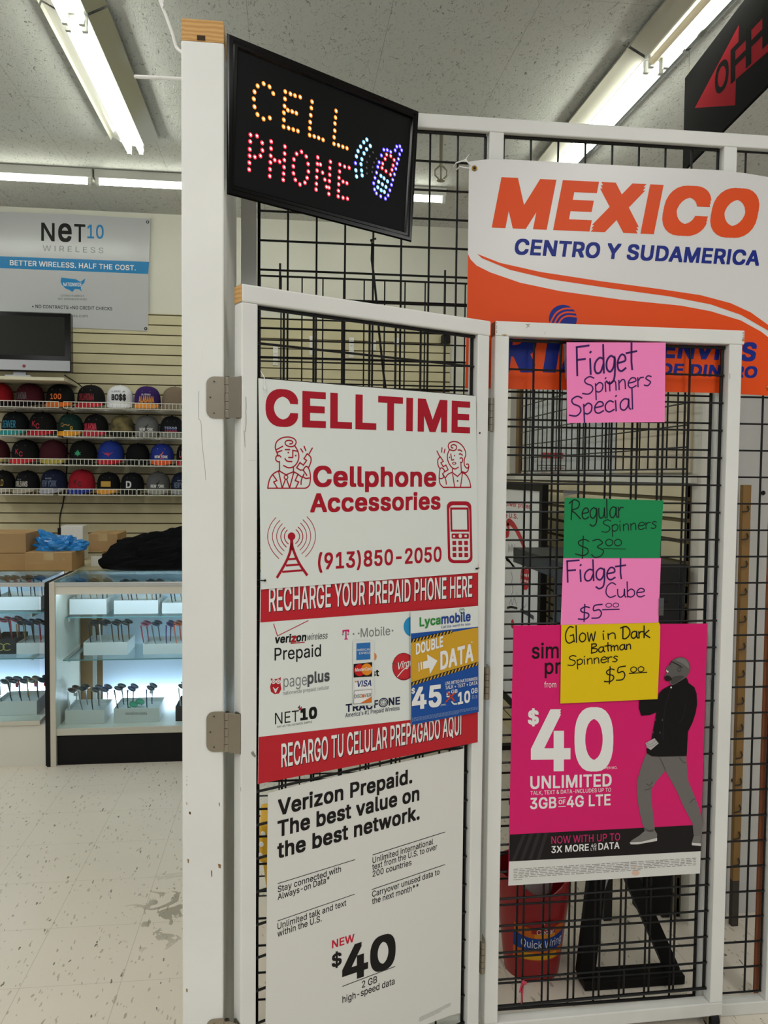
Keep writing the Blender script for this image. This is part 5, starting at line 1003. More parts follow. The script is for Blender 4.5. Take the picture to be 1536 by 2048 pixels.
for (x, y, sx_, lab) in ((524, 1161, 1, 'black cable tie at the lower outer corner of the cartoon board'), (953.5, 1137, -1, 'black cable tie at the lower corner of the cartoon board next to the far leaf')):
    q = A0.uv(x, y)
    mb = MB().tube([A0.pt(q.x - .006 * sx_, q.y + .001, -.016), A0.pt(q.x - .007 * sx_, q.y + .001, .0012), A0.pt(q.x + .006 * sx_, q.y, .002)], .0012, BLACKM, n=6)
    mb.obox(A0.pt(q.x + .004 * sx_, q.y - .002, .0012), A0.d * .004, A0.n * .003, Vector((0, 0, .004)), BLACKM)
    tag(obj('zip_tie', mb), lab, 'cable tie')
q = A0.uv(528, 768)
mb = MB().tube([A0.pt(q.x - .001, q.y + .03, -.015), A0.pt(q.x, q.y + .014, .001), A0.pt(q.x + .001, q.y - .004, .003), A0.pt(q.x + .002, q.y - .026, .003)], .0010, WHITEP, n=6)
mb.cyl(A0.pt(q.x + .001, q.y - .004, .003), A0.pt(q.x + .002, q.y - .012, .003), .0028, WHITEP, n=8)
tag(obj('zip_tie', mb), 'white cable tie dangling at the upper outer corner of the cartoon board', 'cable tie')

RC = A0.shift(-.0038)
rs = sheet('recharge_sign', RC, [(521, 1158), (956, 1128), (955.5, 1484.5), (516, 1568)], .001, SIGNW,
           'white board with red bands offering prepaid phone recharge, below the cartoon board', 'sign')
K = (510, 1140, 3.339)
P = Print(RC, *K)
BAND = ink('#bb2630')
P.poly([(40, 60), (1490, -40), (1490, 240), (36, 350)], BAND)
P.poly([(24, 1115), (1488, 950), (1487, 1150), (20, 1429)], BAND)
obj('red_band', P.mb, rs)
P = Print(RC, *K)
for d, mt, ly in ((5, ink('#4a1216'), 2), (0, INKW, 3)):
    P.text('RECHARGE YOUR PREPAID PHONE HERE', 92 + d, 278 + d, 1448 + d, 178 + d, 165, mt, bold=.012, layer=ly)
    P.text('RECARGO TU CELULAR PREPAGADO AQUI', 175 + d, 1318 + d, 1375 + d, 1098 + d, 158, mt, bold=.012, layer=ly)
lines_of(P, rs)
P = Print(RC, *K)
GRY, DG, NAVY = ink('#7d7f80'), ink('#4e5052'), ink('#1b2140')
P.stroke([(124, 360), (150, 440), (355, 338)], 5, RED, smooth=False)
P.text('verizon', 130, 492, 340, 474, 56, INKK, bold=.03, shear=.1)
P.text('z', 237, 485, 275, 481, 54, RED, bold=.03, shear=.1, layer=2)
P.stroke([(240, 490), (330, 482)], 6, RED, smooth=False)
P.text('wireless', 345, 470, 482, 457, 44, INKK, shear=.15)
P.text('Prepaid', 130, 605, 440, 576, 84, INKK, bold=.006)
obj('logo', P.mb, rs)
P = Print(RC, *K)
MAG = ink('#c2246b')
P.poly([(583, 402), (628, 396), (629, 416), (620, 417), (617, 408), (611, 408), (612, 456), (620, 458), (620, 464), (596, 465), (596, 459), (603, 457), (603, 409), (594, 410), (592, 421), (584, 421)], MAG)
for x, y in ((586, 430), (622, 429), (658, 427), (692, 424), (918, 405)):
    P.poly([(x - 5, y - 6), (x + 5, y - 6), (x + 5, y + 5), (x - 5, y + 5)], GRY)
P.text('Mobile', 705, 450, 902, 434, 60, GRY, bold=.004)
obj('logo', P.mb, rs)
P = Print(RC, *K)
P.poly([(104, 722), (122, 730), (155, 726), (172, 714), (170, 760), (176, 795), (160, 824), (130, 829), (106, 812), (100, 780), (108, 752)], RED)
for x in (122, 155):
    P.ring((x, 745), 15, 15, INKW, 2, hole=.6)
    P.ring((x, 745), 5, 5, INKW, 2)
for i in range(3):
    P.stroke([(120 + 6 * i, 785 + 12 * i), (136, 797 + 10 * i), (154 - 6 * i, 783 + 12 * i)], 5, INKW, 2)
P.text('page', 190, 783, 346, 768, 78, GRY)
P.text('plus', 350, 762, 498, 741, 78, DG, bold=.03)
P.text('nationwide prepaid cellular', 187, 835, 495, 794, 25, GRY)
obj('logo', P.mb, rs)
P = Print(RC, *K)
P.text('NET', 133, 1031, 292, 1010, 76, INKK)
P.text('10', 302, 1006, 414, 990, 80, INKK, bold=.045)
P.poly([(284, 920), (300, 900), (300, 928)], DG)
P.poly([(288, 936), (312, 908), (312, 934)], RED)
P.text('PAY AS YOU GO MADE SIMPLE', 147, 1055, 380, 1020, 14, INKK)
obj('logo', P.mb, rs)
P = Print(RC, *K)
P.text('TRAC', 605, 950, 785, 928, 54, NAVY, bold=.03)
P.text('F', 795, 922, 822, 919, 52, NAVY, bold=.03)
P.text('NE', 892, 906, 968, 897, 52, NAVY, bold=.03)
for k in (1.0, .66, .34):
    P.ring((857, 885), 34 * k, 30 * k, NAVY, hole=.78, tilt=-.7)
P.text("America's #1 Prepaid Wireless", 603, 985, 965, 934, 29, NAVY, bold=.008)
obj('logo', P.mb, rs)
P = Print(RC, *K)
P.text('boost', 660, 722, 828, 708, 46, INKK, bold=.03)
obj('logo', P.mb, rs)
P = Print(RC, *K)
P.ring((792, 578), 20, 26, ink('#d98a3c'))
obj('logo', P.mb, rs)
P = Print(RC, *K)
P.ring((992, 645), 76, 92, ink('#8d1f28'), 1)
P.ring((990, 643), 70, 86, ink('#c22b33'), 2)
P.text('Virgin', 945, 668, 1060, 632, 48, INKW, bold=.01, shear=.2, layer=3)
P.stroke([(950, 712), (985, 670), (1010, 650)], 5, INKW, 3)
P.stroke([(915, 622), (960, 630), (1000, 620)], 3, DG, 3)
obj('logo', P.mb, rs)
P = Print(RC, *K)
P.ring((1046, 378), 54, 66, ink('#2a8fc4'))
obj('logo', P.mb, rs)

ST = A0.shift(-.0017)
cd_ = sheet('card_decal', ST, [(655, 470), (796, 470), (798, 900), (652, 910)], .0003, mat('decal_white', '#dbe0da', .3), 'strip of bank card decals stuck on the recharge board', 'sticker', k=3.339, x0=510, y0=1140)
P = Print(ST, *K)
AB = ink('#2f6fb0')
P.poly([(677, 490), (770, 483), (770, 596), (676, 602)], AB)
P.text('AMERICAN', 680, 542, 766, 537, 15, INKW, 0.0, layer=2)
P.text('EXPRESS', 694, 563, 768, 559, 15, INKW, 0.0, layer=2)
P.poly([(658, 628), (782, 615), (781, 711), (658, 718)], INKK)
P.ring((697, 668), 36, 40, ink('#c4201f'), 2)
P.ring((745, 663), 36, 40, ink('#e08a28'), 3)
P.text('MasterCard', 666, 678, 776, 668, 22, INKW, .01, .15, 4)
P.poly([(662, 740), (780, 730), (780, 788), (662, 797)], INKW)
P.text('VISA', 676, 782, 776, 774, 42, ink('#20356f'), .02, .2, 2)
P.poly([(662, 742), (682, 740), (672, 752)], ink('#d08a2a'), 2)
P.poly([(660, 806), (780, 795), (779, 886), (657, 897)], ink('#8a8d8a'))
P.poly([(663, 809), (777, 798), (776, 883), (660, 893)], INKW, 2)
P.poly([(700, 890), (776, 845), (776, 883)], ink('#d2702a'), 3)
P.text('DISC', 663, 856, 712, 851, 24, INKK, layer=4)
P.text('VER', 730, 849, 774, 844, 24, INKK, layer=4)
P.ring((721, 840), 9, 11, ink('#d2702a'), 4)
obj('card_logo', P.mb, cd_)

LY = A0.shift(.0018)
ly = sheet('plan_poster', LY, [(1040, 278), (1490, 240), (1493, 948), (1042, 1035)], .0012, SIGNW, 'blue and yellow poster reading DOUBLE DATA at the corner of the recharge board', 'poster', k=3.339, x0=510, y0=1140)
P = Print(LY, *K)
P.poly([(1041, 424), (1490, 378), (1493, 948), (1042, 1035)], ink('#1d4f9c'))
obj('blue_field', P.mb, ly)
P = Print(LY, *K)
P.poly([(1042, 470), (1330, 412), (1490, 383), (1491, 625), (1043, 768)], ink('#d0a02c'), 2)
for (ax, ay, bx, by, n) in ((1044, 478, 1316, 415, 12), (1044, 765, 1490, 628, 19)):
    P.poly([(ax - 2, ay - 16), (bx, by - 16), (bx, by + 6), (ax - 2, ay + 8)], ink('#17222f'), 3)
    for i in range(n):
        t0, t1 = (i + .1) / n, (i + .55) / n
        x0_, x1_ = ax + (bx - ax) * t0, ax + (bx - ax) * t1
        y0_, y1_ = ay + (by - ay) * t0, ay + (by - ay) * t1
        P.poly([(x0_, y0_ + 7), (x1_, y1_ + 7), (x1_ + 10, y1_ - 16), (x0_ + 10, y0_ - 16)], ink('#d0a02c'), 4)
obj('yellow_band', P.mb, ly)
P = Print(LY, *K)
P.text('Lyca', 1098, 378, 1238, 362, 62, ink('#2f8a3c'), .025, layer=3)
P.text('mobile', 1243, 362, 1438, 340, 66, ink('#24448f'), .025, layer=3)
P.text('Call the world for less', 1242, 390, 1437, 367, 17, ink('#24448f'), layer=3)
P.text('DOUBLE', 1072, 566, 1253, 512, 74, INKW, .03, layer=4)
P.text('DATA', 1235, 668, 1456, 608, 124, INKW, .03, layer=4)
P.text('*', 1438, 500, 1452, 497, 24, INKW, layer=4)
P.text('$', 1043, 826, 1066, 822, 36, INKW, .02, layer=4)
P.text('45', 1046, 936, 1243, 908, 150, INKW, .03, layer=4)
P.text('/mo.', 1238, 908, 1275, 902, 15, INKW, layer=4)
P.text('UNLIMTED NATIONWIDE', 1268, 768, 1485, 734, 22, INKW, .008, layer=4)
P.text('TALK + TEXT + DATA', 1268, 798, 1484, 764, 24, INKW, .008, layer=4)
P.text('5', 1276, 850, 1300, 847, 36, INKW, .03, layer=4)
P.text('GB', 1308, 824, 1350, 818, 24, INKW, .01, layer=4)
P.text('10', 1352, 898, 1434, 882, 80, INKW, .03, layer=4)
P.text('GB', 1441, 826, 1484, 818, 34, INKW, .015, layer=4)
for i in range(3):
    P.text('as up to 4G LTE'[5 * i:5 * i + 5], 1446, 842 + 9 * i, 1482, 838 + 9 * i, 7, ink('#b7c4de'), layer=4)
lines_of(P, ly)
def fineprint(P, x0, y0, x1, y1, h, rows, dy, mt, seed=1, layer=2, k=1.0):
    """rows of unreadably small text, as broken hairlines"""
    rg = random.Random(seed)
    for r in range(rows):
        t = 0.0
        while t < 1.0:
            e = min(1.0, t + rg.uniform(.015, .05))
            a, b = (x0 + (x1 - x0) * t, y0 + (y1 - y0) * t + dy * r), (x0 + (x1 - x0) * e, y0 + (y1 - y0) * e + dy * r)
            P.poly([a, b, (b[0], b[1] - h), (a[0], a[1] - h)], mt, layer)
            t = e + .008
            if r == rows - 1 and t > .7:
                break
P = Print(LY, *K)
P.stroke([(1380, 292), (1366, 272), (1372, 258), (1381, 268), (1388, 257), (1396, 268), (1386, 290)], 3, ink('#3c6a5a'), 3)
obj('heart_icon', P.mb, ly)
P = Print(LY, *K)
P.stroke([(1272, 878), (1330, 820)], 9, ink('#c2452e'), 5)
P.stroke([(1282, 815), (1328, 872)], 9, ink('#c2452e'), 5)
obj('red_cross', P.mb, ly)
P = Print(LY, *K)
P.stroke([(1312, 878), (1325, 893), (1345, 893)], 7, INKW, 4)
obj('small_arrow', P.mb, ly)
P = Print(LY, *K)
P.poly([(1118, 612), (1150, 603), (1146, 562), (1216, 605), (1166, 695), (1161, 652), (1121, 661)], INKW, 4)
P.poly([(1102, 614), (1111, 612), (1115, 664), (1106, 666)], INKW, 4)
P.poly([(1088, 620), (1094, 618), (1097, 676), (1091, 678)], INKW, 4)
obj('arrow_print', P.mb, ly)
P = Print(LY, *K)
fineprint(P, 1047, 990, 1485, 915, 3, 4, 7, ink('#7f9ac6'), 3, 4)
obj('small_print', P.mb, ly)

VZ = A0.shift(-.0140)
vz = sheet('price_poster', VZ, [(120, 288), (400, 215), (1430, -10), (1405, 1757), (1330, 1775), (1180, 1832), (1020, 1900), (100, 2180)], .001, mat('poster_paper', '#dcdcd6', .35),
           'white poster with black headline about prepaid value and a large 40 dollar price', 'poster', k=3.339, x0=500, y0=1500)
K2 = (500, 1500, 3.339)
P = Print(VZ, *K2)
P.text('Verizon Prepaid.', 186, 440, 1083, 220, 108, INKK, .026)
P.text('The best value on', 183, 583, 1130, 336, 108, INKK, .026)
P.text('the best network.', 182, 727, 1132, 463, 108, INKK, .026)
lines_of(P, vz)
P = Print(VZ, *K2)
for a, b in (((185, 892), (700, 732)), ((185, 1141), (697, 963)), ((820, 700), (1300, 548)), ((815, 931), (1300, 765)), ((618, 1578), (968, 1445))):
    P.stroke([a, b], 4, INKK, smooth=False)
    obj('rule_line', P.mb, vz)
    P = Print(VZ, *K2)
for t, a, b, h in (('Stay connected with', (185, 952), (607, 813), 42), ('Always-on Data*', (185, 1003), (530, 880), 42), ('Unlimited talk and text', (183, 1199), (642, 1038), 42),
                   ('within the U.S.', (183, 1249), (478, 1143), 42), ('Unlimited international', (818, 757), (1223, 628), 40), ('text from the U.S. to over', (816, 802), (1249, 663), 40),
                   ('200 countries', (818, 848), (1078, 768), 40), ('Carryover unused data to', (815, 983), (1265, 830), 40), ('the next month**', (815, 1031), (1125, 928), 40),
                   ('2 GB', (747, 1590), (848, 1552), 46), ('high-speed data', (617, 1690), (965, 1563), 46)):
    P.text(t, a[0], a[1], b[0], b[1], h, INKK, .008)
lines_of(P, vz)
P = Print(VZ, *K2)
P.text('NEW', 547, 1326, 697, 1279, 54, ink('#c22138'), .02)
P.text('$', 545, 1455, 612, 1432, 88, INKK, .025)
P.text('4', 615, 1562, 788, 1503, 240, INKK, .03)
P.text('0', 802, 1500, 972, 1441, 236, INKK, .03)
obj('price', P.mb, vz)
P = Print(VZ, *K2)
fineprint(P, 1130, 1790, 1340, 1690, 2.5, 4, 8, ink('#a2a29c'), 5, 2)
obj('small_print', P.mb, vz)

# ---- far leaf: magenta poster and papers
PB = B0.shift(-.0082)
mg = sheet('plan_poster', PB, [(90, 70), (1385, 57), (1335, 1725), (55, 1807)], .0015, mat('poster_magenta', '#d81f6c', .4, spec=.2), 'magenta poster with a large white 40 dollar price and a man in a black jacket', 'poster', k=3.339, x0=1000, y0=1230)
K3 = (1000, 1230, 3.339)
P = Print(PB, *K3)
P.poly([(66, 1466), (1349, 1400), (1340, 1577), (60, 1646)], ink('#1a1718'))
for i in range(4):
    x = 78 + 55 * i
    P.poly([(x, 1638 - i * 3), (x + 24, 1637 - i * 3), (x + 95 - i * 6, 1464 - 3 * i), (x + 71 - i * 6, 1465 - 3 * i)], ink('#2e2b2c'), 2)
obj('black_band', P.mb, mg)
P = Print(PB, *K3)
P.poly([(60, 1646), (1340, 1577), (1335, 1725), (55, 1807)], ink('#d9d9d4'))
fineprint(P, 90, 1700, 1308, 1625, 4, 6, 11, ink('#8f8e8a'), 7, 2)
fineprint(P, 88, 1770, 172, 1764, 4, 1, 9, ink('#8f8e8a'), 8, 2)
P.ring((905, 1722), 26, 18, ink('#d9b9a6'), 2)
P.ring((900, 1682), 16, 8, ink('#dcc4b4'), 2)
obj('small_print', P.mb, mg)
P = Print(PB, *K3)
BK2 = ink('#1c0f15')
P.text('sim', 212, 292, 392, 288, 104, BK2, .012)
P.text('pr', 298, 395, 405, 391, 100, BK2, .012)
P.text('from', 295, 484, 375, 483, 38, INKW)
lines_of(P, mg)
P = Print(PB, *K3)
P.text('$', 186, 732, 259, 730, 96, INKW, .03)
P.text('4', 206, 1046, 470, 1042, 416, INKW, .026)
P.text('0', 497, 1042, 756, 1039, 422, INKW, .026)
P.text('PER MO.', 700, 1030, 783, 1027, 17, INKW)
obj('price', P.mb, mg)
P = Print(PB, *K3)
P.text('UNLIMITED', 202, 1162, 745, 1144, 86, INKW, .02)
P.text('TALK, TEXT & DATA-INCLUDES UP TO', 203, 1202, 741, 1179, 26, INKW, .004)
P.text('3GB', 201, 1297, 376, 1289, 76, INKW, .02)
P.text('OF', 391, 1264, 436, 1262, 30, INKW, .015)
P.text('4G LTE', 446, 1285, 738, 1270, 76, INKW, .02)
P.text('NOW WITH UP TO', 342, 1527, 801, 1504, 50, ink('#c22a66'), .006, layer=3)
P.text('3X MORE', 342, 1589, 592, 1572, 46, INKW, .015, layer=3)
P.text('4G', 607, 1550, 643, 1547, 22, INKW, .01, layer=3)
P.text('LTE', 605, 1573, 643, 1570, 19, INKW, .01, layer=3)
P.text('DATA', 656, 1568, 797, 1559, 46, INKW, .015, layer=3)
lines_of(P, mg)
P = Print(PB, *K3)
P.stroke([(390, 1222), (437, 1219)], 5, INKW, smooth=False)
obj('rule_line', P.mb, mg)
P = Print(PB, *K3)
P.stroke([(390, 1280), (437, 1277)], 5, INKW, smooth=False)
obj('rule_line', P.mb, mg)
K4 = (1220, 1290, 4.763)
P = Print(PB, *K4)
g = lambda n: ink(n, .5)
P.poly([(350, 1025), (400, 1052), (725, 1052), (730, 1150), (745, 1300), (800, 1430), (850, 1560), (882, 1700), (872, 1812), (795, 1810), (785, 1700), (700, 1540), (640, 1400), (580, 1290), (525, 1195),
        (430, 1310), (390, 1380), (395, 1500), (415, 1650), (425, 1762), (400, 1785), (330, 1770), (300, 1680), (270, 1530), (255, 1400), (255, 1300), (290, 1180), (320, 1090)], g('#6e6a67'), 3)
for pts in ([(345, 1320), (375, 1335), (405, 1300)], [(330, 1380), (370, 1370), (395, 1350)], [(470, 1070), (500, 1130), (525, 1190)], [(660, 1070), (690, 1110), (720, 1120)], [(320, 1740), (370, 1765), (415, 1755)],
            [(760, 1500), (790, 1470), (810, 1465)]):
    P.stroke(pts, 7, g('#4c4947'), 4)
P.poly([(330, 1768), (425, 1763), (447, 1800), (446, 1835), (300, 1872), (190, 1880), (200, 1862), (275, 1815)], g('#767370'), 3)
P.poly([(446, 1835), (446, 1864), (260, 1897), (195, 1897), (185, 1878), (300, 1872)], g('#cfccc8'), 4)
P.poly([(798, 1812), (866, 1812), (864, 1890), (778, 1885), (783, 1860)], g('#767370'), 3)
P.poly([(864, 1888), (863, 1912), (778, 1905), (776, 1882)], g('#cfccc8'), 4)
P.poly([(600, 372), (720, 305), (735, 325), (745, 360), (800, 400), (822, 460), (828, 560), (812, 650), (782, 740), (740, 825), (728, 1056), (470, 1062), (395, 1058), (350, 1030), (342, 990), (385, 960),
        (398, 860), (425, 720), (438, 640), (380, 665), (295, 672), (272, 600), (275, 525), (452, 510), (462, 460), (500, 420), (565, 385)], g('#0f0d0e'), 5)
for pts in ([(715, 560), (700, 660), (660, 740)], [(580, 400), (520, 600), (500, 900)]):
    P.stroke(pts, 6, g('#242122'), 6)
for x, y in ((430, 710), (495, 712), (407, 828), (473, 832)):
    P.ring((x, y), 5, 12, g('#4f4c4b'), 6)
P.poly([(335, 932), (420, 885), (460, 935), (385, 998), (348, 972)], g('#b1aeab'), 6)
for pts in ([(350, 930), (380, 945), (430, 905)], [(345, 955), (385, 965), (445, 930)]):
    P.stroke(pts, 4, g('#7d7a78'), 7)
P.poly([(562, 185), (578, 158), (612, 130), (660, 115), (712, 125), (750, 165), (762, 220), (745, 270), (722, 305), (660, 345), (600, 378), (575, 375), (560, 345), (520, 330), (516, 300), (530, 268),
        (556, 262), (530, 236), (542, 205)], g('#5f5b58'), 6, smooth=True)
P.poly([(620, 140), (665, 122), (712, 135), (742, 175), (748, 220), (720, 200), (670, 165)], g('#77736f'), 7, smooth=True)
P.poly([(575, 330), (600, 300), (660, 290), (700, 300), (640, 350), (590, 372)], g('#46423f'), 7, smooth=True)
P.poly([(514, 305), (540, 288), (572, 300), (585, 330), (545, 342), (520, 333)], g('#1e1a19'), 8, smooth=True)
P.poly([(530, 232), (556, 250), (545, 264), (532, 250)], g('#d8d5d1'), 8)
P.stroke([(580, 154), (640, 185), (682, 212)], 7, g('#161414'), 8)
P.stroke([(565, 188), (582, 156)], 5, g('#161414'), 8)
P.ring((655, 230), 18, 26, g('#4a4643'), 8, hole=.6)
P.ring((578, 402), 8, 9, g('#d8d5d1'), 7)
obj('picture', P.mb, mg)['label'] = 'black and white picture of a man in a black jacket'

PAPERS = []
def paper(pl, px, K, colr, label):
    o = sheet('notice_paper', pl, px, .0006, mat('paper_' + colr.lstrip('#'), colr, .8, spec=.2), label, 'paper notice', k=K[2], x0=K[0], y0=K[1])
    return o
K5 = (990, 660, 3.339)
PK = '#fb8ac6'
Q1 = B0.shift(.0005)
n1 = paper(Q1, [(478, 82), (1140, 84), (1133, 615), (800, 617), (482, 622)], K5, PK, 'pink paper with three handwritten lines hanging right under the top rail')
PUR = ink('#3b1d5e', .6)
P = Print(Q1, *K5)
pen(P, 'Fidget', 545, 305, 945, 265, 190, PUR, 13)
pen(P, 'Spinners', 592, 432, 1042, 368, 115, PUR, 9)
pen(P, 'Special', 505, 578, 918, 528, 130, PUR, 10)
obj('handwriting', P.mb, n1)
K6 = (1000, 960, 3.339)
Q4 = B0.shift(-.0040)
Q3 = B0.shift(-.0030)
Q2 = B0.shift(-.0018)
n2 = paper(Q2, [(432, 118), (1092, 137), (1075, 380), (1068, 521), (423, 521)], K6, '#1f8a52', 'green paper handwritten in black with a three dollar price')
BLK = ink('#15241f', .6)
P = Print(Q2, *K6)
pen(P, 'Regular', 475, 265, 822, 248, 125, BLK, 8)
pen(P, 'Spinners', 685, 350, 1045, 322, 82, BLK, 6)
pen(P, '$3', 515, 505, 690, 512, 115, BLK, 7)
pen(P, '00', 705, 440, 808, 440, 46, BLK, 6)
P.stroke([(690, 457), (838, 461)], 4, BLK, 2)
obj('handwriting', P.mb, n2)
n3 = paper(Q3, [(423, 521), (1075, 521), (1058, 952), (405, 967)], K6, PK, 'pink paper handwritten in purple between the green and the yellow paper')
P = Print(Q3, *K6)
pen(P, 'Fidget', 448, 682, 838, 660, 140, PUR, 11)
pen(P, 'Cube', 708, 784, 965, 780, 98, PUR, 8)
pen(P, '$5', 532, 935, 682, 918, 88, PUR, 9)
pen(P, '00', 706, 850, 790, 848, 28, PUR, 5)
P.stroke([(683, 866), (796, 863)], 7, PUR, 2)
obj('handwriting', P.mb, n3)
n4 = paper(Q4, [(410, 966), (1062, 950), (1070, 975), (1068, 1100), (1052, 1463), (403, 1493)], K6, '#e3c314', 'yellow paper handwritten in black hanging over the magenta poster')
BLK2 = ink('#161512', .6)
P = Print(Q4, *K6)
pen(P, 'Glow', 435, 1092, 636, 1072, 108, BLK2, 8)
pen(P, 'in', 688, 1066, 770, 1060, 72, BLK2, 8)
pen(P, 'Dark', 815, 1060, 1000, 1052, 80, BLK2, 9)
pen(P, 'Batman', 610, 1156, 872, 1128, 60, BLK2, 8)
pen(P, 'Spinners', 458, 1240, 785, 1212, 66, BLK2, 7)
pen(P, '$5', 705, 1352, 838, 1330, 88, BLK2, 8)
pen(P, '00', 872, 1284, 958, 1280, 36, BLK2, 6)
P.stroke([(862, 1292), (981, 1283)], 6, BLK2, 2)
obj('handwriting', P.mb, n4)
TAPE = glass('clear_tape', '#d9d9d4', .5)
def tape(pl, px, K, label):
    return sheet('tape_piece', pl, px, .0003, TAPE, label, 'tape', k=K[2], x0=K[0], y0=K[1])
tape(B0.shift(-.0012), [(420, 70), (515, 70), (522, 85), (500, 96), (425, 110)], K6, 'curled clear tape above the green paper')
tape(B0.shift(-.0012), [(1060, 790), (1095, 788), (1092, 905), (1058, 905)], K6, 'clear tape at the edge of the lower pink paper')
tape(B0.shift(-.0012), [(455, 92), (480, 92), (482, 330), (470, 330)], K5, 'clear tape beside the upper pink paper')

# ---------------------------------------------------------------- banner hung on the partition
BN = PL((0, 2.158), 0)
K7 = (920, 300, 2.4935)
bn = sheet('vinyl_banner', BN, [(45, 58), (135, 46), (220, 46), (600, 66), (950, 85), (1290, 100), (1425, 116), (1570, 140), (1572, 1228), (1480, 1222), (1285, 1212), (860, 1202), (250, 1192), (25, 1188), (35, 800), (40, 515)], .0012,
           mat('banner_white', '#dcdcda', .3), 'large orange and white banner reading MEXICO CENTRO Y SUDAMERICA', 'banner', k=K7[2], x0=K7[0], y0=K7[1])
ORG, NVY = ink('#e4501a', .4), ink('#1b2b84', .4)
P = Print(BN, *K7)
lo = [(40, 518), (52, 545), (82, 576), (150, 610), (300, 662), (500, 704), (800, 746), (1100, 776), (1250, 804), (1400, 850), (1500, 905), (1571, 960)]
P.poly(lo + [(1571, 1228), (1480, 1222), (1285, 1212), (860, 1202), (250, 1192), (25, 1188), (35, 800)], ORG)
st = [(85, 518), (200, 563), (400, 608), (700, 654), (1000, 694), (1200, 724), (1350, 764), (1450, 810), (1536, 872), (1571, 905)]
sb = [(1571, 920), (1500, 880), (1400, 822), (1250, 770), (1050, 731), (750, 690), (450, 645), (250, 598), (110, 540)]
P.poly(st + sb, ORG)
obj('orange_field', P.mb, bn)
P = Print(BN, *K7)
P.text('MEXICO', 158, 387, 1462, 440, 254, ORG, .045, .2)
P.text('CENTRO Y SUDAMERICA', 268, 521, 1490, 578, 80, NVY, .03, .14)
lines_of(P, bn)
P = Print(BN, *K7)
P.ring((513, 842), 70, 70, NVY, 2)
for i in range(3):
    P.stroke([(452 + 18 * i, 860 + 6 * i), (478 + 14 * i, 815 + 14 * i), (520 + 8 * i, 792 + 18 * i), (582, 792 + 20 * i)], 8, ORG, 3)
obj('logo', P.mb, bn)
P = Print(BN, 990, 660, 3.339)
P.text('R', 5, 282, 265, 284, 320, NVY, .05, .12, 2)
P.text('I', 318, 283, 405, 285, 320, NVY, .06, .16, 2)
P.text('A', 440, 285, 700, 290, 320, NVY, .05, .12, 2)
P.text('ENVIOS', 1110, 186, 1735, 210, 128, NVY, .035, .16, 2)
P.text('DE DINERO', 1100, 300, 1745, 322, 80, NVY, .035, .16, 2)
lines_of(P, bn)
BRASS = mat('brass', '#8f7434', .35, metal=.9)
for x, y in ((72, 92), (1540, 1188)):
    q = BN.uv(K7[0] + x / K7[2], K7[1] + y / K7[2])
    mb = MB()
    prof = [(.0032, .0005), (.004, .0014), (.0058, .0016), (.0075, .0008), (.0078, 0)]
    nseg = 20
    vs = [BN.pt(q.x + r * math.cos(2 * math.pi * i / nseg), q.y + r * math.sin(2 * math.pi * i / nseg), z + .0006) for r, z in prof for i in range(nseg)]
    mb.add(vs, [(j * nseg + i, j * nseg + (i + 1) % nseg, (j + 1) * nseg + (i + 1) % nseg, (j + 1) * nseg + i) for j in range(len(prof) - 1) for i in range(nseg)], BRASS)
    mb.cyl(BN.pt(q.x, q.y, .0004), BN.pt(q.x, q.y, .0008), .0034, BLACKM, n=16)
    obj('grommet', mb, bn, smooth=True)
zt = MB()
wv = lambda x, y, o=0: BN.w(820 + x / 6.4, 200 + y / 6.4, o)
zt.tube([wv(585, 803, -.028), wv(590, 806, .0), wv(650, 795, .006), wv(700, 782, .008), wv(745, 820, .006), wv(770, 845, .003)], .0018, WHITEP)
zt.tube([wv(625, 838, -.028), wv(640, 850, .0), wv(690, 875, .005), wv(760, 880, .003)], .0018, WHITEP)
zt.obox(wv(690, 800, .005), BN.d * .006, BN.n * .004, Vector((0, 0, .006)), WHITEP)
zt.tube([wv(705, 770, .008), wv(745, 718, .012)], .0012, WHITEP)
tag(obj('zip_tie', zt), 'white cable tie holding the banner corner to the wire panel', 'cable tie')

# ---------------------------------------------------------------- lit sign on the post
LP = PL((-.1325, 1.788), 36.9)
led = thing('led_sign', 'black framed LED sign spelling CELL PHONE in orange and red lights', 'sign', LP.pt(.29, 2.2, -.012))
outer = [LP.uv(*p) for p in ((455, 388), (824, 484), (838, 222), (455, 65))]
inner = [LP.uv(*p) for p in ((472, 369), (812.5, 462), (826.5, 236), (481, 97))]
OUT, MID, INN, BK_ = [], [], [], []
mb = MB()
for i in range(4):
    j = (i + 1) % 4
    a, b, c, d = outer[i], outer[j], inner[j], inner[i]
    t = lambda p, q, f: p + (q - p) * f
    rings = [[LP.pt(*t(a, d, .75), -.024), LP.pt(*t(b, c, .75), -.024)], [LP.pt(*a, -.003), LP.pt(*b, -.003)], [LP.pt(*t(a, d, .12), .001), LP.pt(*t(b, c, .12), .001)],
             [LP.pt(*t(a, d, .45), .001), LP.pt(*t(b, c, .45), .001)], [LP.pt(*t(a, d, .6), -.003), LP.pt(*t(b, c, .6), -.003)], [LP.pt(*t(a, d, .85), -.003), LP.pt(*t(b, c, .85), -.003)], [LP.pt(*d, -.009), LP.pt(*c, -.009)]]
    for r0, r1 in zip(rings, rings[1:]):
        mb.add([r0[0], r0[1], r1[1], r1[0]], [(0, 1, 2, 3)], BLACK)
mb.poly([LP.pt(*(p + (q - p) * .75), -.024) for p, q in zip(reversed(outer), [inner[i] for i in (3, 2, 1, 0)])], BLACKM)
obj('frame', mb, led)
mb = MB().poly([LP.pt(*p, -.0085) for p in inner], mat('led_face', '#090a0c', .4, spec=.12))
obj('face_panel', mb, led)
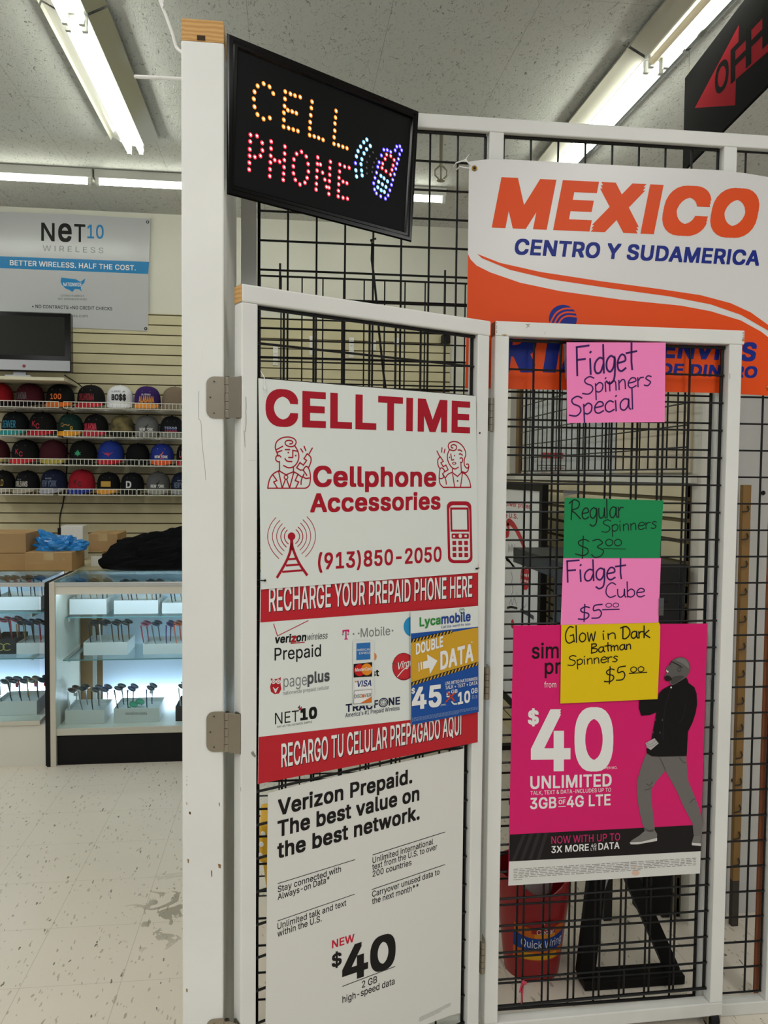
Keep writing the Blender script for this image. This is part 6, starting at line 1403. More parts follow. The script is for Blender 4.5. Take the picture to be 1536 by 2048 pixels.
LEDC = {'o': '#ff8a1e', 'r': '#ff1838', 'b': '#4a34ff', 'c': '#7fd0ff'}
def leds(name, kind, pts):
    mb = MB()
    for x, y in pts:
        q = LP.uv(420 + x / 3.491, 40 + y / 3.491)
        if kind == 'x':
            mb.add([LP.pt(q.x + .0024 * math.cos(i * .7854), q.y + .0024 * math.sin(i * .7854), -.0074) for i in range(8)], [tuple(range(8))], mat('led_off', '#6f7480', .2))
            mb.add([LP.pt(q.x + .0033 * math.cos(i * .7854), q.y + .0033 * math.sin(i * .7854), -.0078) for i in range(8)], [tuple(range(8))], mat('led_ring', '#2c2e33', .3))
            continue
        halo = mat('led_' + kind, LEDC[kind], .3, emit={'o': .75, 'r': .8, 'b': .8, 'c': .5}[kind])
        core = mat('led_core_' + kind, {'o': '#ffe9b8', 'r': '#ffd8dc', 'b': '#dcd8ff', 'c': '#f2fbff'}[kind], .3, emit=1.6)
        mb.add([LP.pt(q.x + .0054 * math.cos(i * math.pi / 6), q.y + .0054 * math.sin(i * math.pi / 6), -.0078) for i in range(12)], [tuple(range(12))], halo)  # glow round the diode put into a wide emissive disc
        sp = []
        for i in range(10):
            r = .0042 if i % 2 == 0 else .0017  # lens glare put into the star shape of the core
            a = math.pi / 2 + i * math.pi / 5 + .2
            sp.append(LP.pt(q.x + r * math.cos(a), q.y + r * math.sin(a), -.0070))
        mb.add(sp + [LP.pt(q.x, q.y, -.0062)], [(i, (i + 1) % 10, 10) for i in range(10)], core)
    return obj(name, mb, led)
leds('led_letter', 'o', [(347, 452), (389, 436), (430, 458), (456, 505), (325, 493), (320, 543), (325, 598), (346, 652), (388, 683), (432, 676)])
leds('led_letter', 'o', [(540, 492), (576, 508), (608, 520), (644, 530), (538, 543), (535, 594), (558, 622), (588, 632), (617, 643), (530, 640), (530, 690), (528, 738), (563, 747), (596, 758), (628, 768)])
leds('led_letter', 'o', [(727, 563), (722, 607), (718, 658), (714, 706), (711, 750), (710, 797), (742, 806), (773, 816), (804, 830)])
leds('led_letter', 'o', [(895, 628), (891, 674), (887, 716), (886, 766), (881, 812), (880, 858), (912, 868), (942, 879), (971, 889)])
leds('led_letter', 'r', [(297, 795), (342, 803), (378, 851), (295, 842), (292, 896), (291, 942), (289, 990), (287, 1038), (380, 903), (366, 942), (327, 950)])
leds('led_letter', 'r', [(441, 842), (440, 891), (438, 942), (436, 988), (433, 1036), (431, 1084), (537, 877), (535, 926), (533, 972), (531, 1021), (528, 1067), (525, 1110), (466, 972), (500, 983)])
leds('led_letter', 'r', [(653, 914), (619, 928), (686, 947), (600, 967), (699, 999), (596, 1016), (701, 1052), (597, 1065), (692, 1096), (610, 1110), (642, 1142), (677, 1130)])
leds('led_letter', 'r', [(767, 953), (764, 999), (785, 1003), (762, 1045), (759, 1092), (757, 1138), (755, 1178), (800, 1060), (816, 1109), (828, 1160), (855, 984), (851, 1028), (850, 1075), (848, 1119), (845, 1165), (844, 1209)])
leds('led_letter', 'r', [(921, 1003), (954, 1018), (986, 1026), (919, 1052), (915, 1096), (943, 1123), (970, 1134), (913, 1142), (911, 1187), (909, 1226), (943, 1236), (974, 1242)])
leds('led_wave', 'c', [(1110, 829), (1088, 847), (1066, 878), (1048, 909), (1037, 946), (1033, 1044), (1038, 1087)])
leds('led_wave', 'c', [(1134, 873), (1108, 896), (1090, 925), (1075, 966), (1069, 1001), (1073, 1045), (1077, 1079)])
leds('led_wave', 'b', [(1030, 994)])
leds('unlit_led', 'x', [(1153, 918), (1129, 946), (1110, 986), (1108, 1027), (1110, 1066), (1176, 962), (1160, 989), (1150, 1022), (1146, 1056)])
leds('led_phone_outline', 'b', [(1340, 876), (1318, 878), (1352, 903), (1307, 904), (1338, 932), (1330, 965), (1320, 997), (1312, 1033), (1302, 1072), (1290, 1110), (1281, 1146), (1270, 1184), (1258, 1219), (1239, 1242), (1206, 1226), (1176, 1205), (1163, 1178), (1157, 1135), (1166, 1097), (1177, 1060), (1186, 1020), (1195, 988), (1211, 940), (1228, 900), (1252, 902), (1276, 915)])
leds('led_phone_screen', 'r', [(1247, 934), (1237, 964), (1220, 997), (1216, 1028), (1243, 1050), (1274, 1074), (1285, 1041), (1293, 1010), (1300, 972), (1276, 944)])
leds('led_keypad', 'c', [(1208, 1083), (1230, 1100), (1254, 1121), (1192, 1124), (1218, 1142), (1243, 1160), (1186, 1163), (1210, 1183), (1232, 1195)])
mb = MB()
w1 = lambda x, y: GY.w(x, y, .006)
c0 = LP.uv(762, 474)
mb.tube([LP.pt(c0.x, c0.y, -.02), LP.pt(c0.x - .012, c0.y - .006, -.024), w1(744, 486), w1(743, 520), w1(748, 560), w1(752, 600)] + [GY.w(x, y, -.012) for x, y in ((757, 640), (762, 690), (768, 745), (776, 800), (770, 900), (765, 1100), (768, 1500))], .0032, BLACKM)
obj('power_cord', mb, led)

# ---------------------------------------------------------------- ceiling lamps
REFL = mat('reflector_white', '#b9b6ab', .25, metal=.0, coat=.4)
REFLM = mat('reflector_mirror', '#b7bbc0', .12, metal=1.0)
HOUS = mat('lamp_housing', '#cfcfc8', .4)
TUBEM = mat('lit_tube', '#fbfff2', .4, emit=TUBE)
TUBEO = mat('dull_tube', '#cbbf9e', .3, emit=.35)
def batten(x, y0, y1, z, label, group, dull=None):
    """twin tube strip lamp running along Y"""
    t = thing('fluorescent_lamp', label, 'ceiling lamp', (x, (y0 + y1) / 2, z - .09), group)
    obj('housing', MB().box(x - .05, x + .05, y0, y1, z - .06, z, HOUS), t, bevel=.004)
    for s in (-1, 1):
        mb = MB()
        mb.add([(x + s * .05, y0, z - .055), (x + s * .05, y1, z - .055), (x + s * .135, y1, z - .012), (x + s * .135, y0, z - .012), (x + s * .142, y0, z - .03), (x + s * .142, y1, z - .03)],
               [(0, 1, 2, 3), (3, 2, 5, 4)], REFLM if s > 0 else REFL)
        obj('reflector', mb, t)
    for i, s in enumerate((-1, 1)):
        tm = TUBEO if dull == i else TUBEM
        obj('tube', MB().cyl((x + s * .034, y0 + .03, z - .09), (x + s * .034, y1 - .03, z - .09), .0165, tm, n=14), t, smooth=True)
        for yy in (y0 + .018, y1 - .018):
            obj('lamp_holder', MB().box(x + s * .034 - .012, x + s * .034 + .012, yy - .011, yy + .011, z - .115, z - .058, WHITEP), t, bevel=.003)
    return t
for x, ys, lab, du in ((-.895, ((3.59, 4.94), (2.22, 3.57)), 'cap wall', None), (1.665, ((3.59, 4.94), (2.22, 3.57)), 'black arrow board', 0)):
    for i, (a, b) in enumerate(ys):
        batten(x, a, b, 3.575, ('farther' if i == 0 else 'nearer') + ' twin tube lamp of the ceiling row beside the ' + lab, 'twin tube ceiling lamps', dull=(du if i == 1 else None))
for xa, xb, lab in ((-2.7, -1.275, 'single tube lamp along the wall above the grey wireless banner'), (-1.262, .10, 'single tube lamp above the hanging caps, next to the post'), (.115, 1.075, 'single tube lamp seen through the wire panel beside the LED sign')):
    t = thing('fluorescent_lamp', lab, 'ceiling lamp', ((xa + xb) / 2, 5.55, 3.48), 'single tube lamps along the back wall')
    obj('housing', MB().box(xa, xb, 5.50, 5.60, 3.52, 3.578, HOUS), t, bevel=.004)
    obj('tube', MB().cyl((xa + .035, 5.52, 3.497), (xb - .035, 5.52, 3.497), .0165, TUBEM, n=14), t, smooth=True)
    for xx in (xa + .018, xb - .018):
        obj('lamp_holder', MB().box(xx - .012, xx + .012, 5.505, 5.535, 3.475, 3.525, WHITEP), t, bevel=.003)

# sprinkler and hanging odds and ends
CH = mat('sprinkler_brass', '#8d8878', .4, metal=.8)
q = PL((0, 4.6), 0).uv(882, 344)
sx, sz = q.x, q.y
t = thing('sprinkler', 'small metal fire sprinkler hanging from the ceiling behind the wire panel', 'sprinkler', (sx, 4.6, sz - .06))
obj('escutcheon', MB().lathe([(.001, CEIL), (.05, CEIL), (.046, CEIL - .012), (.012, CEIL - .02)], (sx, 4.6, 0), CH), t, smooth=True)
obj('stem', MB().cyl((sx, 4.6, CEIL - .01), (sx, 4.6, sz + .03), .011, CH), t)
mb = MB().tube([(sx - .008, 4.6, sz + .035), (sx - .034, 4.6, sz + .01), (sx - .034, 4.6, sz - .02), (sx - .006, 4.6, sz - .048)], .005, CH)
mb.tube([(sx + .008, 4.6, sz + .035), (sx + .034, 4.6, sz + .01), (sx + .034, 4.6, sz - .02), (sx + .006, 4.6, sz - .048)], .005, CH)
mb.cyl((sx, 4.6, sz + .03), (sx, 4.6, sz - .048), .006, CH)
obj('yoke', mb, t)
obj('deflector', MB().cyl((sx, 4.6, sz - .047), (sx, 4.6, sz - .051), .024, CH, n=18), t)
PB_ = PL((0, 1.90), 0)
a, b = PB_.w(268, 153), PB_.w(364, 158)
mb = MB().tube([a, a.lerp(b, .02), b, Vector((-.18, 1.866, b.z))], [.002, .0042, .0042, .0042], WHITEP, n=8)
tag(obj('plastic_rod', mb), 'thin white plastic rod sticking out from the back of the post', 'rod')
pts = [PB_.w(x, y) for x, y in ((300, -60), (320, 0), (334, 36), (346, 70), (357, 100), (367, 128))]
pts[-1] = Vector((-.205, 1.868, pts[-1].z))
pts.insert(0, Vector((pts[0].x - .35, 2.0, CEIL - .001)))
tag(obj('white_cable', MB().tube(catmull(pts, 4), .0038, WHITEP)), 'thin white cable running from the ceiling down to the post top', 'cable')

# ---------------------------------------------------------------- black board with the red arrow
_a = math.degrees(math.atan2((_f + _r * (-2 / FPX)).y, (_f + _r * (-2 / FPX)).x))
_far = CAM + ray(1370, 240) * 3.7
OB = PL((_far.x, _far.y), _a - 180)
qa, qb = OB.uv(1370, 156), OB.uv(1370, 338)
_s = 1 if OB.uv(1530, 100).x > qa.x else -1
mb = MB().obox(OB.pt(qa.x, qb.y, 0), OB.d * 1.0 * _s, OB.n * -.012, Vector((0, 0, qa.y - qb.y)), mat('board_black', '#161516', .95, spec=.04))
ob = tag(obj('hanging_sign', mb), 'black board hung from the ceiling with a red arrow and black letters', 'sign')
P = Print(OB, 830, 0, 2.176)
ARR = mat('arrow_red', '#8e1c26', .95, spec=.04)
P.poly([(1218, 470), (1410, 108), (1407, 205), (1560, 0), (1700, -190), (1700, 30), (1536, 225), (1397, 345), (1394, 458)], ARR)
obj('arrow', P.mb, ob)
P = Print(OB, 830, 0, 2.176)
LB = mat('sign_letter_black', '#131011', .95, spec=.04)
for ch, a, b, h in (('O', (1306, 424), (1366, 372), 128), ('F', (1374, 368), (1446, 300), 150), ('F', (1440, 300), (1526, 216), 172), ('I', (1512, 215), (1560, 165), 195)):
    P.text(ch, a[0], a[1], b[0], b[1], h, LB, .02, layer=2)
lines_of(P, ob)
for u, dx in ((.03 * _s, .0), (.55 * _s, .22)):
    p = OB.pt(qa.x + u, qa.y - .002, -.006)
    obj('hanger_wire', MB().cyl(p, (p.x + dx, p.y, CEIL), .0015, STEEL, n=6), ob)

# ---------------------------------------------------------------- back wall: banner, screen, shelves
NB = PL((0, BY - .024), 0)
vin = mat('banner_grey', '#bcbdc0', .22, bump=.16, scale=2.6)
K8 = (0, 400, 4.042)
nt_ = sheet('vinyl_banner', NB, [(-40, 92), (600, 116), (1216, 153), (1204, 500), (1197, 1062), (900, 1046), (500, 1030), (-40, 1015)], .0015, vin, 'silver grey wireless phone banner with a blue stripe above the screen', 'banner', k=K8[2], x0=K8[0], y0=K8[1])
P = Print(NB, *K8)
SB = ink('#2f83bd', .25)
P.poly([(-40, 453), (1206, 500), (1197, 598), (-40, 549)], SB)
P.poly([(495, 627), (560, 635), (612, 640), (650, 662), (690, 634), (682, 668), (660, 690), (653, 712), (662, 742), (642, 722), (605, 720), (585, 744), (562, 728), (530, 716), (503, 690), (490, 660)], SB)
obj('blue_print', P.mb, nt_)
P = Print(NB, *K8)
P.text('N', 333, 330, 442, 335, 148, INKK, .012)
P.text('e', 470, 336, 580, 340, 195, INKK, .018)
P.text('T', 600, 338, 690, 342, 145, INKK, .012)
P.text('10', 706, 310, 838, 314, 112, SB, .012)
P.text('W I R E L E S S', 345, 410, 836, 430, 44, ink('#7f8284'))
lines_of(P, nt_)
P = Print(NB, *K8)
P.text('BETTER WIRELESS. HALF THE COST.', 80, 527, 1098, 570, 42, INKW, .015, layer=3)
P.text('NATIONWIDE', 512, 697, 660, 699, 30, INKW, .012, layer=3)
lines_of(P, nt_)
P = Print(NB, *K8)
G5 = ink('#2e3032')
P.text("COVERAGE IN AMERICA'S", 490, 780, 680, 784, 15, G5)
P.text('MOST DEPENDABLE NETWORKS', 470, 806, 702, 811, 15, G5)
P.text('\u2022 NO CONTRACTS \u2022NO CREDIT CHECKS', 260, 872, 908, 893, 27, G5, .012)
P.text('net10wireless.com', 392, 941, 708, 949, 24, G5)
lines_of(P, nt_)
for x, y in ((1193, 178), (1178, 1040)):
    q = NB.uv(K8[0] + x / K8[2], K8[1] + y / K8[2])
    mb = MB()
    vs = [NB.pt(q.x + r * math.cos(i * .5236), q.y + r * math.sin(i * .5236), o) for r, o in ((.006, .0016), (.011, .002), (.012, .0004)) for i in range(12)]
    mb.add(vs, [(j * 12 + i, j * 12 + (i + 1) % 12, (j + 1) * 12 + (i + 1) % 12, (j + 1) * 12 + i) for j in range(2) for i in range(12)], BLACKM)
    obj('grommet', mb, nt_)

def px2(Y, x, y):
    q = PL((0, Y), 0).uv(x, y)
    return q.x, q.y
# wall shelf with the flat screen
x1, z1 = px2(5.98, 128, 755)
shelf = tag(obj('wall_shelf', MB().box(-2.45, x1, 5.98, 6.36, z1 - .024, z1, mat('shelf_cream', '#cfcab0', .5)), bevel=.002), 'cream wall shelf board carrying the flat screen', 'shelf')
tvx, tvt = px2(6.05, 141, 626)
_, tvb = px2(6.05, 141, 745)
W_ = .86
tv = thing('flat_screen', 'black flat screen television with a silver lower bar on the wall shelf', 'television', (tvx - W_ / 2, 6.12, z1))
SIL = mat('silver_plastic', '#a9abae', .35, metal=.5)
mb = MB().box(tvx - W_, tvx, 6.05, 6.12, tvb, tvt, BLACK)
obj('bezel', mb, tv, bevel=.006)
obj('display', MB().box(tvx - W_ + .04, tvx - .042, 6.0485, 6.052, tvb + .115, tvt - .032, mat('screen_off', '#1a1a15', .35, spec=.25)), tv)
obj('silver_bar', MB().box(tvx - W_ + .006, tvx - .006, 6.046, 6.051, tvb + .008, tvb + .082, SIL), tv, bevel=.002)
ax, az = px2(6.045, 48, 732)
obj('power_light', MB().cyl((ax, 6.0462, az), (ax, 6.043, az), .011, mat('red_lens', '#7d1420', .2), n=16), tv)
P = Print(PL((0, 6.0495), 0), 0, 400, 4.042)
fineprint(P, 158, 1302, 232, 1304, 9, 1, 0, ink('#6c6d70'), 2)
obj('lettering', P.mb, tv)
mb = MB().box(tvx - W_ / 2 - .02, tvx - W_ / 2 + .155, 6.03, 6.17, z1 + .001, z1 + .018, SIL)
mb.box(tvx - W_ / 2 + .02, tvx - W_ / 2 + .11, 6.08, 6.115, z1 + .015, tvb + .01, SIL)
obj('stand', mb, tv, bevel=.003)
mb = MB()
cp = [px2(6.0, *p) for p in ((122, 747), (131, 752), (140, 764), (146, 785), (149, 795), (141, 800))]
cp2 = [px2(6.345, *p) for p in ((135, 822), (134, 870), (133, 940), (127, 1000), (120, 1030), (119, 1056))]
mb.tube(catmull([(x, 6.1, z) for x, z in cp[:1]] + [(x, 6.02, z) for x, z in cp[1:2]] + [(x, 6.346, z) for x, z in cp[2:]] + [(x, 6.3495, z) for x, z in cp2], 4), .0045, BLACKM, n=6)
x2, z2 = cp2[-1]
mb.box(x2 - .012, x2 + .014, 6.338, 6.359, z2 - .05, z2, BLACKM)
obj('power_cord', mb, tv)

# wire shelves, four tiers, several pieces a tier
WW = mat('white_coated_wire', '#d8d6cc', .35)
TIER = [2.063, 1.855, 1.650, 1.4325]
LIPH = .044
TNAME = ['top', 'second', 'third', 'lowest']
SEGS = [[(-70, 118), (128, 470)], [(-70, 115), (128, 287), (290, 470)], [(-70, 120), (122, 277), (279, 470)], [(-70, 105), (116, 272), (274, 470)]]
PNAME = {2: ['piece under the flat screen', 'piece behind the post'], 3: ['piece under the flat screen', 'middle piece', 'piece next to the post']}
SY0, SY1 = 6.05, 6.337
for ti, z in enumerate(TIER):
    for si, (pa_, pb_) in enumerate(SEGS[ti]):
        xa = px2(SY0, pa_, 900)[0]
        xb = px2(SY0, pb_, 900)[0]
        mb = MB()
        for zz_, rr in ((z, .0032), (z + LIPH, .0034)):
            mb.cyl((xa, SY0, zz_), (xb, SY0, zz_), rr, WW, n=6)
        for yy in (SY0 + .1, SY0 + .2, SY1 - .004):
            mb.cyl((xa, yy, z - .003), (xb, yy, z - .003), .0024, WW, n=6)
        nW = max(2, int((xb - xa) / .0262))
        for i in range(nW + 1):
            x = xa + (xb - xa) * i / nW
            mb.cyl((x, SY0 - .001, z + LIPH), (x, SY0 - .001, z), .0019, WW, n=5)
            mb.cyl((x, SY0, z + .001), (x, SY1, z + .001), .0015, WW, n=5)
        tag(obj('wire_shelf', mb), f'white wire shelf holding caps, {TNAME[ti]} tier, {PNAME[len(SEGS[ti])][si]}', 'wire shelf', 'wire cap shelves')

# caps -------------------------------------------------------------
CA, CB, CH_ = .1005, .096, .144
def ck(h):
    t = min(1, max(0, h / CH_))
    return (1 - t ** 3.4) ** (1 / 2.4)
def cap_front(x, h, a=CA):
    k = ck(h)
    s = max(0.0, 1 - (x / (a * k + 1e-6)) ** 2)
    return -CB * k * math.sqrt(s) - .0022
CAPS = 0
ROWPX = [(-6, 57, 118, 180, 238, 293, 349), (27, 82, 138, 189, 242, 292, 342), (-14, 47, 103, 163, 219, 273, 322, 377), (0, 50, 104, 160, 214, 262, 314, 364)]
def make_cap(px, tier, yaw, crown, brim, texts, label, tilt=0.0, button=None, camo=False, bucket=False, eyelets='#6a6a66', badge=None):
    """texts: (body, colour, x0, x1, h0, cap height) laid on the curved front"""
    global CAPS
    z = TIER[tier] + .004
    x = px2(6.18, px, 900)[0]
    t = thing('baseball_cap', label, 'cap', (x, 6.232, z), 'caps on the wire shelves')
    row = ROWPX[tier]
    k_ = row.index(px)
    gap = min([abs(px - q) for q in row[max(0, k_ - 1):k_ + 2] if q != px])
    s_ = max(.80, min(1.0, gap * .00352 / (2 * CA)))
    t.scale = (s_, s_, min(1.0, s_ + .06))
    t.rotation_euler = (0, 0, math.radians(yaw))
    cm = mat('cloth_' + crown, crown, .85, spec=.2, bump=.15, scale=60)
    if camo:
        cm = mat('cloth_camo', '#3b3a26', .85, mottle=1, scale=14, col2='#8a7a4c')
    bm = mat('cloth_' + brim, brim, .8, spec=.2)
    Z0 = .040
    n, rows = 28, 9
    vs = []
    for j in range(rows):
        h = CH_ * (math.sin(math.pi / 2 * j / (rows - 1)))
        k = max(ck(h), .02)
        vs += [(CA * k * math.sin(2 * math.pi * i / n), -CB * k * math.cos(2 * math.pi * i / n), Z0 + h) for i in range(n)]
    mb = MB().add(vs, [(j * n + i, j * n + (i + 1) % n, (j + 1) * n + (i + 1) % n, (j + 1) * n + i) for j in range(rows - 1) for i in range(n)] + [tuple(range((rows - 1) * n, rows * n))], cm)
    def local(name, mb, lab=None):
        me = bpy.data.meshes.new(name)
        me.from_pydata([tuple(p) for p in mb.v], [], mb.f)
        for mt in mb.mats:
            me.materials.append(mt)
        me.polygons.foreach_set('material_index', mb.mi)
        me.update()
        if name in ('crown', 'brim'):
            smooth_mesh(me, 50)
        o = bpy.data.objects.new(name, me)
        COL.objects.link(o)
        o.parent = t
        return o
    local('crown', mb)
    # brim: broad flat bill, drooping so that its upper side faces the shop
    m = 15
    top, bot = [], []
    for j, f in enumerate((0, .33, .66, 1.0)):
        for i in range(m):
            a = math.radians(-84 + 168 * i / (m - 1))
            ix, iy = CA * math.sin(a), -CB * math.cos(a)
            ox, oy = CA * .93 * math.sin(a), -CB * math.cos(a) - .066 * (max(0, math.cos(a)) ** .45)
            px_, py_ = ix + (ox - ix) * f, iy + (oy - iy) * f
            dz = -.036 * f * (max(0, math.cos(a)) ** .5)
            top.append((px_, py_, Z0 + .004 + dz))
            bot.append((px_, py_, Z0 + dz))
    N = 4 * m
    fs = [(j * m + i, j * m + i + 1, (j + 1) * m + i + 1, (j + 1) * m + i) for j in range(3) for i in range(m - 1)]
    fs = [tuple(reversed(f)) for f in fs] + [tuple(v + N for v in f) for f in fs]
    rim = [3 * m + i for i in range(m)]
    fs += [(rim[i], rim[i + 1], rim[i + 1] + N, rim[i] + N) for i in range(m - 1)]
    local('brim', MB().add(top + bot, fs, bm if not bucket else cm))
    local('button', MB().lathe([(.0075, Z0 + CH_ - .002), (.007, Z0 + CH_ + .003), (.001, Z0 + CH_ + .006)], (0, 0, 0), mat('cloth_' + (button or crown), button or crown, .85, spec=.2), n=10))
    if eyelets and not bucket:
        mb = MB()
        for sx_ in (-.03, .03):
            y = cap_front(sx_, .098)
            mb.add([(sx_ + .003 * math.cos(i * 1.047), y - .001, Z0 + .098 + .003 * math.sin(i * 1.047)) for i in range(6)], [tuple(range(6))], mat('eyelet_' + eyelets, eyelets, .6))
        local('eyelet', mb)
    for body, colr, x0, x1, h0, hh, bold in texts:
        gv, gf = glyphs(body, bold)
        xa, xb = min(p[0] for p in gv), max(p[0] for p in gv)
        ya, yb = min(p[1] for p in gv), max(p[1] for p in gv)
        V = []
        for p in gv:
            xx = x0 + (x1 - x0) * (p[0] - xa) / (xb - xa)
            h = (h0 + hh * (p[1] - ya) / (yb - ya)) * 1.15
            V.append((xx, cap_front(xx, h) - p[2] * .002, Z0 + h))
        local('emblem', MB().add(V, gf, mat('thread_' + colr, colr, .7)))
    if badge:
        kind, colr = badge
        pts = {'leaf': [(0, -.02), (.004, -.006), (.012, -.014), (.010, -.004), (.026, -.006), (.016, .003), (.026, .013), (.012, .010), (.010, .026), (.004, .014), (0, .034),
                        (-.004, .014), (-.010, .026), (-.012, .010), (-.026, .013), (-.016, .003), (-.026, -.006), (-.010, -.004), (-.012, -.014), (-.004, -.006)],
               'wing': [(-.048, .012), (-.02, .004), (0, .010), (.02, .002), (.044, .012), (.036, .004), (.018, -.006), (.006, -.024), (-.004, -.010), (-.018, -.008), (-.030, .002)],
               'patch': [(-.045, -.022), (.04, -.02), (.04, .022), (-.045, .024)],
               'jump': [(-.006, -.03), (.0, -.004), (-.012, .004), (-.004, .008), (.004, .012), (.018, .03), (.021, .028), (.008, .004), (.006, -.012), (.012, -.03), (.006, -.03), (.001, -.012), (-.001, -.03)]}[kind]
        c0, h0 = (0.0, .045) if kind != 'leaf' else (-.012, .04)
        V, fs = [], []
        if kind == 'patch':
            for i in range(9):
                for q in (-.022, 0, .023):
                    V.append((-.045 + .085 * i / 8, q))
            fs = [(3 * i + q, 3 * i + 3 + q, 3 * i + 4 + q, 3 * i + 1 + q) for i in range(8) for q in (0, 1)]
        else:
            V = pts
            fs = [tuple(f) for f in tessellate_polygon([[Vector((p[0], p[1], 0)) for p in pts]])]
        local('emblem', MB().add([(c0 + p[0], cap_front(c0 + p[0], h0 + p[1]) - .0012 * (kind == 'jump'), Z0 + h0 + p[1]) for p in V], fs, mat('thread_' + colr, colr, .7)))
    CAPS += 1
    return t
K_, RD, OR_ = '#121213', '#b0202f', '#e8762c'
T = lambda s, c, x0=-.06, x1=.055, h0=.018, hh=.046, b=.02: (s, c, x0, x1, h0, hh, b)
# top tier
make_cap(-6, 0, 20, '#a11c24', '#15161c', [], 'plain red cap at the outer end of the top shelf')
make_cap(57, 0, -16, '#4a1822', '#1a1416', [T('OKLAHOMA', '#6d6468', -.075, .03)], 'maroon cap with grey block letters on the top shelf')
make_cap(118, 0, -6, K_, OR_, [T('100', OR_, -.04, .04, .022, .036, .02)], 'black cap with an orange brim and orange 100')
make_cap(180, 0, -10, K_, '#b3202f', [T('OKLAHOMA', '#8c1f2c')], 'black cap with a red brim and dark red letters on the top shelf', button='#7d2030')
make_cap(238, 0, 3, '#dfe0e6', '#dfe0e6', [T('BO$$', '#151416', -.052, .055, .018, .05, .045), T('LIKE A', '#3a393c', -.05, .05, .076, .010, 0)], 'all white cap with black letters and dollar signs', eyelets=None)
make_cap(293, 0, 2, '#35205e', '#d98a35', [T('ALABAMA', '#d08b33', -.055, .06, .012, .042, .04), T('ALABAMA', '#c9c3cf', -.035, .035, .058, .013, .01)], 'purple cap with a golden brim', button='#d98a35')
make_cap(349, 0, -12, '#7b6d5c', '#7b6d5c', [], 'taupe field cap next to the post on the top shelf', bucket=True)
# second tier
make_cap(27, 1, -10, '#101618', '#2b8d8e', [T('DENVER', '#2c7f9c', -.06, .045)], 'black cap with a teal brim and blue letters')
make_cap(82, 1, -8, K_, '#b3202f', [T('K', RD, -.045, -.018, .03, .034, .01), T('C', RD, -.012, .016, .014, .034, .01)], 'black cap with a red brim and red initials on the second shelf')
make_cap(138, 1, -2, '#16302a', '#e29a2b', [T('G', '#c9a23c', .022, .042, .012, .026, .02), T('Q', '#b98a3a', -.055, -.03, .03, .03, 0), T('~', '#b98a3a', -.03, .02, .04, .01, 0)], 'dark green cap with a golden brim and gold line embroidery', button='#c9693a')
make_cap(189, 1, -6, K_, '#b3263a', [T('OKLAHOMA', '#c03349', -.075, .035, .01, .05, .04)], 'black cap with a crimson brim and crimson letters on the second shelf')
make_cap(242, 1, 6, '#3b3a26', '#1b1d16', [], 'camouflage cap with a dark brim', camo=True, eyelets=None)
make_cap(292, 1, 4, '#6d6e6e', '#7b7b79', [T('NEW YORK', '#e4e2de', -.055, .055, .014, .022, .03)], 'grey cap with white letters on the second shelf', badge=('jump', '#17171a'), button='#232325', eyelets='#232325')
make_cap(342, 1, 2, '#17191d', '#7c8079', [T('TEXAS', '#9aa3b8', -.055, .05, .03, .016, .03), T('TEXAS', '#2d4c8f', -.055, .05, .02, .016, .03), T('TEXAS', '#a5303c', -.055, .05, .01, .014, .03)], 'black cap with silver, blue and red letters beside the post')
# third tier
make_cap(-14, 2, -12, '#3c141a', '#b9a24e', [], 'maroon cap cut off at the outer end of the third shelf')
make_cap(47, 2, -6, K_, '#c4232f', [T('K', RD, -.04, -.016, .03, .032, .01), T('C', RD, -.01, .018, .014, .032, .01)], 'black cap with a red brim and red initials on the third shelf')
make_cap(103, 2, 8, '#3d151d', '#a8983c', [], 'plain maroon cap with an olive yellow brim', eyelets=None)
make_cap(163, 2, -4, '#101311', '#121413', [], 'black cap with a green leaf', badge=('leaf', '#2f9a6a'), eyelets=None)
make_cap(219, 2, -4, '#233a8f', '#b3262f', [], 'blue cap with a red brim and a red outlined bird', badge=('wing', '#a52c55'), eyelets=None)
make_cap(273, 2, 0, '#0e0e10', '#0e0e10', [], 'plain black cap on the third shelf', eyelets=None)
make_cap(322, 2, 3, '#26388f', '#e0592a', [T('NEW YORK', '#e4e2de', -.055, .055, .018, .02, .03)], 'blue cap with an orange brim and white letters', badge=('jump', '#e0723a'), button='#e0723a', eyelets='#d8b49a')
make_cap(377, 2, -14, K_, '#b3202f', [T('USA', '#c4404c', -.05, .03)], 'black cap with red letters half hidden by the post')
# lowest tier
make_cap(0, 3, -10, K_, '#a8a294', [T('GOLD', '#a88a3a', -.03, .05)], 'black cap with gold letters at the outer end of the lowest shelf')
make_cap(50, 3, -14, '#121316', '#a39c8d', [T('ORLEANS', '#b9b4aa', -.06, .05, .014, .038, .03), T('NEW', '#8f8b85', -.04, .0, .058, .01, 0)], 'black cap with a beige brim and cream letters')
make_cap(104, 3, -10, '#1a2138', '#9a9aa6', [T('NEW YORK', '#59657f', -.065, .055, .012, .042, .03), T('NEW YORK', '#aab0bd', -.03, .02, .06, .01, 0)], 'navy cap with a grey brim under the screen cord', button='#8a8e99')
make_cap(160, 3, -4, '#9c1c2a', '#25378a', [T('K', '#2a1116', -.035, -.01, .03, .03, .01), T('C', '#2a1116', 0, .026, .018, .03, .01)], 'red cap with a blue brim and dark initials', eyelets=None)
make_cap(214, 3, -3, '#121214', '#d8963c', [], 'black cap with a square gold patch', badge=('patch', '#c39a3a'))
make_cap(262, 3, 0, '#141519', '#17181b', [T('D', '#d4d2d2', -.04, .008, .012, .05, .03)], 'black cap with a white letter D', button='#b9bcc0')
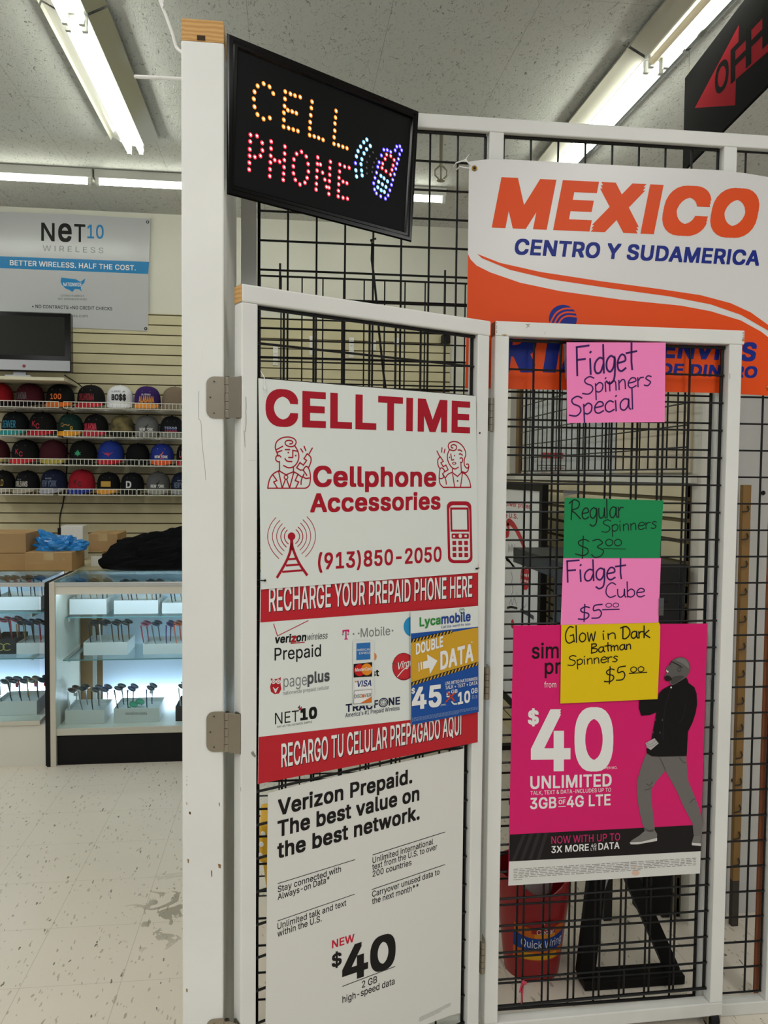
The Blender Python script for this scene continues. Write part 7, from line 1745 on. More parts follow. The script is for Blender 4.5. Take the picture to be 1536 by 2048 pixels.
make_cap(314, 3, 4, '#5d5e5e', '#8e8e88', [T('NEW YORK', '#e4e2de', -.055, .055, .014, .022, .03)], 'grey cap with white letters on the lowest shelf', badge=('jump', '#17171a'), button='#232325', eyelets='#232325')
make_cap(364, 3, -4, '#1a2138', '#8d8f93', [T('NEW YORK', '#68738a', -.06, .06, .012, .042, .03), T('NEW YORK', '#aab0bd', -.03, .03, .06, .01, 0)], 'navy cap with a grey brim at the post end of the lowest shelf')

# small hang strips of the back wall seen through the wire panels
for i, (x, y0, y1) in enumerate(((551, 690, 730), (624, 672, 710), (703, 675, 715), (747, 680, 700), (793, 676, 690))):
    xa, za = px2(6.35, x - 5, y1)
    xb, zb = px2(6.35, x + 5, y0)
    mb = MB().box(xa, xb, 6.352, 6.359, za, zb, WHITEP)
    for k in range(4):
        mb.cyl(((xa + xb) / 2, 6.352, za + (zb - za) * (k + .5) / 4), ((xa + xb) / 2, 6.342, za + (zb - za) * (k + .5) / 4), .008, WHITEP, n=8)
    tag(obj('hang_strip', mb), 'white plastic hang strip on the slatted back wall behind the wire panels', 'hang strip', 'hang strips on the back wall')
xa, za = px2(6.35, 882, 688)
xb, zb = px2(6.35, 898, 672)
tag(obj('black_box', MB().box(xa, xb, 6.29, 6.359, za, zb, BLACKM), bevel=.003), 'small black box on the back wall behind the wire panels', 'box')

# ---------------------------------------------------------------- lit showcases
CY, CYB, CT = 4.47, 4.99, 1.007
GLS = glass('case_glass', '#f3faf9', .05)
GLT = glass('case_glass_top', '#dfeceb', .045)
GLE = mat('glass_edge', '#5f8f92', .15)
LAM = mat('case_laminate', '#c9c5b6', .45)
LAMW = mat('case_white', '#dbd8cc', .5)
BACKP = mat('case_back_panel', '#d3e0ee', .6)
ALU = mat('aluminium', '#c9cbc9', .35, metal=.6)
CTUBE = mat('case_tube', '#d3e6ff', .4, emit=CASE_TUBE)
CTUBE_FILL = mat('case_fill_tube', '#d3e6ff', .4, emit=CASE_TUBE * .55)  # weaker glow for the added front fill tubes
def showcase(x0, x1, label, sh, deck, base_m, right):
    t = thing('display_case', label, 'display case', ((x0 + x1) / 2, (CY + CYB) / 2, 0), 'lit glass showcases')
    dz0, dz1 = deck
    obj('base', MB().box(x0 + .002, x1 - .002, CY + .012, CYB, 0, dz0, base_m), t)
    obj('deck', MB().box(x0 + .04, x1 - .035, CY, CYB, dz0, dz1, LAM), t, bevel=.002)
    if right:
        mb = MB().box(x0, x0 + .018, CY - .012, CYB, 0, CT - .002, BLACKM)
        obj('end_panel', mb, t)
        obj('end_panel', MB().box(x0 + .0185, x0 + .048, CY - .012, CYB, 0, CT - .002, LAM), t, bevel=.002)
        obj('end_panel', MB().box(x1 - .035, x1, CY - .012, CYB, 0, CT - .002, LAM), t, bevel=.002)
    else:
        obj('end_panel', MB().box(x1 - .008, x1 - .001, CY + .004, CYB, 0, CT - .004, BLACKM), t)
        obj('end_panel', MB().box(x0, x0 + .035, CY, CYB, 0, CT - .004, LAM), t)
    obj('top_rail', MB().box(x0 + .04, x1 - .002 if not right else x1 - .035, CY - .008, CY + .016, CT - .024, CT - .002, ALU).box(x0 + .04, x1 - .035, CYB - .02, CYB, CT - .024, CT - .002, ALU), t, bevel=.002)
    if right:
        obj('header', MB().box(x0 + .04, x1 - .035, CY - .002, CY + .012, CT - .068, CT - .024, LAMW), t)
    gz1 = CT - (.068 if right else .024)
    obj('front_glass', MB().box(x0 + .041, x1 - .036, CY + .003, CY + .007, dz1, gz1, GLS), t)
    obj('glass_top', MB().box(x0 + .04, x1 - .035, CY, CYB, CT - .001, CT + .005, GLT), t)
    if right:
        obj('fill_tube_cover', MB().box(x0 + .045, x1 - .04, CY + .012, CY + .048, CT - .030, CT - .025, ALU), t)  # added strip that hides the fill tube from above
    obj('light_tube', MB().cyl((x0 + .06, CY + .026, CT - (.040 if right else .016)), (x1 - .06, CY + .026, CT - (.040 if right else .016)), .007, CTUBE_FILL, n=10), t, smooth=True)  # unseen front tube, added to brighten the tray fronts
    if not right:
        obj('fill_tube_cover', MB().box(x0 + .045, x1 - .04, CY + .010, CY + .044, CT - .008, CT - .004, ALU), t)  # same added strip over the other fill tube
    xo = x0 + .04 if not right else x0 + .18
    obj('back_panel', MB().box(xo, x1 - .036, CYB - .012, CYB - .004, dz1, CT - .024, BACKP), t)
    for z, d in ((sh[0], .30), (sh[1], .36)):
        s = obj('glass_shelf', MB().box(x0 + .06 if right else x0 + .04, x1 - .04, CYB - .018 - d - .05, CYB - .02, z - .006, z, GLS), t)
        obj('glass_edge', MB().box(x0 + .06 if right else x0 + .04, x1 - .04, CYB - .0705 - d, CYB - .0682 - d, z - .006, z, GLE), s)
        for xx in ((x0 + .07) if right else (x1 - .13), (x0 + x1) / 2 + .2):
            obj('bracket', MB().box(xx, xx + .012, CYB - .36, CYB - .03, z - .028, z - .007, ALU), s)
    if right:
        obj('shelf_standard', MB().box(x0 + .125, x0 + .145, CYB - .03, CYB - .012, dz1, CT - .03, ALU), t)
    obj('light_tube', MB().cyl((x0 + .09 if not right else x0 + .2, CYB - .034, dz1 + .016), (x1 - .06, CYB - .034, dz1 + .016), .011, CTUBE, n=10), t, smooth=True)
    return t
showcase(-3.1, -1.293, 'showcase with a pale base panel, cut off at the edge of the photo', (.818, .576), (.228, .252), LAMW, False)
showcase(-1.29, .62, 'showcase with a black base next to the white post', (.789, .562), (.166, .204), mat('case_black_base', '#0b0b0d', .45, spec=.25), True)

CARD = mat('tray_white', '#dcdcd8', .7)
CARDB = mat('tray_black', '#1b1b1d', .6)
GC = {'black': '#17181b', 'white': '#d6d6d6', 'red': '#b23548', 'purple': '#4a2c74', 'orange': '#d9572a', 'brown': '#4b3327', 'navy': '#27355c', 'grey': '#6c7178', 'pink': '#c0506f', 'gold': '#8f7a4c', 'green': '#3f8f6b'}
def tray(x, y, z, wd, dp, ht, label, mt=CARD, mark=None):
    t = thing('sunglasses_tray', label, 'tray', (x, y, z), 'open trays in the showcases')
    c, th = mt, .004
    mb = MB().box(x - wd / 2, x + wd / 2, y, y + dp, z, z + th, c)
    mb.box(x - wd / 2, x + wd / 2, y, y + th, z + th, z + ht, c).box(x - wd / 2, x + wd / 2, y + dp - th, y + dp, z + th, z + ht, c)
    mb.box(x - wd / 2, x - wd / 2 + th, y + th, y + dp - th, z + th, z + ht, c).box(x + wd / 2 - th, x + wd / 2, y + th, y + dp - th, z + th, z + ht, c)
    obj('box', mb, t)
    obj('insert', MB().box(x - wd / 2 + th, x + wd / 2 - th, y + .02, y + dp - th, z + ht * .66, z + ht * .66 + .003, c), t)
    if mark:
        P = Print(PL((0, y - .0006), 0))
        if mark == 'rings':
            for dx in (-.022, .016):
                q = Vector((x + wd / 2 - .06 + dx, z + ht * .48))
                pts = [(q.x + .022 * math.cos(a), q.y + .019 * math.sin(a)) for a in [math.pi * (.25 + 1.5 * i / 12) * (1 if dx > 0 else 1) + (math.pi if dx < 0 else 0) for i in range(13)]]
                P.strokeuv([Vector(p) for p in pts], .0022, ink('#b3a85c'), 1)
        else:
            vs, fs = glyphs(mark, 0)
            xa, xb = min(p[0] for p in vs), max(p[0] for p in vs)
            P.put([(x + .058 - .116 * (p[0] - xa) / (xb - xa), z + .056 - .016 * p[1]) for p in vs], fs, ink('#77777a'), 1)
        obj('lettering', P.mb, t)
    return t
NG = 0
def glasses(x, y, z, yaw, fr, tl, label, tall=.125, tagc=None, lens='#22252b'):
    """a pair standing on its temple tips, lenses lying flat on top"""
    global NG
    t = thing('sunglasses', label, 'sunglasses', (x, y, z), 'sunglasses in the showcases')
    t.rotation_euler = (math.radians(random.Random(NG).uniform(-6, 6)), 0, math.radians(84 + (yaw - 64) * .5))
    t.scale = (.86, .86, .93)
    fm = mat('frame_' + fr, GC[fr], .3, coat=.3)
    lm = mat('lens_' + lens.lstrip('#'), lens, .08)
    tm = mat('frame_' + tl, GC[tl], .3, coat=.3)
    def local(name, mb):
        me = bpy.data.meshes.new(name)
        me.from_pydata([tuple(p) for p in mb.v], [], mb.f)
        for mt in mb.mats:
            me.materials.append(mt)
        me.polygons.foreach_set('material_index', mb.mi)
        o = bpy.data.objects.new(name, me)
        COL.objects.link(o)
        o.parent = t
        return o
    mb = MB()
    for s in (-1, 1):
        pts = []
        for i in range(15):
            a = 2 * math.pi * i / 14
            pts.append((s * .034 + .030 * math.cos(a), .023 * math.sin(a) - .012, tall + .010 * math.sin(a)))
        mb.tube(pts, .0042, fm, n=6)
        L = [Vector((s * .034 + .030 * math.cos(2 * math.pi * i / 14), .023 * math.sin(2 * math.pi * i / 14) - .012, tall + .010 * math.sin(2 * math.pi * i / 14))) for i in range(14)]
        lb = MB().add(L + [p + Vector((0, 0, -.002)) for p in L], [tuple(range(14)), tuple(range(27, 13, -1))], lm)
        local('lens', lb)
        tb = MB().tube([(s * .064, .006, tall - .002), (s * .067, .004, tall - .012), (s * .066, 0, tall * .5), (s * .060, -.004, .02), (s * .056, -.008, .001)], [.005, .005, .0042, .0036, .003], tm, n=6)
        local('temple', tb)
    mb.tube([(-.008, .008, tall), (0, .012, tall + .001), (.008, .008, tall)], .003, fm, n=6)
    local('frame', mb)
    if tagc:
        tg = MB().box(.058, .060, -.01, .016, tall - .06, tall - .02, mat('price_tag_' + tagc, {'red': '#b8303a', 'white': '#dfdfdb'}[tagc], .6))
        local('price_tag', tg)
    NG += 1
    return t
def onz(px, yy, z):
    """x at the given photo column for something standing at depth yy and height z"""
    lo_, hi_ = -4.0, 2.0
    for _ in range(40):
        mid = (lo_ + hi_) / 2
        v = Vector((mid, yy, z)) - CAM
        if 768 + FPX * v.dot(_r) / v.dot(_f) < px:
            lo_ = mid
        else:
            hi_ = mid
    return (lo_ + hi_) / 2
R1, R2, R3 = .789, .562, .204          # right showcase: upper shelf, lower shelf, deck
L1, L2, L3 = .818, .576, .252          # left showcase
ROW = ['upper glass shelf', 'lower glass shelf', 'bottom deck']
def filled(px0, px1, yy, z, ht, label, gl, **k):
    xa, xb = onz(px0, yy, z), onz(px1, yy, z)
    wd = min(xb - xa, .32)
    dp = .22
    tray((xa + xb) / 2, yy, z + .001, xb - xa, dp, ht, label, **k)
    for (px, dy, yaw, fr, tl, gl_lab, tg) in gl:
        dy = .108 + (dy - .06) * .5
        glasses(onz(px, yy + dy, z + ht), yy + dy, z + ht * .66 + .005, yaw, fr, tl, gl_lab, tagc=tg)
YS = 4.70
# right showcase
filled(139, 213, YS, R1, .088, 'white tray at the post-far end of the black based showcase, upper glass shelf',
       [(156, .07, 70, 'black', 'gold', 'dark sunglasses with gold temples on the upper shelf, outermost of the black based showcase', None), (187, .08, 66, 'brown', 'gold', 'brown sunglasses with gold temples in the first tray of the upper shelf', None),
        (208, .09, 75, 'black', 'black', 'black sunglasses at the corner of the first tray of the upper shelf', 'white')])
filled(228, 316, YS, R1, .078, 'white tray in the middle of the upper glass shelf, black based showcase',
       [(250, .06, 62, 'black', 'brown', 'sunglasses with thick brown temples in the middle tray of the upper shelf', 'white'), (268, .07, 68, 'grey', 'brown', 'grey sunglasses beside thick brown ones on the upper shelf', 'red'),
        (298, .06, 64, 'black', 'gold', 'black sunglasses with gold temples in the middle tray of the upper shelf', None), (315, .08, 70, 'brown', 'black', 'dark brown sunglasses at the corner of the middle tray, upper shelf', 'white')])
filled(324, 408, YS, R1, .062, 'white tray reaching behind the post on the upper glass shelf', [(346, .06, 72, 'black', 'black', 'thin black sunglasses beside the post on the upper shelf', None), (367, .08, 66, 'gold', 'gold', 'gold sunglasses half behind the post on the upper shelf', None)])
filled(167, 255, YS - .04, R2, .072, 'white tray with four dark pairs on the lower glass shelf, black based showcase',
       [(186, .05, 66, 'black', 'black', 'black sunglasses, outermost on the lower glass shelf of the black based showcase', None), (207, .06, 62, 'black', 'white', 'black sunglasses with white temples on the lower glass shelf', None),
        (231, .05, 66, 'black', 'brown', 'black sunglasses with brown temples on the lower glass shelf', None), (251, .06, 60, 'black', 'brown', 'brown and black sunglasses at the tray corner, lower glass shelf', None)])
filled(286, 366, YS - .04, R2, .060, 'white tray with bright coloured pairs on the lower glass shelf',
       [(291, .05, 66, 'pink', 'red', 'sunglasses with red temples in the tray of bright pairs', None), (314, .06, 62, 'navy', 'grey', 'dark blue sunglasses with speckled grey temples in the tray of bright pairs', None),
        (335, .05, 66, 'purple', 'purple', 'purple sunglasses in the tray of bright pairs', None), (356, .05, 62, 'orange', 'orange', 'bright orange sunglasses beside the post', None)])
filled(130, 209, YS - .15, R3, .075, 'white tray on the bottom deck nearest the beige end panel',
       [(145, .05, 60, 'brown', 'white', 'brown sunglasses with checked white temples on the bottom deck', 'white'), (168, .1, 70, 'black', 'grey', 'black sunglasses behind the checked pair on the bottom deck', None),
        (190, .05, 64, 'black', 'black', 'black sunglasses in the first tray of the bottom deck', None), (206, .07, 60, 'navy', 'white', 'navy sunglasses with checked temples at the tray corner, bottom deck', None)])
filled(227, 318, YS - .15, R3, .080, 'white tray printed upside down with fashion sunglasses',
       [(240, .06, 62, 'black', 'black', 'black sunglasses in the printed tray, farthest from the post', None), (259, .05, 66, 'navy', 'black', 'dark blue sunglasses in the printed tray beside a green lens', None),
        (297, .06, 64, 'black', 'navy', 'sunglasses with blue patterned temples in the printed tray', 'white')], mark='Fashion sunglasses')
g_ = glasses(onz(271, YS - .06, R3 + .1), YS - .07, R3 + .062, 20, 'green', 'green', 'green lensed sunglasses lying in the printed tray', tall=.03, lens='#4aa37c')
filled(351, 430, YS - .15, R3, .085, 'black tray half hidden behind the post on the bottom deck', [(365, .06, 60, 'black', 'white', 'dark sunglasses with white temples in the black tray beside the post', None), (386, .07, 64, 'navy', 'white', 'blue sunglasses with white temples in the black tray', None)], mt=CARDB)
# left showcase
filled(-10, 82, YS, L1, .075, 'white tray on the upper glass shelf of the pale based showcase',
       [(8, .05, 64, 'black', 'black', 'black sunglasses with a red price tag at the edge of the photo', 'red'), (28, .06, 70, 'black', 'brown', 'black sunglasses with tortoise temples and red price tag, upper shelf', 'red'),
        (52, .06, 60, 'black', 'black', 'black sunglasses with crossed temples on the upper shelf of the pale based showcase', 'red'), (76, .06, 68, 'navy', 'black', 'navy sunglasses at the tray end, upper shelf of the pale based showcase', None)])
filled(-20, 31, YS - .04, L2, .085, 'black tray with two gold rings printed on its front',
       [(-8, .06, 64, 'red', 'red', 'dark red sunglasses in the black tray at the edge of the photo', None), (12, .07, 60, 'red', 'brown', 'red sunglasses with brown temples in the black ringed tray', None), (30, .1, 70, 'red', 'red', 'small red sunglasses at the back of the black ringed tray', None)], mt=CARDB, mark='rings')
filled(33, 100, YS - .04, L2, .062, 'white tray beside the black ringed tray',
       [(43, .06, 66, 'black', 'gold', 'black sunglasses with gold temples beside the black ringed tray', None), (58, .06, 58, 'navy', 'gold', 'navy sunglasses with gold temples, second in the white tray', None), (74, .07, 70, 'black', 'black', 'black sunglasses leaning in the white tray beside the black ringed tray', None),
        (88, .06, 60, 'brown', 'red', 'brown sunglasses with red temples touching the black case edge', None)])
filled(-10, 74, YS - .12, L3, .078, 'white tray on the bottom deck of the pale based showcase',
       [(10, .05, 60, 'grey', 'grey', 'grey sunglasses at the edge of the photo, bottom deck', 'white'), (30, .06, 64, 'black', 'black', 'black sunglasses with a pink tag on the bottom deck of the pale based showcase', 'red'),
        (48, .05, 70, 'black', 'black', 'thin black sunglasses in the bottom tray of the pale based showcase', None), (66, .06, 62, 'gold', 'gold', 'gold sunglasses with a red tag on the bottom deck', 'red'), (84, .08, 60, 'black', 'black', 'black sunglasses with a red tag touching the case end, bottom deck', 'red')])

# ---------------------------------------------------------------- goods behind the showcases
KR = mat('cardboard', '#ad8a5c', .8, mottle=.12, scale=5, bump=.05)
KR2 = mat('cardboard_dark', '#8f6c40', .8, mottle=.12, scale=5)
CREAM = mat('counter_cream', '#bfb596', .6)
ctr = thing('back_counter', 'low cream counter against the slatted wall behind the showcases', 'counter', (-1.2, 5.75, 0))
obj('counter_top', MB().box(-3.2, .6, 5.20, 6.352, .93, .965, CREAM), ctr)
obj('cabinet_body', MB().box(-3.18, .58, 5.24, 6.34, 0, .93, CREAM), ctr)
def carton(x0, x1, y0, y1, z0, z1, label, m=KR, flap=False, tapem=True):
    t = thing('cardboard_box', label, 'box', ((x0 + x1) / 2, (y0 + y1) / 2, z0), 'cardboard boxes behind the showcases')
    obj('carton', MB().box(x0, x1, y0, y1, z0, z1, m), t, bevel=.003)
    if tapem:
        obj('packing_tape', MB().box((x0 + x1) / 2 - .03, (x0 + x1) / 2 + .03, y0 - .0008, y0, z1 - .05, z1, mat('packing_tape', '#b99a68', .25)).box((x0 + x1) / 2 - .03, (x0 + x1) / 2 + .03, y0, y1, z1, z1 + .0008, mat('packing_tape', '#b99a68', .25)), t)
    if flap:
        obj('flap', MB().add([(x0, y1, z1), (x0 + .3, y1, z1), (x0 + .30, y1 + .02, z1 + .12), (x0 + .02, y1 + .01, z1 + .02)], [(0, 1, 2, 3)], KR2), t)
    return t
Zc = .966
xb_ = lambda px, y=5.35: onz(px, y, 1.05)
carton(-2.3, xb_(54), 5.34, 5.72, Zc, 1.075, 'lower cardboard box at the edge of the photo', KR)
carton(-2.25, xb_(52), 5.35, 5.70, 1.077, 1.205, 'taped cardboard box stacked on another at the edge of the photo', KR)
carton(xb_(55), xb_(148), 5.30, 5.62, Zc, 1.087, 'wide flat cardboard box in front of the blue plastic bag', KR)
carton(xb_(186), xb_(222), 5.60, 5.9, Zc, 1.06, 'small lower cardboard box beside the black cloth', KR2, tapem=False)
carton(xb_(158), xb_(219), 5.60, 5.9, 1.062, 1.185, 'brown cardboard box stacked beside the blue plastic bag', KR)
xl = xb_(181)
mb = MB().box(onz(182, 5.58, 1.0), onz(204, 5.58, 1.0), 5.58, 5.595, Zc, 1.035, WHITEP)
tag(obj('white_label_card', mb), 'white label card standing against the small lower box', 'label card')
mb = MB().box(xb_(122, 5.95), xb_(166, 5.95), 5.95, 6.1, Zc, 1.215, WHITEP)
tag(obj('white_box', mb, bevel=.004), 'white box at the wall behind the blue plastic bag', 'box')
# box inside the open back of the showcase
carton(onz(157, 5.06, .5), onz(214, 5.06, .5), 5.02, 5.18, 0, .86, 'tall brown carton seen through the open back of the showcase', KR2, tapem=False)
# crumpled bag and black cloth: lumpy closed surfaces
def lump(name, c, rx, ry, rz, mt, seed, amp, freq, n=40, m=22, flat=True, shape=None):
    from mathutils import noise
    off = Vector((seed * 7.3, seed * 3.1, seed))
    vs = []
    for j in range(m + 1):
        th = math.pi / 2 * j / m if flat else math.pi * j / m - math.pi / 2
        for i in range(n):
            a = 2 * math.pi * i / n
            d = Vector((math.cos(a) * math.cos(th), math.sin(a) * math.cos(th), math.sin(th)))
            k = 1 + amp * noise.fractal(d * freq + off, .9, 2.2, 4) + amp * .6 * abs(noise.noise(d * freq * 2.3 + off))
            s = shape(a, th) if shape else 1.0
            vs.append((c[0] + rx * d.x * k * s, c[1] + ry * d.y * k * s, c[2] + max(0, rz * d.z * k * s) if flat else c[2] + rz * d.z * k * s))
    fs = [(j * n + i, j * n + (i + 1) % n, (j + 1) * n + (i + 1) % n, (j + 1) * n + i) for j in range(m) for i in range(n)]
    mb = MB().add(vs, fs + [tuple(reversed(range(n)))], mt)
    return obj(name, mb, smooth=False)
bag = lump('plastic_bag', (xb_(124, 5.45), 5.46, 1.0885), .135, .09, .085, mat('blue_plastic', '#1f7ec4', .22, spec=.7), 3, .42, 1.9, shape=lambda a, t: 1.0 + .6 * max(0, math.cos(a - 3.3)) ** 2 * max(0, math.sin(2 * t)) ** 2)
tag(bag, 'crumpled bright blue plastic bag on top of the cardboard boxes', 'bag')
cl = lump('black_cloth', (xb_(358, 5.42), 5.43, Zc), .47, .13, .25, mat('black_cloth', '#0f0f11', .95, spec=.1), 5, .28, 1.7)
tag(cl, 'heap of black cloth on the counter behind the showcase beside the post', 'cloth')

# ---------------------------------------------------------------- inside the wire enclosure
def grid_panel(name, label, pl, u0, u1, z0, z1, du=.0765, dz=.0765, legs=False):
    nu, nz = round((u1 - u0) / du), round((z1 - z0) / dz)
    us = [u0 + (u1 - u0) * i / nu for i in range(nu + 1)]
    zs = [z0 + (z1 - z0) * i / nz for i in range(nz + 1)]
    o = obj(name, wires(MB(), pl, us, zs, u0, u1, z0, z1, edge=.0038))
    return tag(o, label, 'wire panel')
IG = PL((0, 3.0), 0)
grid_panel('wire_divider', 'freestanding black wire panel deeper inside the enclosure, behind the near gate leaf', IG, -.104, .74, .0, 2.325)
mb = MB()
for px in (560, 891):
    q = IG.uv(px, 560)
    mb.cyl(IG.pt(q.x, 2.20, -.01), IG.pt(q.x, 2.375, -.01), .0042, BLACKW, n=8)
obj('support_rod', mb, bpy.data.objects['wire_divider'])
SG = PL((1.385, 0), 90)
# side wall panel: u runs along +Y, its front faces the aisle
o = grid_panel('wire_divider', 'black wire panel fixed to the side wall above the slats', PL((1.385, 0), -90), -4.66, -2.66, 1.632, 2.40, dz=.0768)
# kiosk board (black frame with a white poster), standing along the side wall
kx = 1.20
kb = thing('poster_stand', 'black framed stand with a white and red money transfer poster inside the enclosure', 'poster stand', (kx, 4.0, 0))
KP = PL((kx, 0), 90)       # u = Y ; faces -X after flipping
obj('frame', MB().box(kx, kx + .03, 3.68, 3.725, 0, 1.572, BLACKM).box(kx, kx + .03, 4.50, 4.55, 0, 1.572, BLACKM).box(kx, kx + .03, 3.725, 4.50, 1.53, 1.572, BLACKM).box(kx, kx + .03, 3.725, 4.50, .36, .40, BLACKM)
    .box(kx - .12, kx + .15, 3.70, 3.74, 0, .03, BLACKM).box(kx - .12, kx + .15, 4.49, 4.53, 0, .03, BLACKM), kb)
obj('poster', MB().box(kx + .008, kx + .014, 3.725, 4.50, .40, 1.53, mat('poster_glossy_white', '#d9dbdd', .25)), kb)
class XP(PL):
    """plane at constant x, seen from the aisle side"""
    def __init__(s, x):
        s.d, s.n, s.P = Vector((0, -1, 0)), Vector((-1, 0, 0)), Vector((x, 0, 0))
KX = XP(kx + .008)
P = Print(KX, 1000, 780, 5.85)
RP = ink('#b52a35')
P.text('Lower prices', 60, 1352, 362, 1392, 52, RP, .014)
P.text('in the U.S.', -40, 1478, 208, 1508, 52, RP, .014)
P.stroke([(70, 1690), (95, 1680), (100, 1610), (85, 1560), (115, 1545), (170, 1600), (225, 1700), (265, 1790), (285, 1850)], 22, RP)
P.stroke([(68, 1960), (110, 2000), (150, 2060)], 8, INKK)
for i in range(9):
    P.stroke([(100 + 9 * i, 1800 + 14 * (i % 4)), (96 + 10 * i, 1900 - 10 * (i % 3))], 3, ink('#55585a'))
lines_of(P, kb)
P = Print(KX, 1000, 1100, 9.6)
P.ring((490, 520), 95, 250, RP)
P.text('easy', 440, 345, 545, 372, 50, INKW, .02, layer=2)
P.text('send &', 418, 492, 565, 525, 55, INKW, .02, layer=2)
P.text('pickup', 412, 602, 560, 630, 50, INKW, .02, layer=2)
P.ring((240, 1420), 30, 90, RP)
for pts in ([(210, 420), (235, 520), (225, 640), (250, 760), (220, 860)], [(320, 800), (330, 860)], [(180, 1050), (215, 940), (235, 1050), (275, 930), (320, 1060)], [(430, 930), (420, 1040), (470, 1100), (510, 1020)]):
    P.stroke(pts, 5, ink('#6d7376'))
P.stroke([(120, 180), (200, 240), (280, 330)], 12, INKK)
P.stroke([(140, 1110), (220, 1095), (330, 1120)], 12, INKK)
P.stroke([(400, 1160), (500, 1210), (640, 1300)], 22, ink('#3b4247'))
obj('picture', P.mb, kb)
# notice on the grey wall panel
nx = XP(1.413)
no = thing('wall_notice', 'small notice with two red bars on the grey panel behind the side wire panel', 'notice', (1.413, 4.0, 1.62))
P = Print(nx, 1000, 780, 5.85)
P.poly([(485, 732), (742, 738), (742, 758), (485, 754)], RP)
P.poly([(485, 782), (742, 786), (742, 802), (485, 798)], RP)
P.stroke([(445, 965), (445, 880), (765, 884), (765, 970)], 3, ink('#6a6c6c'), smooth=False)
obj('red_bar', P.mb, no)
P = Print(nx, 1000, 780, 5.85)
P.text('interested in', 470, 918, 570, 920, 20, ink('#3d3f40'))
P.text('contact Manager', 578, 922, 748, 924, 24, RP)
P.text('Please call', 480, 946, 560, 948, 18, ink('#3d3f40'), .01)
P.text('913', 490, 975, 545, 976, 20, RP)
P.text('384', 580, 976, 635, 977, 20, RP)
P.text('7412', 650, 977, 718, 978, 20, RP)
lines_of(P, no)
# tall black counter
BK = mat('counter_black', '#0c0c0c', .5, mottle=.2, scale=9)
BKT = mat('counter_top_black', '#1d1d1d', .5, mottle=.3, scale=14)
ct = thing('black_counter', 'tall black counter behind the price papers', 'counter', (1.18, 2.95, 0))
obj('counter_top', MB().box(.96, 1.398, 2.66, 3.32, 1.235, 1.297, BK).box(.962, 1.396, 2.662, 3.318, 1.2971, 1.2975, BKT), ct)
obj('cabinet_body', MB().box(1.12, 1.395, 2.68, 3.26, .52, 1.235, BK), ct)
obj('panel_trim', MB().box(1.18, 1.34, 2.672, 2.68, .60, 1.16, mat('counter_panel', '#0d0d0d', .35)), ct)
for xx, yy in ((1.14, 2.70), (1.36, 2.70), (1.14, 3.22), (1.36, 3.22)):
    obj('leg', MB().box(xx, xx + .03, yy, yy + .03, 0, .52, BK), ct)
# black folding stand on the floor
BG = mat('stand_black', '#090907', .55, spec=.2)
fs_ = thing('folding_stand', 'black steel folding stand with splayed legs on the floor behind the far gate leaf', 'stand', (1.07, 2.42, 0))
obj('foot_plate', MB().box(.925, 1.255, 2.325, 2.40, 0, .03, BG), fs_, bevel=.004)
def slab(p, q, wd, th, mt):
    p, q = Vector(p), Vector(q)
    d = q - p
    sx_ = Vector((1, 0, 0)) * wd
    return MB().obox(p - sx_ / 2, sx_, Vector((0, th, 0)), d, mt)
obj('leg', slab((.945, 2.36, .03), (1.035, 2.47, .45), .055, .03, BG), fs_)
obj('leg', slab((1.23, 2.36, .03), (1.06, 2.49, .45), .05, .03, BG), fs_)
obj('crossbar', MB().box(.88, 1.29, 2.45, 2.53, .41, .52, BG), fs_, bevel=.004)
obj('upright', MB().box(1.17, 1.275, 2.46, 2.54, .15, .41, BG), fs_, bevel=.003)
obj('lever', MB().cyl((1.03, 2.5, .16), (1.10, 2.52, .33), .004, ALU, n=8), fs_)
# mop bucket
bx, by = .800, 2.475
RB = mat('bucket_red', '#97141a', .35)
bk = thing('mop_bucket', 'red plastic mop bucket with an orange and blue label behind the far gate leaf', 'bucket', (bx, by, 0))
rr = lambda z: .078 + .10 * (z / .36) * .42 + .01
n = 40
vs = []
hts = [0, .004, .05, .1, .15, .2, .25, .3, .335]
for z in hts:
    for i in range(n):
        a = 2 * math.pi * i / n
        dip = .055 * max(0, math.cos(a + math.pi / 2)) ** 6
        zz_ = z if z < .25 else .25 + (z - .25) * (1 - dip / .085 * .85)
        vs.append((bx + rr(zz_) * math.cos(a), by + rr(zz_) * math.sin(a), zz_))
m0 = len(vs)
for z in reversed(hts[1:]):
    for i in range(n):
        a = 2 * math.pi * i / n
        dip = .055 * max(0, math.cos(a + math.pi / 2)) ** 6
        zz_ = z if z < .25 else .25 + (z - .25) * (1 - dip / .085 * .85)
        vs.append((bx + (rr(zz_) - .005) * math.cos(a), by + (rr(zz_) - .005) * math.sin(a), zz_))
rowsN = len(hts) * 2 - 1
mb = MB().add(vs, [(j * n + i, j * n + (i + 1) % n, (j + 1) * n + (i + 1) % n, (j + 1) * n + i) for j in range(rowsN - 1) for i in range(n)] + [tuple(reversed(range(n)))], RB)
mb.f.append([m0 + (len(hts) - 2) * n + i for i in range(n)]); mb.mi.append(0)
obj('pail', mb, bk, smooth=True)
obj('wringer', MB().lathe([(.02, .25), (.05, .26), (.06, .33), (.058, .335), (.045, .27), (.02, .262)], (bx + .012, by, 0), mat('wringer_grey', '#b9b6b0', .5), n=18), bk, smooth=True)
mb = MB().tube([(bx - .115, by, .31), (bx - .10, by + .06, .34), (bx, by + .09, .36), (bx + .10, by + .06, .34), (bx + .115, by, .31)], .004, STEELD)
obj('bail_handle', mb, bk)
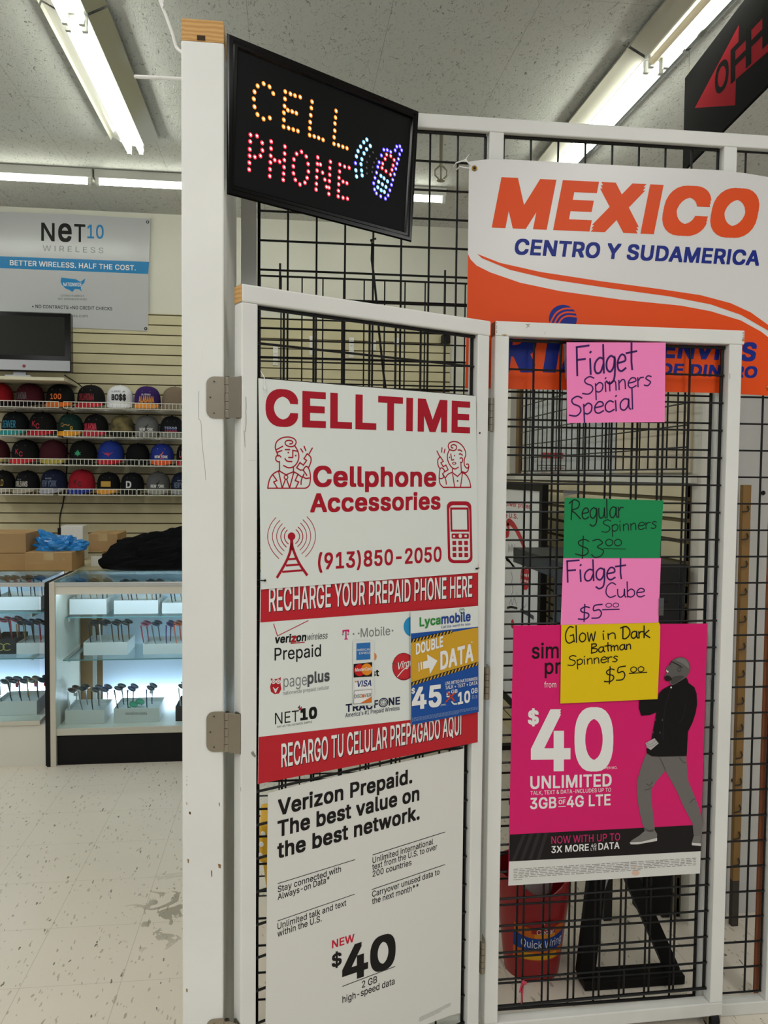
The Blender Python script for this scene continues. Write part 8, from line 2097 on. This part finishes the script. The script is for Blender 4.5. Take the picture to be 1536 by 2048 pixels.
def wrap(mb, pts2, fs, mt, lift=.0012):
    """lay a flat drawing (s along the girth in metres, z) on the tapering pail, facing the shop"""
    a0 = -math.pi / 2 - .05
    V = []
    for s, z in pts2:
        r = rr(z) + lift
        V.append((bx + r * math.cos(a0 + s / r), by + r * math.sin(a0 + s / r), z))
    mb.add(V, fs, mt)
def band(mb, s0, s1, zlo, zhi, mt, lift=.0012, n=16):
    V = []
    for i in range(n + 1):
        s = s0 + (s1 - s0) * i / n
        V += [(s, zlo(s)), (s, zhi(s))]
    wrap(mb, V, [(2 * i, 2 * i + 2, 2 * i + 3, 2 * i + 1) for i in range(n)], mt, lift)
sm = lambda s: .012 * (s / .1) ** 2
mb = MB()
band(mb, -.088, .088, lambda s: .075, lambda s: .185 + sm(s), ink('#c9641f'))
band(mb, -.05, .06, lambda s: .078, lambda s: .100, ink('#d5a21f'), .0016)
band(mb, -.088, .088, lambda s: .108 + sm(s) * .6, lambda s: .150 + sm(s) * 1.8, ink('#1f3f8a'), .0018)
band(mb, -.02, .05, lambda s: .152, lambda s: .165, ink('#d9892a'), .0016)
band(mb, -.03, .05, lambda s: .168, lambda s: .21, RB, .0020)
obj('label', mb, bk)
mb = MB()
for body, s0, s1, z0, hh in (('O', .004, .028, .182, .026), ('Cedar', -.014, .045, .166, .016), ('Quick Wring', -.062, .082, .118, .026)):
    gv, gf = glyphs(body, 0)
    xa, xb = min(p[0] for p in gv), max(p[0] for p in gv)
    wrap(mb, [(s0 + (s1 - s0) * (p[0] - xa) / (xb - xa), z0 + hh * p[1] + (sm(s0 + (s1 - s0) * (p[0] - xa) / (xb - xa)) if body[0] == 'Q' else 0)) for p in gv], gf, INKW, .0026)
obj('lettering', mb, bk)
# yellow step stool seen between post-side stile and price poster
YL = mat('stool_yellow', '#d2a11a', .4)
ys = thing('step_stool', 'yellow plastic step stool with round rivets behind the near gate leaf', 'stool', (.0, 2.72, 0))
q = PL((0, 2.72), 0)
qa, qb = q.uv(519, 1648), q.uv(514, 1728)
obj('top_step', MB().box(qa.x, qa.x + .34, 2.72, 2.90, qb.y, qa.y, YL), ys, bevel=.01)
for xx, dx in ((q.uv(526, 1760).x, .035), (qa.x + .27, -.02)):
    for yy in (2.725, 2.86):
        obj('leg', MB().add([(xx, yy, qb.y), (xx + .05, yy, qb.y), (xx + .05 + dx * .3, yy, 0), (xx + dx, yy, 0), (xx, yy + .03, qb.y), (xx + .05, yy + .03, qb.y), (xx + .05 + dx * .3, yy + .03, 0), (xx + dx, yy + .03, 0)],
                            [(0, 3, 2, 1), (4, 5, 6, 7), (0, 1, 5, 4), (1, 2, 6, 5), (2, 3, 7, 6), (3, 0, 4, 7)], YL), ys)
for x, y in ((526, 1667), (523, 1688), (521, 1710)):
    p = q.uv(x, y)
    obj('rivet', MB().cyl((p.x, 2.721, p.y), (p.x, 2.714, p.y), .008, WHITEP, n=12), ys)
# wooden strip with hooks leaning by the end wall
HP = PL((0, 2.62), 0)
hs = thing('hook_strip', 'long wooden strip with metal hooks leaning by the grey end wall', 'hook strip', (1.575, 2.62, 0))
a, b, c, d = HP.uv(1487, 970), HP.uv(1503, 970), HP.uv(1479, 1762), HP.uv(1466, 1762)
WD = mat('strip_wood', '#94703a', .6, mottle=.2, scale=12)
mb = MB()
V = [HP.pt(*p, 0) for p in (a, b, c, d)] + [HP.pt(*p, -.02) for p in (a, b, c, d)]
mb.add(V, [(0, 3, 2, 1), (4, 5, 6, 7), (0, 1, 5, 4), (1, 2, 6, 5), (2, 3, 7, 6), (3, 0, 4, 7)], WD)
obj('wood_strip', mb, hs)
for i in range(14):
    t_ = (i + .9) / 14.6
    p = HP.pt(*(a + (d - a) * t_), 0)
    p = p + Vector((.012, 0, 0))
    obj('hook', MB().tube([p + Vector((.006, 0, .014)), p + Vector((.006, -.008, .004)), p + Vector((.0, -.012, -.004)), p + Vector((-.022, -.014, -.006))], .0028, STEELD, n=6), hs)
obj('foot_shade_block', MB().box(HP.pt(*d, 0).x, HP.pt(*c, 0).x, 2.62, 2.64, 0, d.y, mat('dark_block', '#3a332b', .7)), hs)  # dark block added in place of the shading below the strip
mb = MB().box(1.413, 1.4265, 2.206, 2.214, .04, 2.5, mat('raw_brown', '#7a4526', .8))
obj('raw_edge', mb, part)['label'] = 'raw brown wood edge behind the last upright'
# pink ribbon tied to the far leaf
PR = GB.shift(.004)
mb = MB()
w2 = lambda x, y, o=.003: GB.w(900 + x / 6.98, 1840 + y / 6.98, o)
mb.tube([w2(985, 1190), w2(1000, 1080), w2(1010, 960), w2(1015, 880, .008), w2(1035, 840, .010), w2(1005, 845, .010), w2(985, 900, .006), w2(970, 1000)], .0022, mat('ribbon_pink', '#c03a55', .5), n=6)
mb.cyl(w2(1000, 850, .004), w2(1045, 846, .012), .0045, mat('ribbon_pink', '#c03a55', .5), n=8)
tag(obj('ribbon', mb), 'pink ribbon knotted to the wire of the far gate leaf', 'ribbon')
